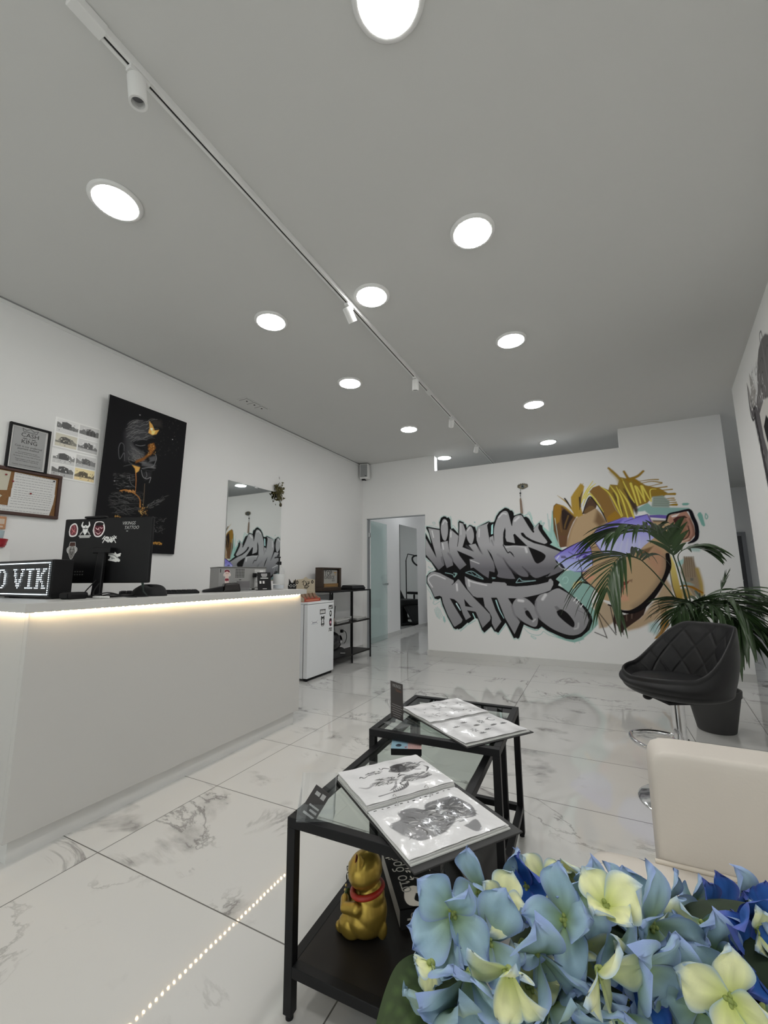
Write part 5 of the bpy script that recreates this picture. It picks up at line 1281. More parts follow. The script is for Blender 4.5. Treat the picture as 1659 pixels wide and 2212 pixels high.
# ---------------------------------------------------------------- ceiling lamps
def make_lamp(loc, label, m=None):
    t = thing('ceiling_downlight', label, 'ceiling light', loc, group='round ceiling downlights')
    mb = MB(); mb.lathe([(.092, -.001), (.114, -.001), (.114, -.006), (.106, -.013), (.096, -.014), (.092, -.012)], n=40); ob('rim', mb, M_white, t, smooth=50)
    mb = MB(); mb.lathe([(.095, -.004), (.095, -.013), (.080, -.017), (.04, -.020), (.006, -.021)], n=32); ob('diffuser', mb, m or M_lamp, t, smooth=50)
    return t
LN = make_lamp((-1.88, .96, HC), 'round ceiling downlight over the near end of the reception counter, first of the counter row', M_lampn)
L0 = make_lamp((-1.87, 2.008, HC), 'second round downlight of the row above the reception counter, left of the spotlight track')
for y, s in ((3.055, 'third round downlight of the counter row, above the mirror side'), (4.42, 'fourth round downlight of the counter row, above the small fridge side')): dup(L0, (-1.87, y, HC), s)
dup(LN, (-.43, .915, HC), 'round downlight cut by the top edge of the view, first of the open floor row')
LF = make_lamp((-.43, 1.902, HC), 'second round downlight of the row over the open floor, past the cut one', M_lampf)
for y, s in ((3.02, 'third round downlight of the row over the open floor'), (4.353, 'fourth round downlight of the open floor row, nearest before the mural wall')): dup(LF, (-.43, y, HC), s)
dup(L0, (-1.126, 2.097, HC), 'single round downlight standing close beside the spotlight track between both rows')
make_lamp((.28, -.35, HC), 'added round downlight over the armchair side, outside the view, brightening the right wall', M_lampf)  # unseen lamp added to brighten the right-hand side
L1 = make_lamp((-1.885, 5.80, HC), 'round downlight above the left end of the slot over the mural wall', M_lampb)
dup(L1, (-.42, 5.75, HC), 'round downlight above the right half of the slot over the mural wall')
L2 = None
for x in (-1.88, -.43):
    for y, s in ((-.25, 'first'), (-1.5, 'second')):
        s = s+' round downlight of the entrance part behind the viewer, on the '+('counter side' if x < -1 else 'open floor side')
        if L2 is None: L2 = make_lamp((x, y, HC), s, M_lampn)
        else: dup(L2, (x, y, HC), s)
for x, y, s in ((2.45, 5.2, 'added unseen round downlight at the near end of the hidden side passage'), (2.3, 6.4, 'added unseen round downlight of the side passage behind the right wall'), (-2.7, 7.4, 'round downlight over the mirror passage of the back room'), (-2.4, 9.3, 'round downlight over the tattoo chair of the back room'), (-.6, 8.2, 'round downlight in the hidden middle of the back room')): dup(L1, (x, y, HC), s)  # the two side passage lamps are unseen, added to brighten the gap
# ---------------------------------------------------------------- spotlight track
t = thing('spotlight_track', 'long white ceiling track with a dark slot carrying five small spotlights', 'track light', (-1.283, .5, HC))
M_wm = mat('white_metal', (.80, .80, .79), .35)
mb = MB(); mb.box((-.017, 0, -.030), (-.0045, 5.95, 0)); mb.box((.0045, 0, -.030), (.017, 5.95, 0)); mb.box((-.0045, 0, -.012), (.0045, 5.95, 0)); ob('rail', mb, M_wm, t, bevel=.001)
mb = MB(); mb.box((-.0044, .06, -.026), (.0044, 5.95, -.0121)); ob('slot', mb, mat('track_slot', (.01, .01, .01), .6), t)
for y in (0, 3.02):
    mb = MB(); mb.box((-.021, y-.03, -.034), (.021, y+.07, -.0005)); ob('joint_cover', mb, M_wm, t, bevel=.003)
def make_spot(y, tip, label):
    s = thing('track_spotlight', label, 'spotlight', (-1.283, y, HC-.03), group='spotlights on the ceiling track')
    mb = MB(); mb.box((-.014, -.035, -.016), (.014, .035, 0)); ob('adapter', mb, M_wm, s, bevel=.002)
    mb = MB(); mb.cyl((0, .0, -.012), (0, 0, -.045), .007, n=12); mb.sph((0, 0, -.045), .011, 12, 8); ob('stem', mb, M_wm, s, smooth=50)
    d_ = Vector(tip).normalized(); a = Vector((0, 0, -.052))-d_*.035; b = a+d_*.095
    mb = MB(); mb.tube([a, a+d_*.004, b], [.024, .029, .029], 28, cap=False); mb.tube([a, a+d_*.0005], [.024, .024], 28); mb.tube([b, b-d_*.002, b-d_*.028], [.029, .0215, .0205], 28, cap=False); mb.tube([b, b-d_*.0008], [.029, .0215], 28, cap=False); ob('barrel', mb, M_wm, s, smooth=50)
    mb = MB(); mb.tube([b-d_*.026, b-d_*.027], [.0205, .0205], 24); ob('lens', mb, mat('spot_lens', (.16, .16, .17), .15), s)
    mb = MB(); mb.tube([b-d_*.012, b-d_*.022], [.0212, .0212], 24, cap=False); ob('baffle', mb, M_bmatt, s)
    return s
make_spot(.685, (.05, .12, -1), 'track spotlight nearest the viewer, pointing almost straight down')
make_spot(2.08, (.15, .75, -.9), 'second track spotlight, beside the single downlight next to the track')
make_spot(3.20, (-.08, .12, -1), 'third track spotlight, just before the white joint in the track')
make_spot(4.24, (-.35, .8, -.55), 'fourth track spotlight, first after the white joint')
make_spot(5.33, (-.35, .8, -.55), 'last track spotlight, nearest the mural wall')
# ---------------------------------------------------------------- recessed air vent
t = thing('ceiling_vent', 'small white recessed ceiling air vent with three sections by the left wall', 'vent', (-2.985, 2.87, HC))
mb = MB(); mb.box((-.07, -.03, -.004), (.05, .33, -.0003)); ob('plate', mb, M_ceil, t)
for k in range(3):
    mb = MB(); y = k*.105; mb.box((-.068, y-.004, -.0052), (.03, y, -.004)); mb.box((.03, y-.004, -.0052), (.034, y+.085, -.004)); ob('slot', mb, mat('vent_shadow', (.12, .12, .12), .8), t)
    mb = MB(); mb.cyl((-.012, y+.045, -.004), (-.012, y+.045, -.007), .009, n=12); ob('screw_cap', mb, mat('vent_dark', (.04, .04, .04), .8), t)
# ---------------------------------------------------------------- wall paintings
cv = Canvas(-2160, 1190, 240, 2400, 5.0, None, SEEN*.84)
cv.run(MURAL)
o = ob('graffiti_mural', cv.mesh('graffiti_mural', lambda u, v: (u, np.full_like(u, YB-.0015), v), M_attr), None)
tag(o, 'spray-painted wall mural reading VIKINGS TATTOO beside a face in purple sunglasses', 'mural')
# horned viking skull on the right-hand wall (u runs along the wall towards the viewer)
cv = Canvas(0, 1500, 900, 2720, 6.0, None, SEEN)
def sym(pts): return [(x, z) for x, z in pts], [(1440-x, z) for x, z in pts]
K0 = (38, 36, 38)
for pts, col, so in (([(40, 2610), (10, 2400), (60, 2310), (140, 2300), (180, 2100), (200, 1900), (240, 1700), (300, 1500), (430, 1250), (600, 1050), (720, 980), (720, 2330), (560, 2480), (430, 2450), (280, 2330), (150, 2400), (90, 2500)], (70, 68, 70), 14),
                 ([(60, 2600), (30, 2440), (80, 2360), (190, 2370), (330, 2440), (250, 2560), (180, 2640), (150, 2500), (110, 2480)], (120, 118, 116), 10),
                 ([(260, 2350), (380, 2420), (480, 2570), (600, 2640), (720, 2660), (720, 2300), (520, 2260), (380, 2280)], (84, 82, 82), 12),
                 ([(330, 2260), (520, 2300), (700, 2260), (700, 1720), (560, 1760), (430, 1900), (350, 2080)], (150, 148, 145), 16),
                 ([(400, 2140), (520, 2190), (600, 2120), (560, 2010), (440, 2010)], (26, 25, 26), 12), ([(640, 2030), (690, 1930), (700, 1860), (630, 1880)], (26, 25, 26), 10)):
    for q in sym(pts): cv.P(q, col, so)
rr = random.Random(5)
for k in range(150):
    x = rr.uniform(180, 720); z = rr.uniform(1000, 1950); lo = 200+max(0, (1900-z))*.45
    if x < lo: continue
    c_ = rr.choice([20, 24, 150, 170, 40, 110]); dx = rr.uniform(-30, 30)
    for q in sym([(x, z+60), (x+dx, z), (x+dx*1.6+10, z-rr.uniform(60, 160))]): cv.S(q, [3, rr.uniform(8, 18), 3], (c_, c_, c_), 5, .85)
for k in range(46):
    z = 2320-k*15; x = 130+(2320-z)*.22+rr.uniform(-14, 6)
    for q in sym([(x+50, z), (x+10, z-10), (x-14+rr.uniform(-8, 8), z-34)]): cv.S(q, [22, 14, 3], K0, 5, .95)
for k in range(70):
    x = rr.uniform(60, 700); z = rr.uniform(2300, 2620); c_ = rr.choice([25, 150, 60, 190]); a = rr.uniform(0, 6.3)
    if x < 260 and z < 2360: continue
    for q in sym([(x, z), (x+30*math.cos(a), z+30*math.sin(a)), (x+55*math.cos(a+.6), z+55*math.sin(a+.6))]): cv.S(q, [3, 9, 3], (c_,)*3, 4, .7)
for q in sym([(40, 2615), (5, 2400), (60, 2300), (150, 2290)]): cv.S(q, [6, 16, 22, 12], K0, 5)
for q in sym([(110, 2480), (120, 2390), (190, 2350), (300, 2400)]): cv.S(q, [10, 14, 16, 8], K0, 5)
cv.S([(680, 2660), (690, 2700), (720, 2712), (750, 2700), (760, 2660)], 10, K0, 5)
nx, ny = 1/math.hypot(1, .134), -.134/math.hypot(1, .134); tx_, ty_ = -.134/math.hypot(1, .134), -1/math.hypot(1, .134)
bx, by = rwx(4.18)-nx*.0015, 4.18-ny*.0015
o = ob('viking_mural', cv.mesh('viking_mural', lambda u, v: (bx+u*tx_, by+u*ty_, v), M_attr), None)
tag(o, 'black and white wall painting of a horned skull on the right wall', 'mural')
# ================================================================ RECEPTION COUNTER
t = thing('reception_counter', 'long white reception counter with a warm light strip under its top', 'counter', (-2.11, .913, 0))
mb = MB(); mb.box((-.03, 0, .088), (0, 1.803, .962)); mb.box((-1.08, 0, .088), (-.03, .03, .962)); mb.box((-.62, 1.773, .088), (-.03, 1.803, .962)); ob('body', mb, M_lam, t, bevel=.002)
mb = MB(); mb.box((-1.06, .035, 0), (-.028, 1.765, .088)) if False else mb.box((-.05, .03, 0), (-.03, 1.775, .088)); mb.box((-1.06, .03, 0), (-.05, .05, .088)); mb.box((-.60, 1.755, 0), (-.05, 1.775, .088)); ob('plinth', mb, mat('plinth_laminate', (.70, .70, .69), .35), t)
mb = MB(); mb.prism([(-1.09, -.03), (.03, -.03), (.03, 1.835), (-.62, 1.835), (-.62, .55), (-1.09, .55)], .963, 1.0); ob('worktop', mb, M_lam, t, bevel=.0015)
mb = MB(); mb.box((-.60, .40, .70), (-.03, 1.77, .72)); ob('desk_board', mb, M_lam, t)
mb = MB().mi(1); mb.box((.0005, .0, .9615), (.024, 1.80, .9630)); mb.box((-1.06, -.024, .9615), (.024, -.0005, .9630)); mb.mi(0)
n = 54
for k in range(n):
    y = .012+k*(1.78/n); mb.box((.012, y, .957), (.019, y+.0065, .9629))
for k in range(31):
    x = -.012-k*.033; mb.box((x-.0065, -.019, .957), (x, -.012, .9629))
ob('light_strip', mb, [M_led, M_white], t)
CT = 1.0
# ---- LED sign
t = thing('led_sign', 'black LED message sign showing VIK in bright white dots, on the counter', 'sign', (-2.402, 1.112, CT+.0065))
t.scale = (1, 1, 1)
mb = MB(); mb.box((-.57, .004, 0), (0, .096, .190)); ob('housing', mb, M_blackp, t, bevel=.003)
mb = MB(); mb.box((-.565, -.001, .005), (-.005, .004, .185))
for x in (-.5, -.07): mb.box((x, .02, -.0065), (x+.05, .08, 0))
for k in range(17): z = .013+k*.0103; mb.box((-.555, -.004, z), (-.012, -.001, z+.0025))
ob('louvre_panel', mb, mat('sign_panel', (.010, .012, .013), .5), t)
GL = {'V': ['###...###', '.#.....#.', '.##...##.', '.##...##.', '..#...#..', '..##.##..', '..##.##..', '...###...', '...###...', '....#....'],
      'I': ['######', '..##..', '..##..', '..##..', '..##..', '..##..', '..##..', '..##..', '..##..', '######'],
      'K': ['###..###', '.##..##.', '.##.##..', '.##.#...', '.####...', '.####...', '.##.##..', '.##..#..', '.##..##.', '###..###'],
      'O': ['..####..', '.##..##.', '##....##', '##....##', '##....##', '##....##', '##....##', '##....##', '.##..##.', '..####..']}
pt = .0103; mb = MB(); cols = set()
for r_ in range(16): cols.add((0, r_))
for c_ in range(48): cols.add((c_, 0)); cols.add((c_, 15))
cx = 2
for ch in 'KIV O':
    if ch == ' ': cx += 4; continue
    gl = GL[ch]; w_ = len(gl[0])
    for r_, row in enumerate(gl):
        for q, s_ in enumerate(row):
            if s_ == '#': cols.add((cx+w_-1-q, 3+r_))
    cx += w_+1
for c_, r_ in sorted(cols):
    x = -.017-c_*pt*1.32; z = .1735-r_*pt*1.02
    if x < -.556: continue
    mb.add([(x+.0036*math.cos(a*math.pi/4), -.0046, z+.0030*math.sin(a*math.pi/4)) for a in range(8)], [tuple(range(8))])
ob('lit_dots', mb, M_dot, t)
# ---- monitor (its back faces the room)
t = thing('computer_monitor', 'black computer monitor seen from behind, covered in small stickers', 'monitor', (-2.40, 1.36, CT), R(17))
mb = MB(); mb.box((-.287, .0, .074), (.270, .022, .434)); ob('panel', mb, M_blackp, t, bevel=.006)
mb = MB(); mb.hexa([(-.10, -.10, 0), (.10, -.10, 0), (.13, .08, 0), (-.13, .08, 0)], [(-.10, -.10, .010), (.10, -.10, .010), (.13, .08, .010), (-.13, .08, .010)]); ob('stand_base', mb, M_blackp, t, bevel=.003)
mb = MB(); mb.hexa([(-.028, -.05, .008), (.028, -.05, .008), (.028, -.03, .008), (-.028, -.03, .008)], [(-.02, -.034, .26), (.02, -.034, .26), (.02, -.016, .26), (-.02, -.016, .26)]); ob('stand_neck', mb, M_blackp, t, bevel=.004)
mb = MB(); mb.box((-.055, -.036, .235), (.055, -.0005, .265)); ob('mount_bracket', mb, M_blackp, t, bevel=.004)
mb = MB(); mb.box((-.16, -.004, .4345), (-.03, .026, .447)); ob('webcam_bar', mb, M_blackp, t, bevel=.004)
def sticker(name, cvs, x, z, y=-.0012, parent=None, lab=None):
    o = ob(name, cvs.mesh(name, lambda u, v: (x+u, np.full_like(u, y), z+v), M_attr), None, parent)
    if lab: o['label'] = lab
    return o
W_ = (190, 190, 188)
c1 = Canvas(-32, 32, -40, 40, 1.2, None, SEEN); c1.a[:] = 0
c1.P([(-28, -10), (-22, 22), (0, 36), (16, 30), (28, 4), (24, -28), (4, -38), (-20, -34)], (170, 165, 165), 2, 1, None, 1); c1.P([(-23, -8), (-16, 20), (2, 30), (14, 24), (22, 2), (18, -24), (2, -32), (-16, -28)], (84, 48, 52), 2, 1, None, 1)
for q in ([(-14, 10), (0, -6), (10, 8)], [(-8, -22), (4, -8), (14, -18)], [(-2, 28), (6, 12)]): c1.S(q, [3, 5, 2], (150, 90, 92), 2)
sticker('sticker', c1, -.225, .372, parent=t, lab='oval dark red and white sticker')
c2 = Canvas(-40, 40, -50, 44, 1.2, None, SEEN); c2.a[:] = 0
c2.P([(-16, 4), (-16, 14), (0, 22), (16, 14), (16, 4), (12, -16), (0, -32), (-12, -16)], W_, 2); c2.S([(-15, 12), (-24, 22), (-20, 40)], [8, 7, 2], W_, 2); c2.S([(15, 12), (24, 22), (20, 40)], [8, 7, 2], W_, 2)
c2.S([(-13, 4), (13, 4)], 5, (30, 30, 30), 2); c2.S([(0, 16), (0, -2)], 3, (60, 60, 60), 2); c2.S([(-30, -28), (-14, -10)], 3, (90, 88, 84), 2); c2.S([(30, -28), (14, -10)], 3, (90, 88, 84), 2)
c2.S([(-36, -38), (36, -38)], 4, (130, 130, 128), 2); c2.S([(-30, -46), (30, -46)], 3, (110, 110, 108), 2)
sticker('sticker', c2, -.148, .374, parent=t, lab='white horned viking head sticker')
c3 = Canvas(-42, 42, -48, 48, 1.3, None, SEEN); c3.a[:] = 0
c3.P([(-36, -8), (-28, 30), (-14, 42), (20, 40), (34, 22), (38, -6), (22, -36), (0, -44), (-22, -36)], (175, 168, 168), 2, 1, None, 1); c3.P([(-30, -8), (-22, 24), (16, 26), (28, 18), (32, -6), (18, -30), (0, -38), (-18, -32)], (60, 28, 34), 2, 1, None, 1)
c3.P([(-20, 36), (-22, 20), (24, 22), (26, 34), (0, 40)], (28, 26, 27), 2, 1, None, 1)
for q in ([(-20, 8), (-6, -2), (2, 10)], [(8, 10), (18, 4), (26, 8)], [(-14, -18), (0, -28), (16, -16)], [(0, 6), (4, -12)], [(-26, -4), (-20, -20)]): c3.S(q, [3, 5, 2], (168, 140, 142), 2)
sticker('sticker', c3, -.062, .372, parent=t, lab='round dark face sticker with white outline')
c4 = Canvas(-36, 36, -60, 50, 1.4, None, SEEN); c4.a[:] = 0
c4.P([(-14, 12), (-22, -10), (-12, -40), (0, -54), (12, -40), (22, -10), (14, 12), (0, 22)], (92, 90, 88), 2, 1, None, 1); c4.S([(-14, 14), (-30, 0), (-24, -18)], [8, 7, 3], (120, 118, 116), 2); c4.S([(14, 14), (30, 0), (24, -18)], [8, 7, 3], (120, 118, 116), 2)
c4.P([(-16, 40), (-20, 18), (20, 18), (16, 40)], (56, 40, 36), 2); c4.S([(-10, 0), (10, 0)], 4, (35, 34, 34), 2); c4.S([(-8, -14), (0, -30), (8, -14)], 3, (40, 38, 38), 2); c4.S([(0, 14), (0, -10)], 3, (150, 148, 146), 2)
sticker('sticker', c4, -.222, .262, parent=t, lab='grey skull sticker below the red one')
mb = MB(); mb.text('VIKINGS', .026, (.085, -.0012, .392), (1, 0, 0), (0, 0, 1), shear=.2, wide=.85); mb.text('TATTOO', .026, (.100, -.0012, .367), (1, 0, 0), (0, 0, 1), shear=.2, wide=.85); mb.box((.115, -.0014, .355), (.125, -.0012, .3585)); ob('sticker', mb, mat('white_print', (.62, .62, .61), .5), t, label='white VIKINGS TATTOO lettering sticker')
c5 = Canvas(-46, 46, -26, 26, 1.2, None, SEEN); c5.a[:] = 0
for q in ([(-40, -16), (-20, 14), (-8, -14)], [(-36, 10), (-10, -8), (30, 8)], [(-4, 14), (-2, -14)], [(8, 14), (8, -12), (18, -2), (10, 12)], [(20, 16), (42, -18)], [(42, 16), (16, -16)], [(-44, 4), (-30, 20)], [(-14, 16), (4, -4)], [(28, 20), (44, 6)]): c5.S(q, [2, 5, 2], (165, 165, 163), 1.5)
sticker('sticker', c5, .012, .312, parent=t, lab='white scribbled graffiti tag sticker')
c6 = Canvas(-42, 42, -30, 30, 1.2, None, SEEN); c6.a[:] = 0
for q, w6 in (([(-38, 22), (-4, 18), (14, 4), (38, 14)], [8, 14, 14, 5]), ([(-34, 8), (-12, 2), (10, -14), (32, -22)], [5, 10, 16, 12]), ([(-32, -18), (-6, -20), (16, -26)], [4, 8, 6]), ([(36, 4), (10, 2), (-24, -10)], [5, 10, 4])): c6.S(q, w6, (165, 165, 163), 2)
for q in ([(-30, 14), (0, 6), (24, -10)], [(-20, -4), (4, -12)]): c6.S(q, 3, (30, 30, 30), 2)
sticker('sticker', c6, .052, .218, parent=t, lab='white interlaced hands sticker')
mb = MB(); mb.text('monitor', .010, (-.255, -.0012, .092), (1, 0, 0), (0, 0, 1)) if False else None
for r_ in range(2):
    for k in range(8): mb.box((-.255+k*.016, -.0014, .118+r_*.016), (-.246+k*.016, -.0010, .125+r_*.016))
mb.box((-.262, -.0014, .088), (-.215, -.0010, .092)); mb.box((-.262, -.0014, .143), (-.259, -.0010, .158)); ob('port_marks', mb, mat('dim_print', (.10, .10, .10), .5), t)
# cables behind the monitor
for nm, pts, r_, m_, lab in (('power_cable', [(-2.33, 1.30, 1.075), (-2.32, 1.27, 1.03), (-2.27, 1.26, 1.006), (-2.22, 1.30, 1.020), (-2.18, 1.37, 1.006), (-2.12, 1.42, 1.005), (-2.16, 1.47, 1.005)], .0032, M_blackp, 'black cable looping on the worktop under the monitor'),
                       ('video_cable', [(-2.38, 1.31, 1.09), (-2.36, 1.25, 1.03), (-2.30, 1.22, 1.006), (-2.20, 1.27, 1.028), (-2.15, 1.33, 1.008), (-2.10, 1.36, 1.005)], .003, M_blackp, 'thin black cable curling beside the monitor foot')):
    mb = MB(); mb.tube([tuple(q) for q in catmull(np.array(pts), 6)], r_, 8); ob(nm, mb, m_, smooth=60, label=lab, cat='cable')
mb = MB(); mb.tube([(-2.27, 1.245, 1.007), (-2.22, 1.25, 1.007)], .006, 8); mb.tube([(-2.215, 1.25, 1.007), (-2.17, 1.262, 1.007)], .005, 8); ob('cable_connector', mb, M_white, smooth=60, label='white cable connectors lying by the monitor foot', cat='connector')
mb = MB(); mb.tube([(-2.155, 1.42, 1.075), (-2.157, 1.425, 1.055)], .006, 10); mb.tube([(-2.157, 1.425, 1.055), (-2.158, 1.43, 1.03)], .0035, 8); mb.tube([(-2.158, 1.43, 1.03), (-2.165, 1.46, 1.004)], .003, 8); ob('cable_plug', mb, mat('green_black_cable', (.02, .035, .03), .4), smooth=60, label='dark cable hanging from the lower right corner of the monitor', cat='cable')
# dark mouse / box by the stand
t = thing('desk_speaker', 'low black rounded box on the worktop right of the LED sign', 'box', (-2.30, 1.17, CT), R(10))
mb = MB(); mb.box((-.035, -.05, .0), (.035, .05, .034)); ob('shell', mb, M_blackp, t, bevel=.012, seg=3)
mb = MB(); mb.box((-.025, -.054, .006), (.025, -.050, .028)); ob('front', mb, M_bmatt, t, bevel=.002)
mb = MB()
def bag(u, v):
    a = u*2*math.pi; ph = v*math.pi/2; rr_ = math.cos(ph)**.5
    return (-2.28+.13*rr_*math.cos(a)+.008*math.sin(5*a), 1.545+.06*rr_*math.sin(a), CT+.001+.055*math.sin(ph)*(1+.15*math.sin(3*a+1)))
mb.grid(bag, 36, 10, closed=True); ob('black_pouch', mb, mat('black_fabric', (.012, .012, .013), .8, bump=.5, bscale=40), smooth=70, label='crumpled black pouch behind the monitor foot', cat='pouch')
# thin black tablet / keyboard
t = thing('keyboard', 'thin black keyboard lying at the edge of the worktop right of the monitor', 'keyboard', (-2.43, 1.70, CT), R(58))
mb = MB(); mb.hexa([(-.20, -.06, .001), (.235, -.06, .001), (.235, .06, .001), (-.20, .06, .001)], [(-.20, -.06, .012), (.235, -.06, .012), (.235, .06, .022), (-.20, .06, .022)]); ob('case', mb, M_bmatt, t, bevel=.003)
mb = MB()
for r_ in range(4):
    for k in range(14): x = -.19+k*.030; y = -.048+r_*.026; mb.box((x, y, .012+.0025*r_), (x+.025, y+.021, .0165+.0025*r_))
ob('key_field', mb, M_blackp, t)
# pen sticking up behind the sign
mb = MB(); mb.tube([(-2.72, 1.345, CT), (-2.69, 1.345, CT+.245)], [.004, .004], 8); ob('pen', mb, mat('pen_grey', (.12, .12, .12), .4), smooth=60, label='thin dark pen rising behind the LED sign', cat='pen')
# ---- far left stack on the counter return against the wall
t = thing('paper_tray', 'white paper box standing against the wall behind the LED sign', 'box', (-3.10, 1.13, CT))
mb = MB(); mb.box((-.09, -.14, 0), (.03, .07, .283)); ob('carton', mb, M_white, t, bevel=.004)
t = thing('red_pot', 'small red pot standing on the white box by the wall', 'pot', (-3.08, 1.13, CT+.283))
mb = MB(); mb.lathe([(.03, 0), (.040, .002), (.052, .048), (.049, .049), (.045, .012), (.02, .008)]); ob('cup', mb, mat('red_plastic', (.33, .015, .025), .35), t, smooth=40)
t = thing('clear_cup', 'pale blue clear cup stacked on the red pot', 'cup', (-3.08, 1.125, CT+.291))
mb = MB(); mb.lathe([(.01, 0), (.030, .001), (.036, .088), (.034, .088), (.028, .004), (.01, .003)]); ob('wall', mb, mat('blue_clear_plastic', (.42, .52, .56), .2), t, smooth=40)
t = thing('orange_organizer', 'orange tinted plastic pouch pinned to the wall under the cork board', 'organizer', (-3.2, 1.16, 1.40))
mb = MB(); mb.box((.001, -.09, 0), (.016, .045, .078)); ob('pouch', mb, mat('orange_plastic', (.50, .25, .13), .25, noise=.3, nscale=60), t, bevel=.004)
mb = MB(); mb.box((.016, -.08, .01), (.0175, .03, .02)); mb.box((.016, -.02, .03), (.0175, .035, .062)); ob('label_print', mb, mat('cream_paper', (.62, .5, .4), .6), t)
# ---- card terminal, card holder, metal case, code stand, sanitizer
t = thing('card_terminal', 'black handheld payment terminal lying on the worktop beside the card holder', 'card terminal', (-2.30, 2.09, CT), R(62))
mb = MB(); mb.hexa([(-.13, -.022, .001), (.0, -.034, .001), (.0, .034, .001), (-.13, .022, .001)], [(-.125, -.018, .018), (.0, -.030, .04), (.0, .030, .04), (-.125, .018, .018)]); ob('grip', mb, M_blackp, t, bevel=.005)
mb = MB(); mb.hexa([(.0, -.042, .001), (.12, -.042, .001), (.12, .042, .001), (.0, .042, .001)], [(.005, -.036, .058), (.105, -.036, .066), (.105, .036, .066), (.005, .036, .058)]); ob('head', mb, mat('terminal_brown', (.012, .009, .009), .25), t, bevel=.012, seg=3)
t = thing('business_card_holder', 'clear acrylic holder with grey business cards beside the payment terminal', 'card holder', (-2.262, 2.25, CT), R(62))
mb = MB(); mb.box((-.048, -.03, 0), (.048, .03, .006)); mb.box((-.048, -.03, .006), (.048, -.026, .026)); mb.hexa([(-.048, .016, .006), (.048, .016, .006), (.048, .02, .006), (-.048, .02, .006)], [(-.048, .032, .055), (.048, .032, .055), (.048, .036, .055), (-.048, .036, .055)]); ob('holder', mb, M_acr, t)
mb = MB(); mb.hexa([(-.044, -.006, .008), (.044, -.006, .008), (.044, .014, .008), (-.044, .014, .008)], [(-.044, .012, .072), (.044, .012, .072), (.044, .030, .072), (-.044, .030, .072)]); ob('cards', mb, mat('grey_card', (.10, .095, .10), .5), t)
mb = MB(); mb.text('VIKINGS', .014, (-.034, -.0065+.0155, .058), (1, 0, 0), (0, .27, .96)); mb.text('TATTOO', .012, (-.030, -.0065+.0055, .024), (1, 0, 0), (0, .27, .96)); ob('card_print', mb, mat('light_print', (.4, .4, .4), .5), t)
t = thing('metal_case', 'grey metal appliance case with vent holes and a cartoon sticker', 'appliance', (-2.48, 2.21, CT), R(62))
mb = MB(); mb.box((0, 0, .012), (.36, .26, .172)); ob('shell', mb, mat('grey_sheet_metal', (.33, .33, .325), .4, .35), t, bevel=.004)
mb = MB(); mb.box((-.002, -.004, .170), (.362, .264, .178)); ob('lid', mb, mat('darker_sheet_metal', (.16, .16, .16), .4, .3), t, bevel=.002)
for x, y in ((.02, .02), (.34, .02), (.02, .24), (.34, .24)):
    mb = MB(); mb.cyl((x, y, 0), (x, y, .013), .012, n=12); ob('foot', mb, M_bmatt, t)
mb = MB()
for r_ in range(6):
    for k in range(6): mb.cyl((.128+k*.0115, .0006, .158-r_*.0115), (.128+k*.0115, -.0008, .158-r_*.0115), .0042, n=8)
mb.box((.152, -.0008, .078), (.168, .0006, .083)); mb.box((.012, -.0008, .135), (.017, .0006, .160)); ob('vent_holes', mb, M_bmatt, t)
c7 = Canvas(-26, 26, -52, 52, 1.2, None, SEEN); c7.a[:] = 0
SKN = (160, 142, 136)
c7.P([(-14, 14), (-16, 34), (0, 44), (16, 34), (14, 14), (0, 4)], SKN, 2, 1, None, 1); c7.P([(-18, 30), (-20, 44), (-6, 50), (10, 48), (20, 36), (14, 30), (0, 38)], (84, 34, 44), 2, 1, None, 1); c7.P([(-9, 6), (9, 6), (12, -18), (-12, -18)], SKN, 2)
c7.P([(-13, -14), (13, -14), (16, -34), (-16, -34)], (96, 36, 46), 2); c7.S([(-8, -34), (-6, -50)], 8, SKN, 2); c7.S([(8, -34), (8, -50)], 8, SKN, 2); c7.S([(-10, 4), (-24, 10), (-18, 22)], 5, SKN, 2); c7.S([(10, 4), (24, 10), (18, 22)], 5, SKN, 2); c7.S([(-8, 22), (-3, 22)], 3, (30, 28, 30), 1); c7.S([(4, 22), (9, 22)], 3, (30, 28, 30), 1)
sticker('sticker', c7, .062, .105, -.0012, t, 'small cartoon girl sticker in red')
mb = MB(); mb.box((.268, -.001, .02), (.352, .0, .158)); ob('socket_panel', mb, mat('pale_panel', (.58, .58, .57), .5), t)
mb = MB()
for k in range(3): mb.box((.278, -.0016, .03+k*.036), (.30, -.001, .058+k*.036))
mb.box((.308, -.0016, .135), (.335, -.001, .15)); ob('socket_marks', mb, M_white, t)
mb = MB(); mb.box((.252, -.03, .098), (.278, 0, .130)); ob('plug', mb, M_blackp, t, bevel=.003)
mb = MB(); mb.tube([tuple(q) for q in catmull(np.array([(.274, -.026, .115), (.30, -.034, .112), (.325, -.030, .104)]), 6)], .005, 8); ob('power_lead', mb, M_blackp, t, smooth=60)
t = thing('code_stand', 'black counter sign with white print standing beside the sanitizer bottle', 'sign', (-2.235, 2.435, CT), R(62))
mb = MB(); mb.hexa([(-.052, -.003, .0), (.052, -.003, .0), (.052, .003, .0), (-.052, .003, .0)], [(-.052, .03, .135), (.052, .03, .135), (.052, .036, .135), (-.052, .036, .135)]); mb.box((-.052, -.003, 0), (.052, .05, .004)); ob('plate', mb, M_blackp, t, bevel=.002)
def onp(z): return -.0035+.0326*z/.135-.0008
mb = MB()
for z, h_, w_ in ((.118, .006, .024), (.108, .005, .023), (.099, .004, .018), (.087, .006, .030), (.010, .004, .016)): mb.add([(-w_, onp(z), z), (w_, onp(z), z), (w_, onp(z+h_), z+h_), (-w_, onp(z+h_), z+h_)], [(0, 1, 2, 3)])
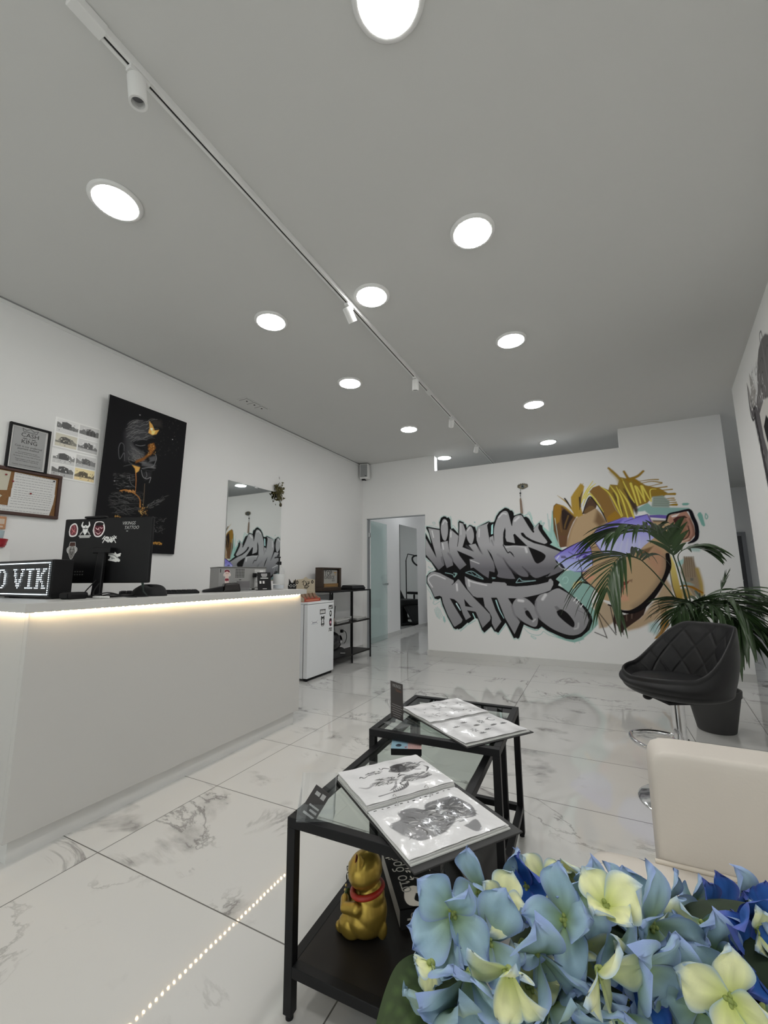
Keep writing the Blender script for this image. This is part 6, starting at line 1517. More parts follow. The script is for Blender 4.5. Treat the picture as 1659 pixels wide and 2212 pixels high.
for x in (-.038, -.014): mb.add([(x, onp(.05), .05), (x+.014, onp(.05), .05), (x+.014, onp(.07), .07), (x, onp(.07), .07)], [(0, 1, 2, 3)])
ob('print', mb, mat('white_print', (.62, .62, .61), .5), t)
t = thing('sanitizer_bottle', 'clear pump bottle of hand sanitizer standing at the end of the worktop', 'bottle', (-2.30, 2.665, CT))
mb = MB(); mb.lathe([(.01, .001), (.042, .002), (.045, .008), (.045, .14), (.040, .165), (.026, .186), (.014, .194), (.014, .20)]); ob('flask', mb, M_acr, t, smooth=40)
mb = MB(); mb.lathe([(.01, .006), (.042, .007), (.042, .035), (.01, .035)]); ob('gel', mb, mat('gel', (.55, .58, .62), .2), t, smooth=40)
mb = MB(); mb.lathe([(.0455, .045), (.0458, .046), (.0458, .12), (.0455, .121)]); ob('label_band', mb, mat('pale_label', (.62, .63, .63), .5), t, smooth=40)
mb = MB(); mb.lathe([(.016, .196), (.018, .198), (.018, .222), (.006, .226), (.006, .25), (.011, .252), (.011, .262), (.004, .264)]); mb.tube([(0, 0, .257), (-.02, -.025, .257), (-.024, -.03, .25)], .005, 8); ob('pump', mb, M_blackp, t, smooth=40)
# ================================================================ LEFT WALL
def wallcanvas(y0, z0, x=XL): return lambda u, v: (np.full_like(u, x), y0+u, z0+v)
t = thing('cash_notice', 'black framed notice saying cash is king on the left wall', 'framed notice', (XL, 1.272, 1.779))
mb = MB()
for a, b in (((.0, -.110, 0), (.022, -.098, .297)), ((.0, .098, 0), (.022, .110, .297)), ((.0, -.098, 0), (.022, .098, .012)), ((.0, -.098, .285), (.022, .098, .297))): mb.box(a, b)
ob('frame', mb, M_bmatt, t, bevel=.002)
mb = MB(); mb.box((.0, -.098, .012), (.006, .098, .285)); ob('white_mount', mb, M_white, t)
mb = MB(); mb.box((.006, -.086, .020), (.008, .086, .276)); ob('silver_sheet', mb, mat('silver_sheet', (.34, .345, .345), .45, .2), t)
mb = MB(); yd, zd = (0, 1, 0), (0, 0, 1)
for tx2, s_, z in (('CASH', .038, .222), ('KING', .036, .178), ('Cash is our preferred', .0165, .153), ('payment method', .0165, .137), ('As a small business we get', .0095, .117), ('charged for every card transaction', .0095, .106), ('By paying cash we keep 100% of the sale', .0088, .090), ('Please support us by paying with', .0095, .071), ('cash you helping us stay strong', .0095, .060), ('THANK YOU FOR SUPPORTING US', .0095, .034)): mb.text(tx2, s_, (.0085, 0, z), yd, zd, align=.5)
mb.text('IS', .012, (.0085, 0, .206), yd, zd, align=.5); mb.box((.008, -.034, .209), (.0086, -.012, .213)); mb.box((.008, .012, .209), (.0086, .034, .213))
cr = [(-.036, .254), (.036, .254), (.036, .257), (-.036, .257)]; mb.add([(.0086, y, z) for y, z in cr], [(0, 1, 2, 3)])
for a, b in (((-.036, .256), (-.042, .276)), ((-.042, .276), (-.020, .264)), ((-.020, .264), (0, .280)), ((0, .280), (.020, .264)), ((.020, .264), (.042, .276)), ((.042, .276), (.036, .256))):
    mb.tube([(.0086, *a), (.0086, *b)], .0012, 6)
ob('lettering', mb, mat('black_print', (.02, .02, .02), .6), t)
# postcards: two sheets of four old photographs
rr = random.Random(11)
def photo(cv, u0, v0, w_, h_, tone=(1., 1., 1.), arch=False):
    T = lambda g_: tuple(int(max(0, min(235, g_*q))) for q in tone)
    cv.P([(u0, v0), (u0+w_, v0), (u0+w_, v0+h_), (u0, v0+h_)], T(rr.randint(150, 178)), 1)
    hor = v0+h_*rr.uniform(.28, .4); n = 9; top = []
    for k in range(n+1): top.append((u0+w_*k/n, hor+h_*rr.uniform(.08, .42)))
    cv.P([(u0, v0), *[(x, min(y, v0+h_*.93)) for x, y in top], (u0+w_, v0)], T(rr.randint(70, 95)), 2)
    bx_ = u0+w_*rr.uniform(.2, .4); cv.P([(bx_, hor-2), (bx_, hor+h_*.42), (bx_+w_*.22, hor+h_*.5), (bx_+w_*.45, hor+h_*.38), (bx_+w_*.45, hor-2)], T(rr.randint(44, 62)), 1.5)
    cv.P([(u0, v0), (u0+w_, v0), (u0+w_, hor-h_*.06), (u0+w_*.5, hor-h_*rr.uniform(.0, .1)), (u0, hor-h_*.04)], T(rr.randint(130, 165)), 3)
    for k in range(22):
        x = u0+w_*rr.uniform(.04, .9); y = v0+h_*rr.uniform(.05, .75); s_ = rr.uniform(2, 7); cv.P([(x, y), (x+s_, y), (x+s_, y+s_*1.2), (x, y+s_*1.2)], T(rr.choice([35, 50, 150, 120, 190])), 1.5, .8)
    if arch:
        for k in range(3): x = u0+w_*(.38+.18*k); cv.P([(x, v0+h_*.3), (x, v0+h_*.6), (x+w_*.05, v0+h_*.68), (x+w_*.1, v0+h_*.6), (x+w_*.1, v0+h_*.3)], T(34), 1.5)
for k, (y0, z0, h_, lab) in enumerate(((1.402, 1.985, .21, 'upper white sheet of four old black and white building photographs'), (1.400, 1.775, .20, 'lower white sheet of four old photographs, one sepia, above the cork board'))):
    cv = Canvas(0, 290, 0, h_*1000, 1.6, (176, 176, 172), SEEN); H_ = h_*1000
    photo(cv, 12, H_*.52, 132, H_*.44); photo(cv, 152, H_*.52, 128, H_*.44, arch=(k == 0)); photo(cv, 12, 12, 132, H_*.42, (1, .98, .9) if k == 0 else (1, 1, 1)); photo(cv, 152, 12, 128, H_*.42, (1, 1, 1) if k == 0 else (1.06, .96, .74))
    t = thing('photo_sheet', lab, 'photo sheet', (XL, y0, z0), group='photo sheets on the left wall')
    mb = MB(); mb.box((0, 0, 0), (.002, .29, h_)); ob('backing', mb, M_white, t)
    ob('prints', cv.mesh('prints', lambda u, v: (np.full_like(u, .0026), u, v), M_attrg), None, t)
# cork board
t = thing('cork_board', 'wood framed cork notice board covered with pinned papers', 'notice board', (XL, 1.475, 1.492))
mb = MB()
for a, b in (((0, -.66, 0), (.022, 0, .020)), ((0, -.66, .275), (.022, 0, .296)), ((0, -.020, .02), (.022, 0, .275)), ((0, -.66, .02), (.022, -.64, .275))): mb.box(a, b)
ob('frame', mb, mat('dark_red_wood', (.055, .022, .016), .5, noise=.3), t, bevel=.003)
mb = MB(); mb.box((0, -.64, .02), (.010, -.02, .275)); ob('cork', mb, mat('cork', (.24, .12, .045), .9, noise=.35, nscale=120), t)
def paper(name, pts, m_, x0, lab, lines=0, tilt=0):
    o_ = thing(name, lab, 'paper', (XL+x0, 1.475, 1.492), group='papers on the cork board')
    mb = MB(); mb.hexa([(0, y, z) for y, z in pts], [(.0008, y, z) for y, z in pts]); ob('sheet', mb, m_, o_)
    if lines:
        mb = MB(); y0 = min(p[0] for p in pts)+.012; y1 = max(p[0] for p in pts)-.014; z0 = min(p[1] for p in pts)+.008; z1 = max(p[1] for p in pts)-.008
        for k in range(lines):
            z = z0+(z1-z0)*k/max(1, lines-1); y = y0
            while y < y1-.006: l_ = rr.uniform(.006, .02); mb.box((.0008, y, z), (.0011, min(y+l_, y1), z+.0022)); y += l_+.004
        ob('text_lines', mb, mat('grey_print', (.22, .22, .23), .7), o_)
M_pap = mat('white_paper', (.72, .72, .71), .8); M_cream = mat('cream_note', (.60, .57, .46), .85)
paper('paper_list', [(-.262, .150), (-.032, .150), (-.032, .262), (-.258, .270)], M_pap, .0105, 'upper white printed list pinned on the cork board', 7)
paper('paper_list', [(-.264, .095), (-.036, .092), (-.030, .162), (-.264, .166)], M_pap, .0118, 'middle white printed list pinned on the cork board', 5)
paper('paper_list', [(-.274, .048), (-.046, .045), (-.036, .105), (-.272, .110)], M_pap, .0131, 'lower white printed list pinned on the cork board', 4)
paper('paper_list', [(-.42, .021), (-.052, .021), (-.046, .052), (-.42, .058)], M_pap, .0144, 'lowest white list strip along the cork board frame', 2)
paper('paper_note', [(-.42, .130), (-.285, .150), (-.276, .268), (-.42, .272)], M_cream, .0105, 'cream note with red pins at the upper part of the cork board', 0)
paper('paper_note', [(-.42, .060), (-.35, .055), (-.305, .112), (-.36, .142), (-.42, .15)], M_cream, .0120, 'cream note tilted over the lower part of the cork board', 0)
for y, z, c_, lab in ((-.30, .245, 'r', 'red pin in the upper cream note'), (-.335, .225, 'r', 'red pin lower in the cream note'), (-.262, .21, 'r', 'red pin at the left edge of the upper list'), (-.165, .148, 'r', 'red pin in the middle list'), (-.045, .252, 'b', 'dark pin in the top corner of the upper list'), (-.345, .262, 'b', 'dark blue pin at the top of the cream note')):
    mb = MB(); mb.sph((0, 0, 0), (.004, .006, .005), 10, 6); ob('push_pin', mb, mat('red_pin', (.30, .02, .03), .3) if c_ == 'r' else mat('dark_pin', (.03, .035, .05), .3), loc=(XL+.0165, 1.475+y, 1.492+z), smooth=60, label=lab, cat='pin', group='pins on the cork board')
# black canvas with a cracked face and gold
t = thing('canvas_print', 'large black canvas print of a cracked dark face with gold', 'painting', (XL, 1.697, 1.297), rot=(0, math.atan2(.05, 1.165), 0))
mb = MB(); mb.box((.002, 0, 0), (.018, .66, 1.165)); ob('stretcher', mb, mat('canvas_edge', (.30, .30, .30), .7), t, bevel=.001)
cv = Canvas(0, 660, 0, 1165, 3.2, (20, 20, 22), SEEN*.62); cv.run(PAINT)
ob('picture', cv.mesh('picture', lambda u, v: (np.full_like(u, .0192), u, v), mat('canvas_colours', (.5, .5, .5), .7, spec=.15, attr=True)), None, t)
# wall mirror
t = thing('wall_mirror', 'tall frameless mirror on the left wall behind the counter', 'mirror', (XL, 2.918, 1.06))
mb = MB(); mb.box((.002, 0, 0), (.007, .792, 1.0)); ob('glass', mb, M_mirror, t)
mb = MB(); mb.box((.0005, -.0015, -.0015), (.002, .7935, 1.0015)); ob('edge', mb, mat('mirror_edge', (.05, .06, .06), .3), t)
mb = MB(); mb.box((.002, .36, .985), (.011, .40, 1.006)); ob('clip', mb, M_steel, t, bevel=.002)
mb = MB()
for k in range(170):
    a = rng.uniform(0, 6.28, 2); b = np.array([rng.uniform(.008, .05), rng.normal(0, .030), rng.normal(0, .052)]); l_ = rng.uniform(.025, .055)
    e = np.array([math.cos(a[0])*.4, math.cos(a[1]), math.sin(a[1])])*l_; nrm = np.array([.3, -math.sin(a[1]), math.cos(a[1])])*.009
    mb.add([b, b+e*.5+nrm, b+e, b+e*.5-nrm], [(0, 1, 2, 3)])
t = thing('dried_branch', 'dry olive green leafy sprig stuck on the top corner of the mirror', 'plant', (XL, 3.635, 2.075))
ob('leaves', mb, mat('dry_leaf', (.085, .072, .02), .7, noise=.5, nscale=40), t)
mb = MB(); mb.tube([(.012, .0, .05), (.016, .0, 0), (.014, .03, -.06), (.012, .06, -.14)], .003, 6); mb.sph((.012, .062, -.15), (.008, .016, .022), 10, 8); ob('stem', mb, mat('dry_stem', (.05, .04, .02), .8), t, smooth=60)
# corner loudspeaker
t = thing('wall_speaker', 'small white wall loudspeaker in the upper corner by the door', 'speaker', (-3.105, 5.53, 2.605), R(8))
mb = MB(); mb.box((-.072, -.05, 0), (.072, .06, .232)); ob('cabinet', mb, M_white, t, bevel=.012, seg=3)
mb = MB(); mb.box((-.058, -.054, .02), (.062, -.049, .22)); ob('grille', mb, mat('speaker_grille', (.33, .34, .34), .6, bump=.6, bscale=900), t, bevel=.003)
mb = MB(); mb.box((.02, -.0555, .032), (.045, -.054, .040)); ob('badge', mb, M_bmatt, t)
mb = MB(); mb.tube([(-.02, .05, .02), (-.02, .09, .0)], .008, 8); mb.box((-.05, -.01, -.016), (.0, .03, 0)); ob('bracket', mb, M_bmatt, t)
# evil-eye ornament with tassel on the mural wall
t = thing('eye_ornament', 'small metal eye ornament with a hanging tassel above the mural lettering', 'ornament', (-.763, YB, 2.255))
M_brass = mat('aged_metal', (.20, .18, .13), .35, .7); mb = MB()
def eye(u, v):
    a = u*2*math.pi; x = .068*math.cos(a); z = .036*math.sin(a)*(1-.35*abs(math.cos(a)))
    return (x*(1-v*.22), -.010-.004*math.sin(v*3.14), z*(1-v*.3))
mb.grid(eye, 40, 4, closed=True); mb.add([(.054*math.cos(a*math.pi/20), -.004, .026*math.sin(a*math.pi/20)) for a in range(40)], [tuple(range(40))])
for k in range(7): a = .5+k*.357; mb.sph((.066*math.cos(a), -.010, .034*math.sin(a)+.004), .007, 8, 6)
ob('rim', mb, M_brass, t, smooth=60)
mb = MB(); mb.sph((0, -.010, 0), (.020, .006, .020), 20, 8); ob('iris', mb, mat('eye_blue', (.10, .14, .16), .2), t, smooth=60)
mb = MB(); mb.sph((0, -.0145, 0), (.010, .004, .010), 16, 8); ob('pupil', mb, M_blackp, t, smooth=60)
mb = MB(); mb.tube([(-.03, -.008, -.03), (-.036, -.008, -.16)], .0025, 6); mb.sph((-.034, -.010, -.088), .012, 12, 8); mb.sph((-.036, -.010, -.122), .006, 10, 6); ob('bead_string', mb, mat('bead_black', (.04, .045, .05), .3), t, smooth=60)
mb = MB(); mb.tube([(-.036, -.010, -.155), (-.036, -.010, -.17), (-.034, -.011, -.20), (-.030, -.011, -.36)], [.006, .010, .013, .016], 14); ob('tassel', mb, mat('beige_tassel', (.30, .22, .17), .9, noise=.2, nscale=90), t, smooth=60)
# ================================================================ FRIDGE AND SHELF
t = thing('mini_fridge', 'small white fridge with stickers on its door at the end of the counter', 'fridge', (-2.79, 3.715, 0))
M_fr = mat('white_enamel', (.80, .82, .84), .3)
mb = MB(); mb.box((-.40, .005, .025), (-.062, .50, .80)); ob('cabinet', mb, M_fr, t, bevel=.006)
mb = MB(); mb.box((-.41, 0, .80), (.0, .505, .822)); ob('top_panel', mb, M_fr, t, bevel=.006)
mb = MB(); mb.box((-.055, 0, .03), (.0, .505, .796)); o = ob('door', mb, M_fr, t, bevel=.008, seg=3)
mb = MB(); mb.box((-.062, .006, .028), (-.055, .499, .797)); ob('gasket', mb, mat('grey_gasket', (.12, .12, .12), .7), t)
for x in (-.03, -.35):
    for y in (.03, .47):
        mb = MB(); mb.cyl((x, y, 0), (x, y, .03), .014, n=12); ob('foot', mb, M_bmatt, t)
mb = MB(); mb.box((-.03, .43, .822), (-.005, .48, .826)); ob('hinge_cap', mb, M_bmatt, t)
mb = MB(); mb.box((-.05, .01, .004), (-.02, .49, .03)); ob('kick_strip', mb, M_bmatt, t)
def fsticker(cv, y, z, lab): o_ = ob('sticker', cv.mesh('sticker', lambda u, v: (np.full_like(u, .0012), y+u, z+v), M_attr), None, t); o_['label'] = lab
c_ = Canvas(-55, 55, -26, 26, 1.5, (30, 30, 30), SEEN); 
for k in range(6): c_.S([(-44+k*16, -16), (-42+k*16+rr.uniform(-3, 3), 16), (-36+k*16, -14)], 5, (215, 215, 213), 2)
fsticker(c_, .275, .705, 'black and white lettered sticker')
c_ = Canvas(-42, 42, -22, 22, 1.5, (30, 30, 30), SEEN); c_.P([(-34, -12), (-20, 14), (-6, -12), (8, 14), (8, -14), (20, -14), (20, 14), (36, 14), (36, 8), (26, 8), (26, -14), (-34, -14)], (215, 215, 213), 2)
fsticker(c_, .435, .745, 'black and white block sticker in the corner')
c_ = Canvas(-60, 60, -17, 17, 1.5, (190, 195, 205), SEEN); c_.S([(-58, -15), (58, -15), (58, 15), (-58, 15), (-58, -15)], 4, (60, 66, 84), 2)
for k in range(8): c_.S([(-46+k*12, -7), (-44+k*12, 8), (-39+k*12, -6)], 4, (40, 44, 58), 2)
fsticker(c_, .125, .60, 'long blue framed name sticker')
c_ = Canvas(-34, 34, -62, 62, 1.5, None, SEEN); c_.P([(-30, 56), (-34, 20), (-24, 0), (-34, -40), (-20, -60), (20, -60), (34, -40), (24, 0), (34, 20), (30, 56), (0, 40)], (28, 28, 29), 2); c_.P([(-14, 30), (0, 12), (14, 30), (10, -10), (18, -30), (-18, -30), (-10, -10)], (210, 210, 208), 2); c_.P([(-20, -44), (20, -44), (16, -54), (-16, -54)], (150, 150, 150), 2)
fsticker(c_, .275, .605, 'black figure sticker')
c_ = Canvas(-26, 26, -36, 36, 1.5, None, SEEN); c_.P([(-24, 0), (-16, 28), (0, 35), (16, 28), (24, 0), (14, -30), (0, -35), (-14, -30)], (28, 28, 29), 2, 1, None, 1); c_.P([(-10, 12), (0, 22), (10, 12), (6, -14), (-6, -14)], (200, 200, 198), 2)
fsticker(c_, .432, .672, 'black oval emblem sticker')
c_ = Canvas(-30, 30, -46, 46, 1.5, None, SEEN); c_.P([(-28, 10), (-18, 40), (10, 44), (26, 24), (20, -10), (24, -36), (-4, -44), (-22, -28)], (58, 40, 48), 2, 1, None, 1); c_.P([(-12, 6), (10, 16), (12, -10), (-8, -16)], (185, 130, 140), 2); c_.P([(-18, 30), (8, 34), (14, 22), (-16, 20)], (26, 25, 26), 2)
fsticker(c_, .432, .573, 'dark red face sticker')
c_ = Canvas(-34, 34, -22, 22, 1.5, None, SEEN)
for q in ([(-30, -18), (-24, 14), (-10, 12), (-14, -12)], [(-8, -12), (4, 16), (14, 6), (4, -14), (28, -12)], [(10, 16), (28, 18), (22, -6)], [(-30, 16), (0, 20)]): c_.S(q, 7, (30, 30, 31), 2)
fsticker(c_, .432, .49, 'black scribbled tag sticker')
# snack display boxes on the fridge
t = thing('snack_display', 'orange red counter display box with small packs, on top of the fridge', 'display box', (-2.86, 3.74, .822))
M_or = mat('orange_card', (.40, .055, .03), .55); M_beige = mat('beige_card', (.52, .45, .33), .7)
mb = MB(); mb.box((-.12, 0, 0), (.0, .30, .004)); mb.box((-.002, 0, .004), (0, .30, .035)); ob('tray', mb, M_or, t)
mb = MB()
for y in (0, .296): mb.hexa([(-.12, y, .004), (0, y, .004), (0, y, .035), (-.12, y, .10)], [(-.12, y+.004, .004), (0, y+.004, .004), (0, y+.004, .035), (-.12, y+.004, .10)])
ob('side', mb, M_beige, t)
mb = MB(); mb.box((.0001, .03, .012), (.0007, .27, .024)); ob('strip_print', mb, mat('pale_orange_print', (.55, .22, .12), .6), t)
for k in range(4):
    p_ = thing('snack_pack', ('first', 'second', 'third', 'last')[k]+' small brown and red pack in the orange display, counted from the counter', 'pack', (-2.905, 3.755+k*.07, .826), group='packs in the orange display')
    mb = MB(); mb.hexa([(-.03, .0, .002), (.03, .0, .002), (.03, .055, .002), (-.03, .055, .002)], [(-.04, .004, .085), (-.01, .004, .085), (-.01, .051, .085), (-.04, .051, .085)]); ob('pouch', mb, mat('brown_pack', (.25, .15, .09), .5, noise=.4, nscale=60), p_, bevel=.004)
    mb = MB(); mb.hexa([(.0305, .008, .012), (.031, .008, .012), (.031, .047, .012), (.0305, .047, .012)], [(.0125, .008, .05), (.013, .008, .05), (.013, .047, .05), (.0125, .047, .05)]); ob('front_print', mb, mat('red_pack_print', (.35, .09, .05), .5), p_)
t = thing('beige_display', 'beige cardboard counter display with a black cat-eared cutout head', 'display box', (-3.00, 3.73, .822))
mb = MB(); mb.box((-.15, 0, 0), (-.0, .40, .12)); ob('box', mb, M_beige, t, bevel=.003)
mb = MB(); hp = [(.0, .10), (.40, .10), (.40, .235), (.36, .245), (.27, .25), (.22, .275), (.17, .25), (.07, .245), (.0, .235)]; mb.hexa([(-.012, y, z) for y, z in hp], [(-.006, y, z) for y, z in hp]); ob('header', mb, M_beige, t)
mb = MB()
for q in ([(.15, .215), (.19, .235), (.17, .19), (.20, .165), (.24, .20)], [(.21, .225), (.24, .19), (.22, .165)], [(.25, .215), (.285, .22), (.25, .17), (.28, .165)], [(.255, .195), (.29, .20)], [(.19, .155), (.25, .15), (.28, .17)]): mb.tube([(-.005, y, z) for y, z in q], .004, 6)
mb.tube([(-.005, .2, .14), (-.005, .25, .14)], .002, 6)
for y in (.06, .345): mb.tube([(-.005, y+.016*math.cos(a), .215+.016*math.sin(a)) for a in np.linspace(0, 6.28, 14)], .005, 6)
ob('logo_print', mb, M_bmatt, t)
mb = MB(); hp = [(-.10, .10), (.03, .10), (.035, .18), (.02, .205), (.022, .25), (-.012, .212), (-.055, .212), (-.09, .255), (-.092, .205), (-.105, .18)]; mb.hexa([(.001, y, z) for y, z in hp], [(.006, y, z) for y, z in hp]); ob('cutout_head', mb, M_bmatt, t)
mb = MB()
for c0 in (-.062, -.008): mb.tube([(.0065, c0+.018*math.cos(a), .178+.013*math.sin(a)) for a in np.linspace(0, 6.28, 14)], .0025, 6)
mb.tube([(.0065, -.08, .178), (.0065, -.11, .19)], .0025, 6); mb.tube([(.0065, .01, .178), (.0065, .04, .192)], .0025, 6); ob('glasses_print', mb, mat('white_print', (.62, .62, .61), .5), t)
# open metal shelf
t = thing('metal_shelf', 'black metal shelf rack with three boards beside the glass door', 'shelf', (-2.856, 4.235, 0))
xs = (-.312, 0); ys = (0, .515, 1.0)
for y in ys:
    for x in xs: mb = MB(); mb.box((x-.0075, y-.0075, 0), (x+.0075, y+.0075, .918)); ob('leg', mb, M_black, t)
for z in (.10, .505, .905):
    mb = MB(); mb.box((-.312, 0, z), (0, 1.0, z+.012)); mb.box((.0, 0, z-.004), (.006, 1.0, z+.014)); ob('board', mb, M_dark if z < .8 else M_bmatt, t)
t = thing('award_frame', 'dark wood award frame reading TOP GREECE on the metal shelf', 'award', (-2.985, 4.24, .9185))
M_wal = mat('dark_walnut', (.045, .028, .018), .5, noise=.35, nscale=25)
mb = MB()
for a, b in (((-.10, 0, 0), (0, .44, .045)), ((-.10, 0, .272), (0, .44, .292)), ((-.10, 0, .045), (0, .045, .272)), ((-.10, .395, .045), (0, .44, .272)), ((-.10, .045, .045), (-.06, .395, .272))): mb.box(a, b)
ob('frame', mb, M_wal, t, bevel=.003)
mb = MB(); mb.box((-.045, .060, .085), (-.022, .375, .262)); ob('plaque', mb, mat('grey_plaque', (.36, .355, .33), .5), t)
mb = MB(); mb.box((-.045, .065, .047), (-.008, .378, .092)); ob('wood_plate', mb, mat('light_oak', (.24, .14, .055), .5, noise=.2), t)
mb = MB(); mb.text('TOP', .095, (-.0215, .082, .190), (0, 1, 0), (0, 0, 1), wide=.93); mb.text('GREECE', .056, (-.0215, .082, .150), (0, 1, 0), (0, 0, 1), wide=1.15); mb.text('2025', .034, (-.0215, .25, .118), (0, 1, 0), (0, 0, 1)); ob('lettering', mb, M_bmatt, t)
mb = MB(); mb.box((-.0218, .300, .222), (-.0212, .355, .235)); mb.box((-.0218, .315, .198), (-.0212, .345, .206)); mb.box((-.0078, .115, .066), (-.0074, .31, .072)); ob('gold_print', mb, mat('gold_print', (.42, .22, .04), .5), t)
t = thing('router_box', 'flat black electronic box lying on top of the metal shelf', 'electronic box', (-2.96, 4.86, .918))
mb = MB(); mb.hexa([(-.16, 0, .012), (.04, 0, .012), (.04, .37, .012), (-.16, .37, .012)], [(-.14, .03, .062), (.02, .02, .056), (.02, .34, .056), (-.14, .33, .062)]); ob('case', mb, M_blackp, t, bevel=.006)
mb = MB(); mb.box((-.15, .01, 0), (.03, .36, .013)); ob('foot_plate', mb, M_bmatt, t)
mb = MB(); mb.box((.0, -.06, .003), (.02, .02, .010)); ob('cable_stub', mb, M_bmatt, t)
for k, (x, y, dz, w_, l_, c_, lab) in enumerate(((-2.99, 4.45, 0, .21, .30, (.55, .55, .54), 'lowest grey magazine in the left pile on the middle shelf'), (-3.0, 4.46, .011, .20, .29, (.22, .23, .24), 'dark magazine in the left pile on the middle shelf'), (-2.985, 4.43, .022, .21, .29, (.50, .50, .50), 'pale magazine near the top of the left pile on the middle shelf'), (-3.0, 4.46, .033, .21, .30, (.62, .62, .60), 'top white magazine of the left pile on the middle shelf'),
                         (-2.98, 4.92, 0, .21, .28, (.66, .66, .65), 'lowest white magazine in the right pile on the middle shelf'), (-2.99, 4.90, .011, .20, .28, (.06, .06, .065), 'black magazine in the right pile on the middle shelf'), (-2.97, 4.90, .022, .2, .27, (.6, .6, .58), 'upper pale magazine in the right pile on the middle shelf'))):
    m_ = thing('magazine', lab, 'magazine', (x, y, .517+dz), R((-1)**k*3), group='magazines on the metal shelf')
    mb = MB(); mb.box((-w_/2, -l_/2+.13, 0), (w_/2, l_/2+.13, .0015)); mb.box((-w_/2, -l_/2+.13, .0085), (w_/2, l_/2+.13, .010)); ob('cover', mb, mat('mag%d' % k, c_, .4), m_)
    mb = MB(); mb.box((-w_/2+.003, -l_/2+.132, .0015), (w_/2-.003, l_/2+.128, .0085)); ob('pages', mb, M_pap, m_)
t = thing('wooden_box', 'small tan wooden box on the middle shelf next to the fridge', 'box', (-2.90, 4.255, .5172))
mb = MB(); mb.box((-.16, 0, 0), (.02, .11, .085)); ob('box', mb, mat('tan_wood', (.30, .17, .07), .5, noise=.2), t, bevel=.004)
# helmet and bag on the low board
t = thing('motorcycle_helmet', 'dark motorcycle helmet with visor lying on a black bag on the lowest board', 'helmet', (-2.985, 4.43, .30))
def hel(u, v):
    a = u*2*math.pi; ph = -math.pi/2*.75+v*math.pi*.875; c = math.cos(ph)
    return (.125*c*math.cos(a), .15*c*math.sin(a)+(.03*max(0, math.sin(a))*(1 if ph < .2 else .4)), .125*math.sin(ph))
mb = MB(); mb.grid(hel, 36, 20, closed=True); ob('shell', mb, mat('helmet_black', (.015, .015, .016), .2), t, smooth=60)
def vis(u, v):
    a = math.pi*(.5-.32)+u*math.pi*.64; ph = -.25+v*.75; c = math.cos(ph); return (.131*c*math.cos(a)+.0, .158*c*math.sin(a)+.03, .13*math.sin(ph))
mb = MB(); mb.grid(vis, 24, 10); ob('visor', mb, mat('smoked_visor', (.05, .05, .055), .06), t, smooth=60)
mb = MB(); mb.sph((.128, .06, .0), (.008, .022, .022), 14, 8); ob('pivot', mb, M_steel, t, smooth=60)
t = thing('black_bag', 'black bag with grey lettering lying on the lowest board of the metal shelf', 'bag', (-2.99, 4.50, .112))
def bg(u, v):
    a = u*2*math.pi; ph = v*math.pi/2; q = math.cos(ph)**.45; return (.125*q*math.cos(a), .24*q*math.sin(a)+.008*math.sin(4*a), .105*math.sin(ph)+.01*math.sin(3*a)*math.sin(ph*2))
mb = MB(); mb.grid(bg, 40, 12, closed=True); ob('body', mb, mat('bag_fabric', (.012, .012, .013), .75, bump=.4, bscale=50), t, smooth=70)
mb = MB(); mb.hexa([(.127, -.02, .05), (.127, .09, .032), (.127, .09, .044), (.127, -.02, .062)], [(.1285, -.02, .05), (.1285, .09, .032), (.1285, .09, .044), (.1285, -.02, .062)]); ob('lettering', mb, mat('grey_letter', (.25, .25, .25), .6), t)
mb = MB(); mb.tube([tuple(q) for q in catmull(np.array([(-3.19, 4.86, .70), (-3.17, 4.80, .50), (-3.15, 4.79, .36), (-3.13, 4.83, .22)]), 6)], .004, 8); ob('power_cable', mb, M_blackp, smooth=60, label='black cable running down the wall behind the metal shelf', cat='cable')
t = thing('wall_plug', 'black plug in the wall under the shelf with its cable curving in a ring', 'plug', (XL, 5.02, .35))
mb = MB(); mb.box((0, -.02, -.02), (.035, .02, .02)); ob('plug_body', mb, M_blackp, t, bevel=.005)
mb = MB(); mb.tube([(.03, .02+.085*math.sin(a), -.085+.085*math.cos(a)) for a in np.linspace(0, 2.9, 16)], .0045, 8); ob('lead', mb, M_blackp, t, smooth=60)
mb = MB(); mb.box((0, -.035, -.035), (.004, .035, .035)); ob('socket_plate', mb, M_white, t, bevel=.002)
# grey panel leaning behind the shelf
t = thing('grey_board', 'plain grey board standing against the wall behind the metal shelf', 'board', (XL+.012, 4.26, .0))
mb = MB(); mb.box((.0, .02, .0), (.012, .50, .86)); ob('board', mb, mat('grey_board', (.36, .37, .38), .7), t)
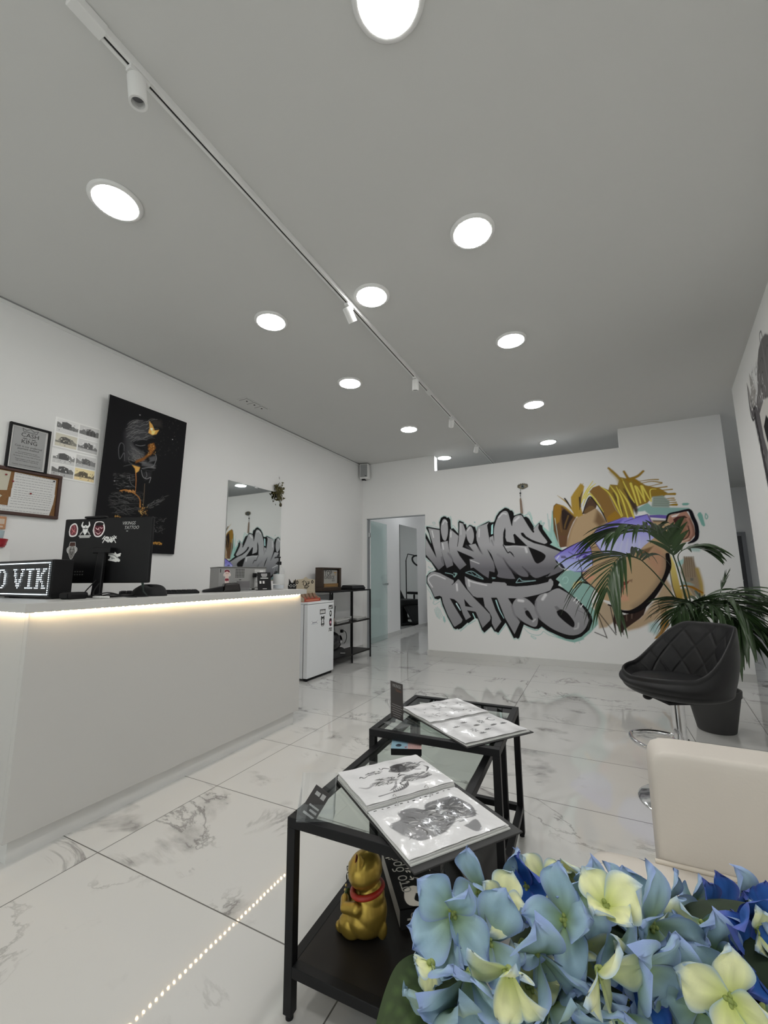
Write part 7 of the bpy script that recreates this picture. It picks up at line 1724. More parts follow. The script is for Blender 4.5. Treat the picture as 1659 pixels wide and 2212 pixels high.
# ================================================================ NESTED TABLES
def make_table(name, label, loc, rz, W_, D_, H_, shelf, rails):
    t = thing(name, label, 'table', loc, R(rz), group='nested black glass tables'); b = .0125; q = .025
    for x in (0, W_-q):
        for y in (0, D_-q):
            mb = MB(); mb.box((x, y, .012), (x+q, y+q, H_-q)); l = ob('leg', mb, M_black, t, bevel=.0015)
            mb = MB(); mb.cyl((x+b, y+b, 0), (x+b, y+b, .013), .010, n=16); ob('foot', mb, M_bmatt, l)
    mb = MB(); mb.box((0, 0, H_-q), (W_, q, H_)); mb.box((0, D_-q, H_-q), (W_, D_, H_)); mb.box((0, q, H_-q), (q, D_-q, H_)); mb.box((W_-q, q, H_-q), (W_, D_-q, H_)); ob('top_frame', mb, M_black, t, bevel=.0015)
    mb = MB(); mb.box((q, q, H_-.009), (W_-q, D_-q, H_-.004)); ob('glass_top', mb, M_glass, t)
    for x, y in ((q, D_*.3), (q, D_*.7), (W_-q, D_*.3), (W_-q, D_*.7)):
        mb = MB(); mb.cyl((x+(.01 if x < W_/2 else -.01), y, H_-.016), (x+(.01 if x < W_/2 else -.01), y, H_-.0095), .010, n=14); ob('glass_pad', mb, M_bmatt, t)
    mb = MB()
    for r_ in rails:
        if r_ == 'L': mb.box((0, q, .098), (q, D_-q, .123))
        if r_ == 'R': mb.box((W_-q, q, .098), (W_, D_-q, .123))
        if r_ == 'B': mb.box((q, D_-q, .098), (W_-q, D_, .123))
        if r_ == 'F': mb.box((q, 0, .098), (W_-q, q, .123))
    ob('lower_rail', mb, M_black, t, bevel=.0015)
    if shelf: mb = MB(); mb.box((q, q, .104), (W_-q, D_-q, .122)); ob('shelf_board', mb, M_dark, t)
    return t
T1 = make_table('coffee_table', 'lower black metal glass coffee table carrying the larger open binder', (-.785, .972, 0), 1.8, .425, .925, .464, True, 'LRBF')
T2 = make_table('coffee_table', 'taller square black metal glass coffee table carrying the smaller open binder', (-.824, 1.497, 0), 1.9, .493, .505, .517, False, 'LRB')
# ---- open binders; local x runs along the spine, y across it
def make_binder(label, loc, rz, L_, W_, h, draw, rings, lift=0., cover=.02):
    t = thing('ring_binder', label, 'binder', loc, R(rz), group='open flash binders')
    mb = MB(); mb.box((-.003, -W_-cover, 0), (L_+cover, -.018, .004)); mb.box((-.003, .018, 0), (L_+cover, W_+.003, .004)); mb.box((-.003, -.018, 0), (L_+cover, .018, .004)); ob('cover', mb, mat('binder_black', (.016, .016, .017), .5), t, bevel=.0015)
    for s, hh in ((1, h), (-1, h*.38)):
        mb = MB()
        for k in range(5):
            z0 = .0042+hh*k/5; z1 = z0+hh/5*.92; e = .002*math.sin(k*2.1); f_ = .004*math.sin(k*1.3+1)
            y0, y1 = s*(.004+e), s*(W_-.002+f_); mb.box((.001+e, min(y0, y1), z0), (L_-.001+f_*.5, max(y0, y1), z1))
        ob('page_stack', mb, M_pap, t)
        cv = draw[0 if s > 0 else 1]
        def fn(u, v, s=s, hh=hh): 
            z = .0072+hh+.0016*np.sin(u*31+v*17)*np.sin(v*43)+.0007*np.sin(u*83+2*v)+lift*np.clip(v/W_-.55, 0, 1)**2*(1 if s < 0 else .4)
            return (u, s*(v+.003), z)
        o_ = ob('page_sleeve', cv.mesh('page_sleeve', fn, M_page), None, t)
        o_.data.polygons.foreach_set('use_smooth', [True]*len(o_.data.polygons))
        if s < 0: o_.data.flip_normals()
    for x in rings:
        mb = MB(); mb.tube([(x, .016*math.cos(a), .004+h*.55+.022*math.sin(a)) for a in np.linspace(-.3, math.pi+.3, 14)], .0013, 8); ob('ring', mb, M_steel, t, smooth=60)
    return t
M_page = mat('plastic_sleeve', (.6, .6, .6), .16, attr=True, coat=.6, bump=.5, bscale=55)
PK = .80/float(s2l(205))
def page(L_, W_): c = Canvas(0, L_*1000, 0, W_*1000, 1.3, (205, 205, 207), PK); return c
def scrib(c, pts, w, g=(45, 44, 46), al=.95): c.S(pts, w, g, 1.5, al)
# smaller figure drawings, larger binder, far page  (x along spine, y = distance from spine)
pA = page(.285, .215); rr = random.Random(21)
def beast(c, cx, cy, sx, sy, dark, n):
    P_ = [(cx+sx*math.cos(a)*(1+.22*math.sin(3*a+cx)), cy+sy*math.sin(a)*(1+.2*math.sin(2*a+cy))) for a in np.linspace(0, 6.2, 14)]
    c.P(P_, dark, 3, .9, None, 1)
    for k in range(n):
        a = rr.uniform(0, 6.28); r0 = rr.uniform(.1, .8); a2 = a+rr.uniform(-.9, .9)
        c.S([(cx+sx*r0*math.cos(a), cy+sy*r0*math.sin(a)), (cx+sx*(r0+.25)*math.cos((a+a2)/2), cy+sy*(r0+.2)*math.sin((a+a2)/2)), (cx+sx*1.05*math.cos(a2), cy+sy*1.05*math.sin(a2))], [1, rr.uniform(2, 5), 1], (rr.choice([35, 50, 170, 200, 90]),)*3, 1.5, .85)
beast(pA, 205, 150, 52, 26, (86, 85, 88), 46); pA.P([(160, 170), (200, 178), (205, 140), (175, 125), (152, 140)], (48, 47, 50), 4, .9, None, 1)
for q in ([(152, 160), (138, 172), (128, 166), (126, 178)], [(255, 150), (272, 160), (280, 150)], [(170, 122), (160, 112), (178, 108)], [(225, 122), (240, 112)]): scrib(pA, q, [3, 4, 2, 3][:len(q)])
beast(pA, 205, 78, 48, 22, (108, 107, 110), 44); scrib(pA, [(250, 92), (268, 112), (262, 128)], [3, 8, 2]); scrib(pA, [(160, 72), (140, 66), (146, 52), (160, 58)], [2, 4, 4, 2])
beast(pA, 105, 95, 44, 20, (176, 175, 177), 40); scrib(pA, [(150, 100), (170, 108), (186, 98)], [4, 5, 2], (80, 79, 82)); scrib(pA, [(64, 92), (40, 84), (20, 98)], [6, 8, 2], (150, 149, 152))
beast(pA, 96, 158, 26, 11, (150, 149, 152), 20); scrib(pA, [(72, 150), (58, 144), (52, 156), (46, 150)], [2, 4, 5, 3], (60, 59, 62))
scrib(pA, [(50, 26), (90, 28), (120, 34), (150, 46), (166, 66)], [5, 4, 8, 12, 3], (110, 109, 112)); scrib(pA, [(92, 40), (118, 56), (136, 84)], [2, 9, 2], (120, 119, 122))
for k in range(8): scrib(pA, [(100+k*8, 30+k*2), (104+k*8, 40+k*3)], 2)
# large dark beast portrait, near page
pB = page(.285, .215)
pB.P([(30, 120), (22, 80), (60, 70), (70, 40), (120, 38), (140, 60), (160, 38), (235, 40), (258, 70), (262, 110), (240, 150), (200, 128), (170, 150), (120, 170), (60, 165)], (110, 110, 113), 5, 1, None, 1)
pB.P([(30, 130), (28, 84), (58, 76), (110, 100), (120, 150), (70, 168)], (128, 128, 131), 10, .9, None, 1); pB.P([(150, 60), (230, 50), (252, 90), (200, 120), (160, 100)], (78, 78, 81), 10, .9, None, 1)
for k in range(120):
    a = rr.uniform(0, 6.28); r0 = rr.uniform(.1, .95); x = 142+112*r0*math.cos(a); y = 102+58*r0*math.sin(a); th = rr.uniform(-.8, .8)+(.6 if x < 120 else -.3); l_ = rr.uniform(14, 44)
    pB.S([(x, y), (x+l_*.5*math.cos(th), y+l_*.5*math.sin(th)+5), (x+l_*math.cos(th+.5), y+l_*math.sin(th+.5))], [1, rr.uniform(2, 5), 1], (rr.choice([50, 64, 160, 176, 92, 130]),)*3, 1.5, .8)
pB.P([(186, 170), (232, 160), (222, 196), (200, 200)], (112, 112, 115), 4, .9, None, 1)
for k in range(13): x = 14+k*20+(k % 2)*4; pB.P([(x, 5), (x+(5 if k % 2 else 9), 5), (x+(5 if k % 2 else 9), 9), (x, 9)], (40, 39, 38), 1)
make_binder('larger open ring binder with black and grey beast drawings in plastic sleeves', (-.590, 1.062, .464), 54.0, .292, .222, .020, (pA, pB), (.085, .19), cover=.022)
pC = page(.29, .215); pD = page(.29, .215)
for k in range(34):
    x = rr.uniform(30, 265); y = rr.uniform(25, 190); s_ = rr.uniform(5, 14); g_ = rr.choice([90, 110, 130, 70])
    for j in range(rr.choice([3, 5, 7])): a = j*.9+rr.uniform(-.2, .2); pC.S([(x, y), (x+s_*math.cos(a), y+s_*math.sin(a))], [2.2, .8], (g_,)*3, 1.5, .85)
for q in ([(60, 60), (90, 75), (120, 62), (96, 52), (60, 60)], [(100, 120), (140, 132), (180, 118)], [(150, 60), (180, 72), (210, 60)], [(200, 150), (235, 140), (250, 160)]): pC.S(q, [2, 4, 2, 3, 2][:len(q)], (120,)*3, 1.5, .8)
def leafs(c, x, y, s_, n, full):
    for j in range(n):
        a = (j/n*6.28+.4) if full else (math.pi*.1+j*math.pi*.8/(n-1)); r0 = s_*.25 if full else 0
        c.S([(x+r0*math.cos(a), y-r0*math.sin(a)), (x+s_*.6*math.cos(a), y-s_*.6*math.sin(a)), (x+s_*math.cos(a), y-s_*math.sin(a))], [1, 5, .8], (58, 57, 59), 1.2)
for x, y, f_, n in ((70, 74, 0, 5), (128, 44, 0, 5), (190, 66, 1, 8), (150, 96, 0, 7), (108, 128, 1, 6), (215, 118, 0, 7), (160, 148, 0, 5), (120, 168, 0, 5), (255, 128, 0, 6)): leafs(pD, x, y, 17, n, f_)
pD.S([(246+15*math.cos(a), 62+15*math.sin(a)) for a in np.linspace(.9, 5.6, 14)], [1]+[4]*12+[1], (50, 49, 51), 1.2); pD.P([(226, 52), (230, 56), (226, 60), (222, 56)], (60, 59, 61), 1)
for k in range(40): pD.S([(14+k*6.8, 8), (14+k*6.8+rr.uniform(-3, 5), 16)], 2.4, (222, 222, 224), 1.5, .8)
make_binder('smaller open ring binder with tiny leaf and symbol drawings in plastic sleeves', (-.615, 1.615, .517), 53.5, .295, .222, .009, (pC, pD), (), lift=.012, cover=.010)
# ---- acrylic stands and small box
t = thing('acrylic_sign', 'upright acrylic table sign with a dark shop card on the taller table', 'sign', (-.742, 1.583, .517), R(-27))
mb = MB(); mb.box((-.049, -.0022, .004), (.049, .0022, .165)); mb.box((-.049, -.035, 0), (.049, .035, .004)); ob('holder', mb, M_acr, t, bevel=.0008)
mb = MB(); mb.box((-.040, -.0029, .022), (.040, -.0023, .160)); ob('card', mb, mat('dark_brown_card', (.035, .030, .030), .35), t)
mb = MB(); mb.text('VIKINGS', .0175, (0, -.0032, .140), (1, 0, 0), (0, 0, 1), align=.5, wide=.85); ob('title_print', mb, mat('pale_grey_print', (.40, .40, .40), .5), t)
mb = MB(); mb.text('Tattoo', .013, (.012, -.0032, .126), (1, 0, 0), (0, 0, 1), align=.5); ob('subtitle_print', mb, mat('rust_print', (.22, .09, .05), .5), t)
mb = MB()
for k in range(6): w_ = (.030, .034, .028, .033, .026, .022)[k]; mb.box((-w_, -.0034, .072-k*.0085), (w_, -.0030, .0745-k*.0085))
ob('small_print', mb, mat('dim_print2', (.22, .21, .21), .5), t)
t = thing('acrylic_card_holder', 'clear acrylic card holder with a tilted dark card on the corner of the lower table', 'card holder', (-.716, 1.008, .464), R(24))
mb = MB()
mb.box((-.048, -.030, 0), (.048, .030, .0025)); mb.hexa([(-.048, .008, .0025), (.048, .008, .0025), (.048, .0105, .0025), (-.048, .0105, .0025)], [(-.048, .036, .092), (.048, .036, .092), (.048, .0385, .092), (-.048, .0385, .092)])
mb.hexa([(-.048, -.030, .0025), (.048, -.030, .0025), (.048, -.0275, .0025), (-.048, -.0275, .0025)], [(-.048, -.014, .035), (.048, -.014, .035), (.048, -.0115, .035), (-.048, -.0115, .035)])
for x in (-.048, .0455): mb.hexa([(x, -.030, .0025), (x+.0025, -.030, .0025), (x+.0025, .0105, .0025), (x, .0105, .0025)], [(x, -.014, .035), (x+.0025, -.014, .035), (x+.0025, .036, .092), (x, .036, .092)])
ob('holder', mb, M_acr, t)
cm = thing('business_card', 'dark business card with pale print leaning in the acrylic card holder', 'card', (-.716, 1.008, .464), R(24))
mb = MB()
def cpt(a, b): 
    th = R(58); x = -.006+a*math.cos(th)-b*math.sin(th); s_ = a*math.sin(th)+b*math.cos(th); return (x, -.012+.3*s_*.6+.006, .030+s_*.92)
qs = [cpt(a, b) for a, b in ((-.040, -.024), (.045, -.024), (.045, .024), (-.040, .024))]; mb.hexa(qs, [(x, y+.0012, z) for x, y, z in qs][::1]); ob('card', mb, mat('dark_brown_card', (.035, .030, .030), .35), cm)
mb = MB()
for a0, a1, b0, b1 in ((-.030, -.024, -.018, .016), (-.018, -.012, -.018, .004), (-.006, -.001, -.018, .012), (.022, .036, -.016, -.004), (.024, .034, .0, .014)):
    mb.add([(x, y-.0008, z) for x, y, z in (cpt(a0, b0), cpt(a1, b0), cpt(a1, b1), cpt(a0, b1))], [(0, 1, 2, 3)])
ob('card_print', mb, mat('pale_grey_print', (.40, .40, .40), .5), cm)
t = thing('small_box', 'small flat black box with a blue and pink top under the taller table', 'box', (-.652, 1.462, .465), R(22))
mb = MB(); mb.box((-.055, -.005, 0), (.055, .085, .022)); ob('carton', mb, M_blackp, t, bevel=.001)
cv = Canvas(-55, 55, -5, 85, 1.5, (120, 150, 165), SEEN*.6); cv.P([(5, -6), (56, -6), (56, 86), (5, 86)], (165, 135, 132), 1.5)
cv.P([(-40, 26), (-30, 38), (-18, 30), (-22, 14), (-36, 14)], (40, 46, 56), 2, 1, None, 1); cv.P([(-8, 10), (2, 18), (0, 0)], (130, 66, 70), 2)
for k in range(7): cv.S([(10+k*6, 4), (10+k*6, 78)], 2, (120, 92, 90), 1.5, .7); cv.S([(8, 6+k*11), (53, 6+k*11)], 1.6, (200, 180, 176), 1.5, .7)
ob('top_print', cv.mesh('top_print', lambda u, v: (u, v, np.full_like(u, .0224)), M_attrg), None, t)
# ---- golden lucky cat
t = thing('golden_cat', 'golden lucky cat figurine with red collar on the shelf of the lower table', 'figurine', (-.640, 1.145, .122), R(175))
bm = bmesh.new()
def blob(c, r, rot=None):
    M_ = Matrix.Translation(c) @ (rot or Matrix.Identity(4)) @ Matrix.Diagonal((*r, 1)); bmesh.ops.create_uvsphere(bm, u_segments=28, v_segments=18, radius=1, matrix=M_)
blob((-.008, 0, .062), (.052, .050, .064)); blob((.002, 0, .045), (.056, .056, .046)); blob((.004, 0, .158), (.047, .054, .045)); blob((.034, 0, .146), (.022, .030, .020)); blob((-.018, 0, .100), (.036, .038, .04))
for s in (1, -1):
    blob((.030, s*.036, .030), (.036, .022, .030)); blob((.060, s*.030, .014), (.022, .016, .014))
    bmesh.ops.create_cone(bm, segments=16, cap_ends=True, radius1=.020, radius2=.003, depth=.036, matrix=Matrix.Translation((-.002, s*.034, .200)) @ Matrix.Rotation(s*-.25, 4, 'X') @ Matrix.Diagonal((.6, 1, 1, 1)))
def limb(pts, rs):
    for (p, r0), (q, r1) in zip(zip(pts, rs), zip(pts[1:], rs[1:])):
        for k in range(7): f_ = k/6; blob([a*(1-f_)+b*f_ for a, b in zip(p, q)], (r0*(1-f_)+r1*f_,)*3)
limb([(-.004, -.050, .082), (.038, -.050, .104), (.066, -.034, .124)], [.018, .014, .014]); blob((.068, -.032, .128), (.016, .015, .019))
limb([(.0, .048, .088), (.040, .046, .076), (.058, .022, .078)], [.016, .013, .012])
blob((-.052, .0, .03), (.014, .014, .024))
me = bpy.data.meshes.new('body'); bm.to_mesh(me); bm.free(); me.materials.append(mat('gold_paint', (.42, .29, .055), .30, .72, noise=.25, nscale=18))
o = ob('body', me, None, t); md = o.modifiers.new('weld', 'REMESH'); md.mode = 'VOXEL'; md.voxel_size = .0026; md.use_smooth_shade = True; md = o.modifiers.new('soft', 'SMOOTH'); md.iterations = 4; md.factor = .5
mb = MB(); mb.tube([(-.004+.041*math.cos(a), .044*math.sin(a), .113+.007*math.cos(a)*-1) for a in np.linspace(0, 2*math.pi, 33)], [.0075]*33, 10, cap=False); ob('collar', mb, mat('red_collar', (.36, .022, .012), .4), t, smooth=60)
mb = MB()
def onface(a, z): return (.006+.0485*math.cos(a), .0555*math.sin(a), z)
for s in (1, -1):
    mb.tube([(.050+.0005*k, s*(.006+.0), .150) for k in range(2)], .002, 6)
    mb.tube([(.046-.004*abs(k-3), s*(.016+.0045*k), .164+.003*math.sin(k*.6)) for k in range(6)], .0011, 6)
    mb.tube([(.030+.014*math.cos(a)*.5, s*(.0425+.0015), .152+.013*math.sin(a)) for a in np.linspace(0, 6.28, 20)], .0009, 6)
    mb.tube([(.036, s*.043, .156), (.034, s*.0445, .146)], .0011, 6)
    mb.tube([(.049, s*.014, .140), (.040, s*.031, .137)], .0008, 6)
mb.sph((.0562, 0, .150), (.003, .005, .003), 10, 6); ob('face_lines', mb, M_bmatt, t, smooth=60)
mb = MB()
for s in (1, -1): mb.hexa([(.008, s*.026, .193), (.009, s*.040, .193), (.008, s*.036, .212), (.0075, s*.034, .212)], [(.0095, s*.026, .193), (.0105, s*.040, .193), (.0095, s*.036, .212), (.009, s*.034, .212)])
ob('ear_lining', mb, mat('dark_red_paint', (.14, .02, .012), .5), t)
mb = MB(); mb.lathe([(.001, -.003), (.016, -.003), (.017, 0), (.016, .003), (.001, .003)], (0, 0, 0), 20); mb.v = [(.062+z*.9, x*1.0+.004, .066+y*1.6) for x, y, z in mb.v]; ob('coin', mb, mat('green_gold', (.05, .10, .03), .4, .3), t, smooth=50)
mb = MB()
for k in range(9): mb.sph((.070-.002*k*.2, .006*math.sin(k), .095-.0085*k), .004, 8, 6)
ob('bell_chain', mb, mat('pale_gold', (.5, .40, .18), .3, .7), t, smooth=60)
# ---- books on the low shelf
t = thing('graphic_book', 'thick black and white comic book lying on the low shelf beside the golden cat', 'book', (-.560, 1.196, .1225), R(-52))
Lb, Wb, hb = .27, .175, .050     # local: x towards the near end (-x far), y across
mb = MB(); mb.box((-Lb, .0, .002), (0, Wb-.004, hb-.002)); ob('page_block', mb, mat('grey_paper', (.38, .37, .35), .85), t)
mb = MB(); mb.box((-Lb-.003, -.001, hb-.002), (.003, Wb, hb)); mb.box((-Lb-.003, -.001, 0), (.003, Wb, .002)); mb.box((.0, -.001, 0), (.003, Wb, hb)); ob('cover', mb, M_bmatt, t)
cv = Canvas(-270, 0, 0, 172, 1.4, (24, 24, 25), SEEN*.8); WP = (188, 182, 176)
cv.P([(-70, 30), (-30, 22), (-4, 40), (-2, 120), (-40, 130), (-60, 90), (-80, 60)], WP, 2, 1, None, 1); cv.P([(-50, 60), (-24, 50), (-10, 80), (-34, 100)], (24, 24, 25), 2, 1, None, 1)
for k in range(44):
    x = rr.uniform(-200, -8); y = rr.uniform(50, 165); a = rr.uniform(0, 6.28); l_ = rr.uniform(6, 22); cv.S([(x, y), (x+l_*.5*math.cos(a), y+l_*.5*math.sin(a)+2), (x+l_*math.cos(a+.5), y+l_*math.sin(a+.5))], [1, rr.uniform(2, 5), 1], WP if rr.random() < .55 else (20, 20, 21), 1.5, .9)
for k in range(5): cv.S([(-262+k*11, 4), (-262+k*11, 22), (-256+k*11, 22)], 3, WP, 1.5)
ob('cover_print', cv.mesh('cover_print', lambda u, v: (u, v, np.full_like(u, hb+.0006)), M_attr), None, t)
mb = MB(); mb.text('στο δρόμο', .052, (-.055, .050, hb+.0012), (-1, 0, 0), (0, -1, 0), wide=.86); mb.text('δρόμο', .026, (.0036, .105, .040), (0, -1, 0), (0, 0, -1)); mb.box((.003, .02, .022), (.0034, .06, .027)); ob('lettering', mb, mat('offwhite_print', (.42, .40, .37), .6), t)
t = thing('dark_book', 'large dark book with white page edge on the low shelf beyond the comic book', 'book', (-.405, 1.40, .1225), R(-52))
mb = MB(); mb.box((-.24, .0, .0), (.0, .17, .003)); mb.box((-.24, .0, .027), (.0, .17, .030)); mb.box((-.24, .166, .003), (.0, .17, .027)); ob('cover', mb, mat('brown_black_cover', (.022, .018, .016), .5), t)
mb = MB(); mb.box((-.236, .003, .003), (-.002, .166, .027)); ob('page_block', mb, M_pap, t)
# ================================================================ BAR STOOL
t = thing('bar_stool', 'black quilted leather bucket bar stool on a chrome column', 'stool', (.318, 2.60, 0), R(207))
M_lea = mat('black_leather', (.009, .009, .010), .5, spec=.3, bump=.15, bscale=350)
mb = MB(); mb.lathe([(.005, 0), (.205, 0), (.207, .004), (.195, .012), (.10, .030), (.045, .048), (.034, .060)], n=56); ob('base', mb, M_chrome, t, smooth=40)
mb = MB(); mb.lathe([(.0285, .05), (.0285, .47), (.024, .474), (.018, .476), (.018, .50)], n=32); ob('column', mb, M_chrome, t, smooth=40)
mb = MB(); mb.tube([tuple(q) for q in catmull(np.array([(0, .03, .28), (-.02, .09, .28), (.06, .15, .28), (.17, .13, .28), (.215, .0, .28), (.17, -.13, .28), (.06, -.15, .28), (-.02, -.09, .28), (0, -.03, .28)]), 6)], .011, 12); mb.lathe([(.029, .262), (.036, .264), (.036, .296), (.029, .298)]); ob('foot_ring', mb, M_chrome, t, smooth=60)
mb = MB(); mb.box((-.10, -.09, .478), (.10, .09, .492)); mb.cyl((0, 0, .465), (0, 0, .48), .034); ob('seat_plate', mb, M_bmatt, t, bevel=.003)
mb = MB(); mb.tube([(.02, -.03, .482), (.05, -.065, .474), (.07, -.10, .464)], .006, 8); mb.sph((.075, -.115, .462), (.020, .026, .014), 14, 8); ob('lift_lever', mb, M_blackp, t, smooth=60)
NA, NT = 144, 40
def rim_h(a):      # rim height above the seat base, a = angle from the front
    b = abs(a)/math.pi; s = min(1, max(0, (b-.36)/.44)); s = (s*s*(3-2*s))**1.15; return .088+.022*min(1, b/.36)+.222*s
def shell(u, v):
    a = -math.pi+2*math.pi*u; b = abs(a)/math.pi; h = rim_h(a); back = max(0, (b-.3)/.7)
    rx = .225; ry = .245
    def ell(r_): return r_
    if v < .30:      # underside up to the outer edge
        q = v/.30; r = .10+.90*math.sin(q*math.pi/2)**.9; z = .492+.055*(1-math.cos(q*math.pi/2)); f = r
    elif v < .58:    # outer wall up to the rim
        q = (v-.30)/.28; z = .547+(h-.055)*q; f = 1.0+.06*math.sin(q*math.pi)+.06*back*q
    elif v < .66:    # rolled rim
        q = (v-.58)/.08*math.pi; z = .492+h+.020*math.sin(q); f = 1.0+.06*back-.055*(1-math.cos(q))/2*1.4
    else:            # inner wall down to the seat
        q = (v-.66)/.34; z = .492+h-(h-.072)*q; f = (1.0+.06*back-.077)*(1-q)+(.76)*q-.03*math.sin(q*math.pi)*back
        if b > .40:
            along = a*.235/.125; up = (z-.56)/.125
            g1 = abs((along+up*.8) % 1-.5)*2; g2 = abs((along-up*.8) % 1-.5)*2
            gr = max(math.exp(-((1-g1)/.07)**2), math.exp(-((1-g2)/.07)**2)); pil = (1-g1)*(1-g2)
            wgt = min(1, (b-.40)/.12)*min(1, q/.12)*min(1, (1-q)/.06)
            f += wgt*(.022*gr-.014*pil+.003)
    return (f*rx*math.cos(a)+(-.045*back*max(0, (z-.56))/.25), f*ry*math.sin(a), z)
mb = MB(); mb.grid(shell, NA*2, NT*3, closed=True); ob('bucket_shell', mb, M_lea, t, smooth=75)
def pad(u, v):
    a = 2*math.pi*u; r = v*.80; z = .572+.020*math.cos(min(1, v)*math.pi/2)**.6
    return (r*.225*math.cos(a)*1.02, r*.245*math.sin(a)*1.02, z)
mb = MB(); mb.grid(pad, 64, 14, closed=True); ob('seat_cushion', mb, M_lea, t, smooth=80)
# ================================================================ PALM
t = thing('potted_palm', 'tall green palm in a dark grey pot before the mural wall', 'plant', (.692, 3.86, 0))
mb = MB(); mb.lathe([(.02, 0), (.108, 0), (.113, .006), (.157, .235), (.158, .24), (.164, .242), (.168, .285), (.162, .288), (.155, .285), (.148, .24), (.02, .24)], n=48); ob('pot', mb, mat('dark_grey_pot', (.045, .045, .046), .6), t, smooth=40)
mb = MB(); mb.lathe([(.001, .245), (.145, .245), (.148, .24)], n=32); ob('soil', mb, mat('soil', (.03, .022, .016), .95, noise=.5, nscale=80), t)
M_frond = mat('palm_leaf', (.030, .062, .020), .42, noise=.35, nscale=14)
for pts, L_, st, droop, wd, n in FRONDS:
    P_ = catmull(np.array(pts), 8)-np.array([.70, 3.86, 0]); P_[0] = [P_[0][0]*.25, P_[0][1], .24]
    mb = MB(); m_ = len(P_); mb.tube([tuple(q) for q in P_], [.006-.0045*k/(m_-1) for k in range(m_)], 6)
    n = int(n*1.35)
    for i in range(n):
        f_ = st+(1-st)*(i+.3)/n; k = min(m_-2, int(f_*(m_-1))); q = Vector(P_[k]); T_ = (Vector(P_[k+1])-Vector(P_[max(0, k-1)])).normalized()
        up = Vector((0, 0, 1)); sd = T_.cross(up); sd = sd.normalized() if sd.length > .05 else Vector((1, 0, 0)); fr_ = (i+.5)/n
        for s in (1, -1):
            ln = L_*1.12*(.55+.6*math.sin(math.pi*(.18+.78*fr_)))*random.uniform(.85, 1.12); d0 = (T_*(.55+.5*fr_)+sd*s*(.85-.35*fr_)+up*random.uniform(-.05, .25)).normalized(); m2 = 9; vs = []; c0 = q.copy(); dd = d0.copy()
            for j in range(m2+1):
                tt = j/m2; ww = wd*.95*(math.sin(math.pi*min(1, tt*.92+.06))**.8)*(1-.35*tt); nb = T_-dd*T_.dot(dd); nb = nb.normalized() if nb.length > .08 else dd.cross(up).normalized()
                vs += [c0-nb*ww/2, c0+nb.cross(dd)*(.16*ww*s), c0+nb*ww/2]; c0 = c0+dd*(ln/m2); dd = (dd-up*(droop*.30*(.4+tt))).normalized()
            mb.add(vs, [(j*3+r_, j*3+r_+1, j*3+r_+4, j*3+r_+3) for j in range(m2) for r_ in (0, 1)])
    mb.v = [(min(x, rwx(y+3.86)-.72), y, z) for x, y, z in mb.v]; ob('frond', mb, M_frond, t, smooth=80)
# ================================================================ ARMCHAIR
t = thing('armchair', 'cream leather armchair with a straight back behind the blue flowers', 'armchair', (.10, .72, 0))
M_cr = mat('cream_leather', (.64, .595, .54), .55, noise=.05, nscale=6, bump=.12, bscale=160)
def pillow(a, b, puff, n=20):
    (x0, y0, z0), (x1, y1, z1) = a, b; mb = MB()
    bmx = bmesh.new(); bmesh.ops.create_cube(bmx, size=2); bmesh.ops.subdivide_edges(bmx, edges=bmx.edges[:], cuts=n, use_grid_fill=True)
    for v in bmx.verts:
        c = v.co.copy(); p = 16; s_ = (abs(c.x)**p+abs(c.y)**p+abs(c.z)**p)**(-1/p); c = c*s_
        v.co = Vector(((x0+x1)/2+c.x*(x1-x0)/2, (y0+y1)/2+c.y*(y1-y0)/2, (z0+z1)/2+c.z*(z1-z0)/2+puff*(1-c.x*c.x)*(1-c.y*c.y)*(1 if c.z > 0 else 0)))
    bmx.verts.ensure_lookup_table(); mb.add([v.co for v in bmx.verts], [tuple(v.index for v in f.verts) for f in bmx.faces]); bmx.free(); return mb
ob('backrest', pillow((-.01, .605, .10), (.60, .735, .652), 0), M_cr, t, smooth=70)
ob('seat', pillow((-.170, .06, .10), (.60, .615, .398), .020), M_cr, t, smooth=70)
mb = MB(); mb.tube([(-.02, .600, .398), (.30, .600, .402), (.58, .600, .398)], .006, 8); ob('seam_piping', mb, mat('cream_piping', (.66, .60, .52), .5), t, smooth=60)
for x in (-.10, .52):
    for y in (.12, .66): mb = MB(); mb.cyl((x, y, 0), (x, y, .12), .018, .024, 16); ob('leg', mb, M_bmatt, t, smooth=40)
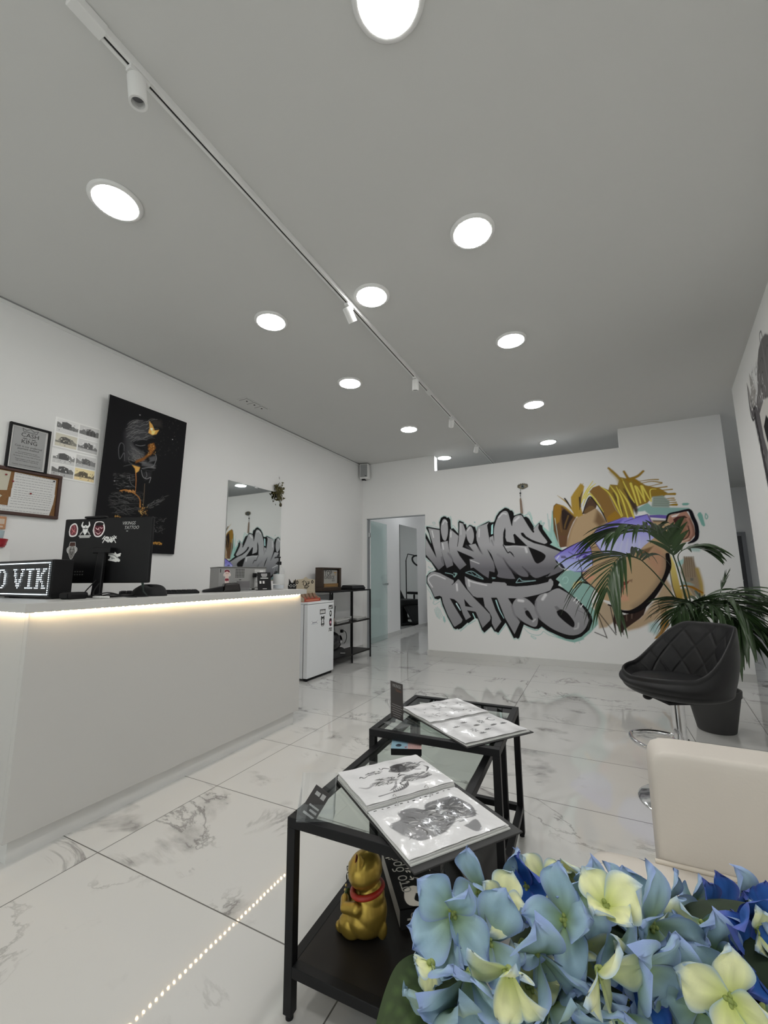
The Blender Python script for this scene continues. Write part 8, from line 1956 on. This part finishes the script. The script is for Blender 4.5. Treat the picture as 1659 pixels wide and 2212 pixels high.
# ================================================================ HYDRANGEAS
PALS = {'b': ((120, 142, 92), (140, 166, 180), (118, 130, 188)), 'y': ((178, 186, 112), (204, 206, 162), (124, 152, 188)), 'd': ((52, 92, 158), (42, 82, 148), (92, 98, 166)), 'g': ((112, 132, 76), (132, 152, 140), (126, 150, 172))}
FK = SEEN*.62
def petal_mesh(pal, k):
    r_ = random.Random(k*7+ord(pal)); nu_, nv_ = 10, 12; vs = []; cs = []; A, B, C_ = [s2l(c)*FK for c in PALS[pal]]; tw = r_.uniform(-.35, .35); cup = r_.uniform(.10, .42); rip = r_.uniform(0, 6)
    for j in range(nv_+1):
        t_ = j/nv_; w_ = .55*(math.sin(math.pi*min(1, .06+t_*.94))**.62)*(.42+.78*t_)*(1 if t_ < .93 else .93)
        for i in range(nu_+1):
            s_ = i/nu_*2-1; x = t_*(1-.10*s_*s_*t_); y = s_*w_; z = cup*t_**2*.9-.30*t_**3*r_.uniform(.98, 1.02)+.32*s_*s_*w_*t_+tw*s_*t_*.5+.055*math.sin(rip+s_*5+t_*6)*t_+.03*math.sin(rip*2+s_*11)*t_*t_
            vs.append((x, y, z)); e = max(abs(s_)**6*.9, max(0, (t_-.80)/.20)); e = min(1, e*(1.0 if pal != 'b' else .8)); g = min(1, max(0, (t_-.05)/(.55 if pal in 'bg' else .5)))
            c = (A*(1-g)+B*g)*(1-e*.8)+C_*e*.8; c = c*(1+.10*math.sin(s_*9+rip)*math.cos(t_*7)); cs.append((*np.clip(c, 0, .95), 1))
    me = bpy.data.meshes.new('petal'); fs = [(j*(nu_+1)+i, j*(nu_+1)+i+1, (j+1)*(nu_+1)+i+1, (j+1)*(nu_+1)+i) for j in range(nv_) for i in range(nu_)]
    me.from_pydata(vs, [], fs); me.update(); a = me.color_attributes.new('Col', 'FLOAT_COLOR', 'POINT'); a.data.foreach_set('color', np.array(cs, np.float32).ravel()); me.materials.append(M_petal); me.polygons.foreach_set('use_smooth', [True]*len(fs)); return me
M_petal = mat('petal_cloth', (.5, .5, .6), .85, spec=.2, attr=True, bump=.25, bscale=120)
PM = {p_: [petal_mesh(p_, k) for k in range(5)] for p_ in PALS}
H0, H1 = Vector((-.035, .56, .705)), Vector((.125, .60, .715)); VB = Vector((.04, .52, 0))
M_stem = mat('flower_stem', (.06, .10, .03), .6); heads = []
for nm, c_, lab in (('hydrangea', H0, 'artificial hydrangea head in pale blue and yellow green, at the left'), ('hydrangea', H1, 'artificial hydrangea head with deep blue petals before the armchair seat')):
    h = thing(nm, lab, 'flower', c_, group='artificial hydrangeas'); heads.append(h)
    mb = MB(); e = VB+Vector((0, 0, .30))-c_; mb.tube([(0, 0, 0), tuple(Vector((0, 0, -.08))*.8+e*.2), tuple(e)], [.004, .005, .005], 8); ob('stem', mb, M_stem, h, smooth=60)
    mb = MB(); mb.sph((0, .0, -.012), (.085, .060, .050), 24, 14); ob('leaf_shade_core', mb, mat('sepal_shade', (.018, .035, .014), .8, noise=.5, nscale=60), h, smooth=60)  # dark foliage core, painted so gaps between petals look shaded
for i, (pos, nrm, L_, pal, roll, hd) in enumerate(FLORETS):
    h = heads[hd]; n_ = (Vector(nrm)+Vector((random.uniform(-.6, .6), random.uniform(-.25, .25), random.uniform(-.55, .6)))).normalized(); pos = Vector(pos)-h.location; ax = n_.cross(Vector((0, 0, 1))).normalized(); up_ = ax.cross(n_)*-1
    mb = MB(); mb.sph((0, 0, 0), .0035, 10, 6)
    for k in range(4): mb.sph((.0035*math.cos(k*1.57), .0035*math.sin(k*1.57), .002), .0022, 8, 6)
    o = ob('floret', mb, mat('floret_bud', (.28, .34, .10), .7), h, smooth=60); rot = Matrix((ax, up_, n_)).transposed().to_4x4(); o.matrix_local = Matrix.Translation(pos) @ rot @ Matrix.Rotation(R(roll), 4, 'Z')
    for k in range(4):
        p_ = bpy.data.objects.new('petal', PM[pal][(i*3+k) % 5]); COL.objects.link(p_); p_.parent = o; s_ = L_*(.98 if pal in 'bg' else .80)*random.uniform(.85, 1.15)
        p_.matrix_local = Matrix.Rotation(k*math.pi/2+random.uniform(-.2, .2), 4, 'Z') @ Matrix.Rotation(-random.uniform(.1, 1.0), 4, 'Y') @ Matrix.Rotation(random.uniform(-.5, .5), 4, 'X') @ Matrix.Diagonal((s_, s_*random.uniform(.85, 1.05), s_, 1))
# big leaf under the left head
def leaf_obj(pts, wd, parent, nm='leaf'):
    P_ = catmull(np.array(pts), 6)-np.array(parent.location); m_ = len(P_); mb = MB(); vs = []; cs = []; nu_ = 12
    for j in range(m_):
        t_ = j/(m_-1); T_ = Vector(P_[min(j+1, m_-1)]-P_[max(j-1, 0)]).normalized(); vd = Vector((0, -.75, .66)); sd = T_.cross(vd).normalized(); w_ = wd*math.sin(math.pi*min(1, .08+t_*.9))**.75
        for i in range(nu_+1):
            s_ = i/nu_*2-1; p = Vector(P_[j])+sd*s_*w_+vd*(abs(s_)*w_*.25); vs.append(tuple(p)); ve = .75 if abs(s_) < .05 or (abs(((t_*9-abs(s_)*1.6) % 1)-.5) > .43) else 0
            cs.append((*(np.array((.035, .060, .016))*(1+ve)), 1))
    mb.add(vs, [(j*(nu_+1)+i, j*(nu_+1)+i+1, (j+1)*(nu_+1)+i+1, (j+1)*(nu_+1)+i) for j in range(m_-1) for i in range(nu_)]); return ob(nm, mb, mat('leaf_cloth', (.1, .2, .05), .7, attr=True, bump=.4, bscale=70), parent, smooth=80, col=cs)
leaf_obj(BLUELEAF, .034, heads[0])
mb = MB(); mb.lathe([(.02, 0), (.075, 0), (.085, .01), (.10, .18), (.085, .36), (.05, .47), (.055, .50), (.048, .50), (.042, .46), (.075, .35), (.02, .25)], n=40); ob('floor_vase', mb, mat('grey_vase', (.25, .25, .26), .4), smooth=40, loc=tuple(VB), label='plain grey floor vase holding the artificial hydrangeas', cat='vase')
# ================================================================ BACK ROOM (seen through the doorway mirror)
t = thing('passage_mirror', 'tall narrow mirror on the passage wall seen through the doorway', 'mirror', (-3.395, 7.44, .085))
mb = MB(); mb.box((.001, 0, 0), (.006, .89, 2.02)); ob('glass', mb, M_mirror, t)
mb = MB(); mb.box((.0002, -.006, -.002), (.001, .894, 2.024)); mb.box((.001, -.008, 0), (.007, 0, 2.02)); ob('edge', mb, M_bmatt, t)
t = thing('tattoo_chair', 'black reclining tattoo chair on a metal base in the back room', 'chair', (-2.74, 9.0, 0), R(25))
mb = MB(); mb.box((-.3, -.3, .0), (.3, .3, .03)); mb.box((-.45, -.04, .0), (.45, .04, .05)); ob('base', mb, M_bmatt, t, bevel=.01)
mb = MB(); mb.hexa([(-.08, -.08, .03), (.08, -.08, .03), (.08, .08, .03), (-.08, .08, .03)], [(-.06, -.06, .42), (.06, -.06, .42), (.06, .06, .42), (-.06, .06, .42)]); ob('column', mb, M_bmatt, t)
mb = MB(); mb.box((-.30, -.28, .42), (.28, .28, .56)); ob('seat', mb, M_lea, t, bevel=.04, seg=4)
mb = MB(); mb.hexa([(.18, -.27, .50), (.32, -.27, .46), (.32, .27, .46), (.18, .27, .50)], [(.62, -.24, 1.15), (.74, -.24, 1.08), (.74, .24, 1.08), (.62, .24, 1.15)]); ob('backrest', mb, M_lea, t, bevel=.04, seg=4)
mb = MB(); mb.hexa([(-.30, -.2, .44), (-.20, -.2, .44), (-.20, .2, .44), (-.30, .2, .44)], [(-.62, -.18, .10), (-.52, -.18, .06), (-.52, .18, .06), (-.62, .18, .10)]); ob('leg_rest', mb, M_lea, t, bevel=.03)
for s in (1, -1): mb = MB(); mb.box((-.2, s*.36-.05, .66), (.22, s*.36+.05, .72)); mb.box((-.02, s*.36-.02, .44), (.03, s*.36+.02, .66)); ob('armrest', mb, M_lea, t, bevel=.02)
t = thing('red_tool_cart', 'small red equipment cart beside the tattoo chair in the back room', 'cart', (-1.80, 8.9, 0))
mb = MB(); mb.box((-.2, -.2, .35), (.2, .2, .55)); ob('drawer_box', mb, mat('red_cart', (.30, .02, .02), .4), t, bevel=.01)
for x in (-.18, .18):
    for y in (-.18, .18): mb = MB(); mb.cyl((x, y, 0), (x, y, .36), .012, n=10); ob('leg', mb, M_steel, t)
t = thing('arm_lamp', 'ring work lamp on a jointed arm in the back room', 'lamp', (-2.35, 10.1, 0))
mb = MB(); mb.cyl((0, 0, 0), (0, 0, .03), .15); mb.cyl((0, 0, .03), (0, 0, 1.5), .014, n=12); ob('stand', mb, M_bmatt, t, smooth=40)
mb = MB(); mb.tube([(0, 0, 1.5), (-.1, -.1, 1.66), (-.40, -.25, 1.60)], .012, 8); ob('arm', mb, M_bmatt, t, smooth=50)
mb = MB(); mb.tube([(-.50+.19*math.cos(a), -.30+.08*math.sin(a), 1.46+.12*math.sin(a)+.08*math.cos(a)) for a in np.linspace(0, 6.28, 30)], .022, 10, cap=False); ob('ring_head', mb, M_bmatt, t, smooth=60)
for k in range(3):
    mb = MB(); mb.box((-.04, -.012, -.04), (.04, 0, .04)); ob('wall_socket', mb, M_white, bevel=.004, loc=(-2.95+k*.11, 10.8, 1.25), label=('first', 'second', 'third')[k]+' white wall socket of the row on the far back-room wall', cat='socket', group='wall sockets in the back room')
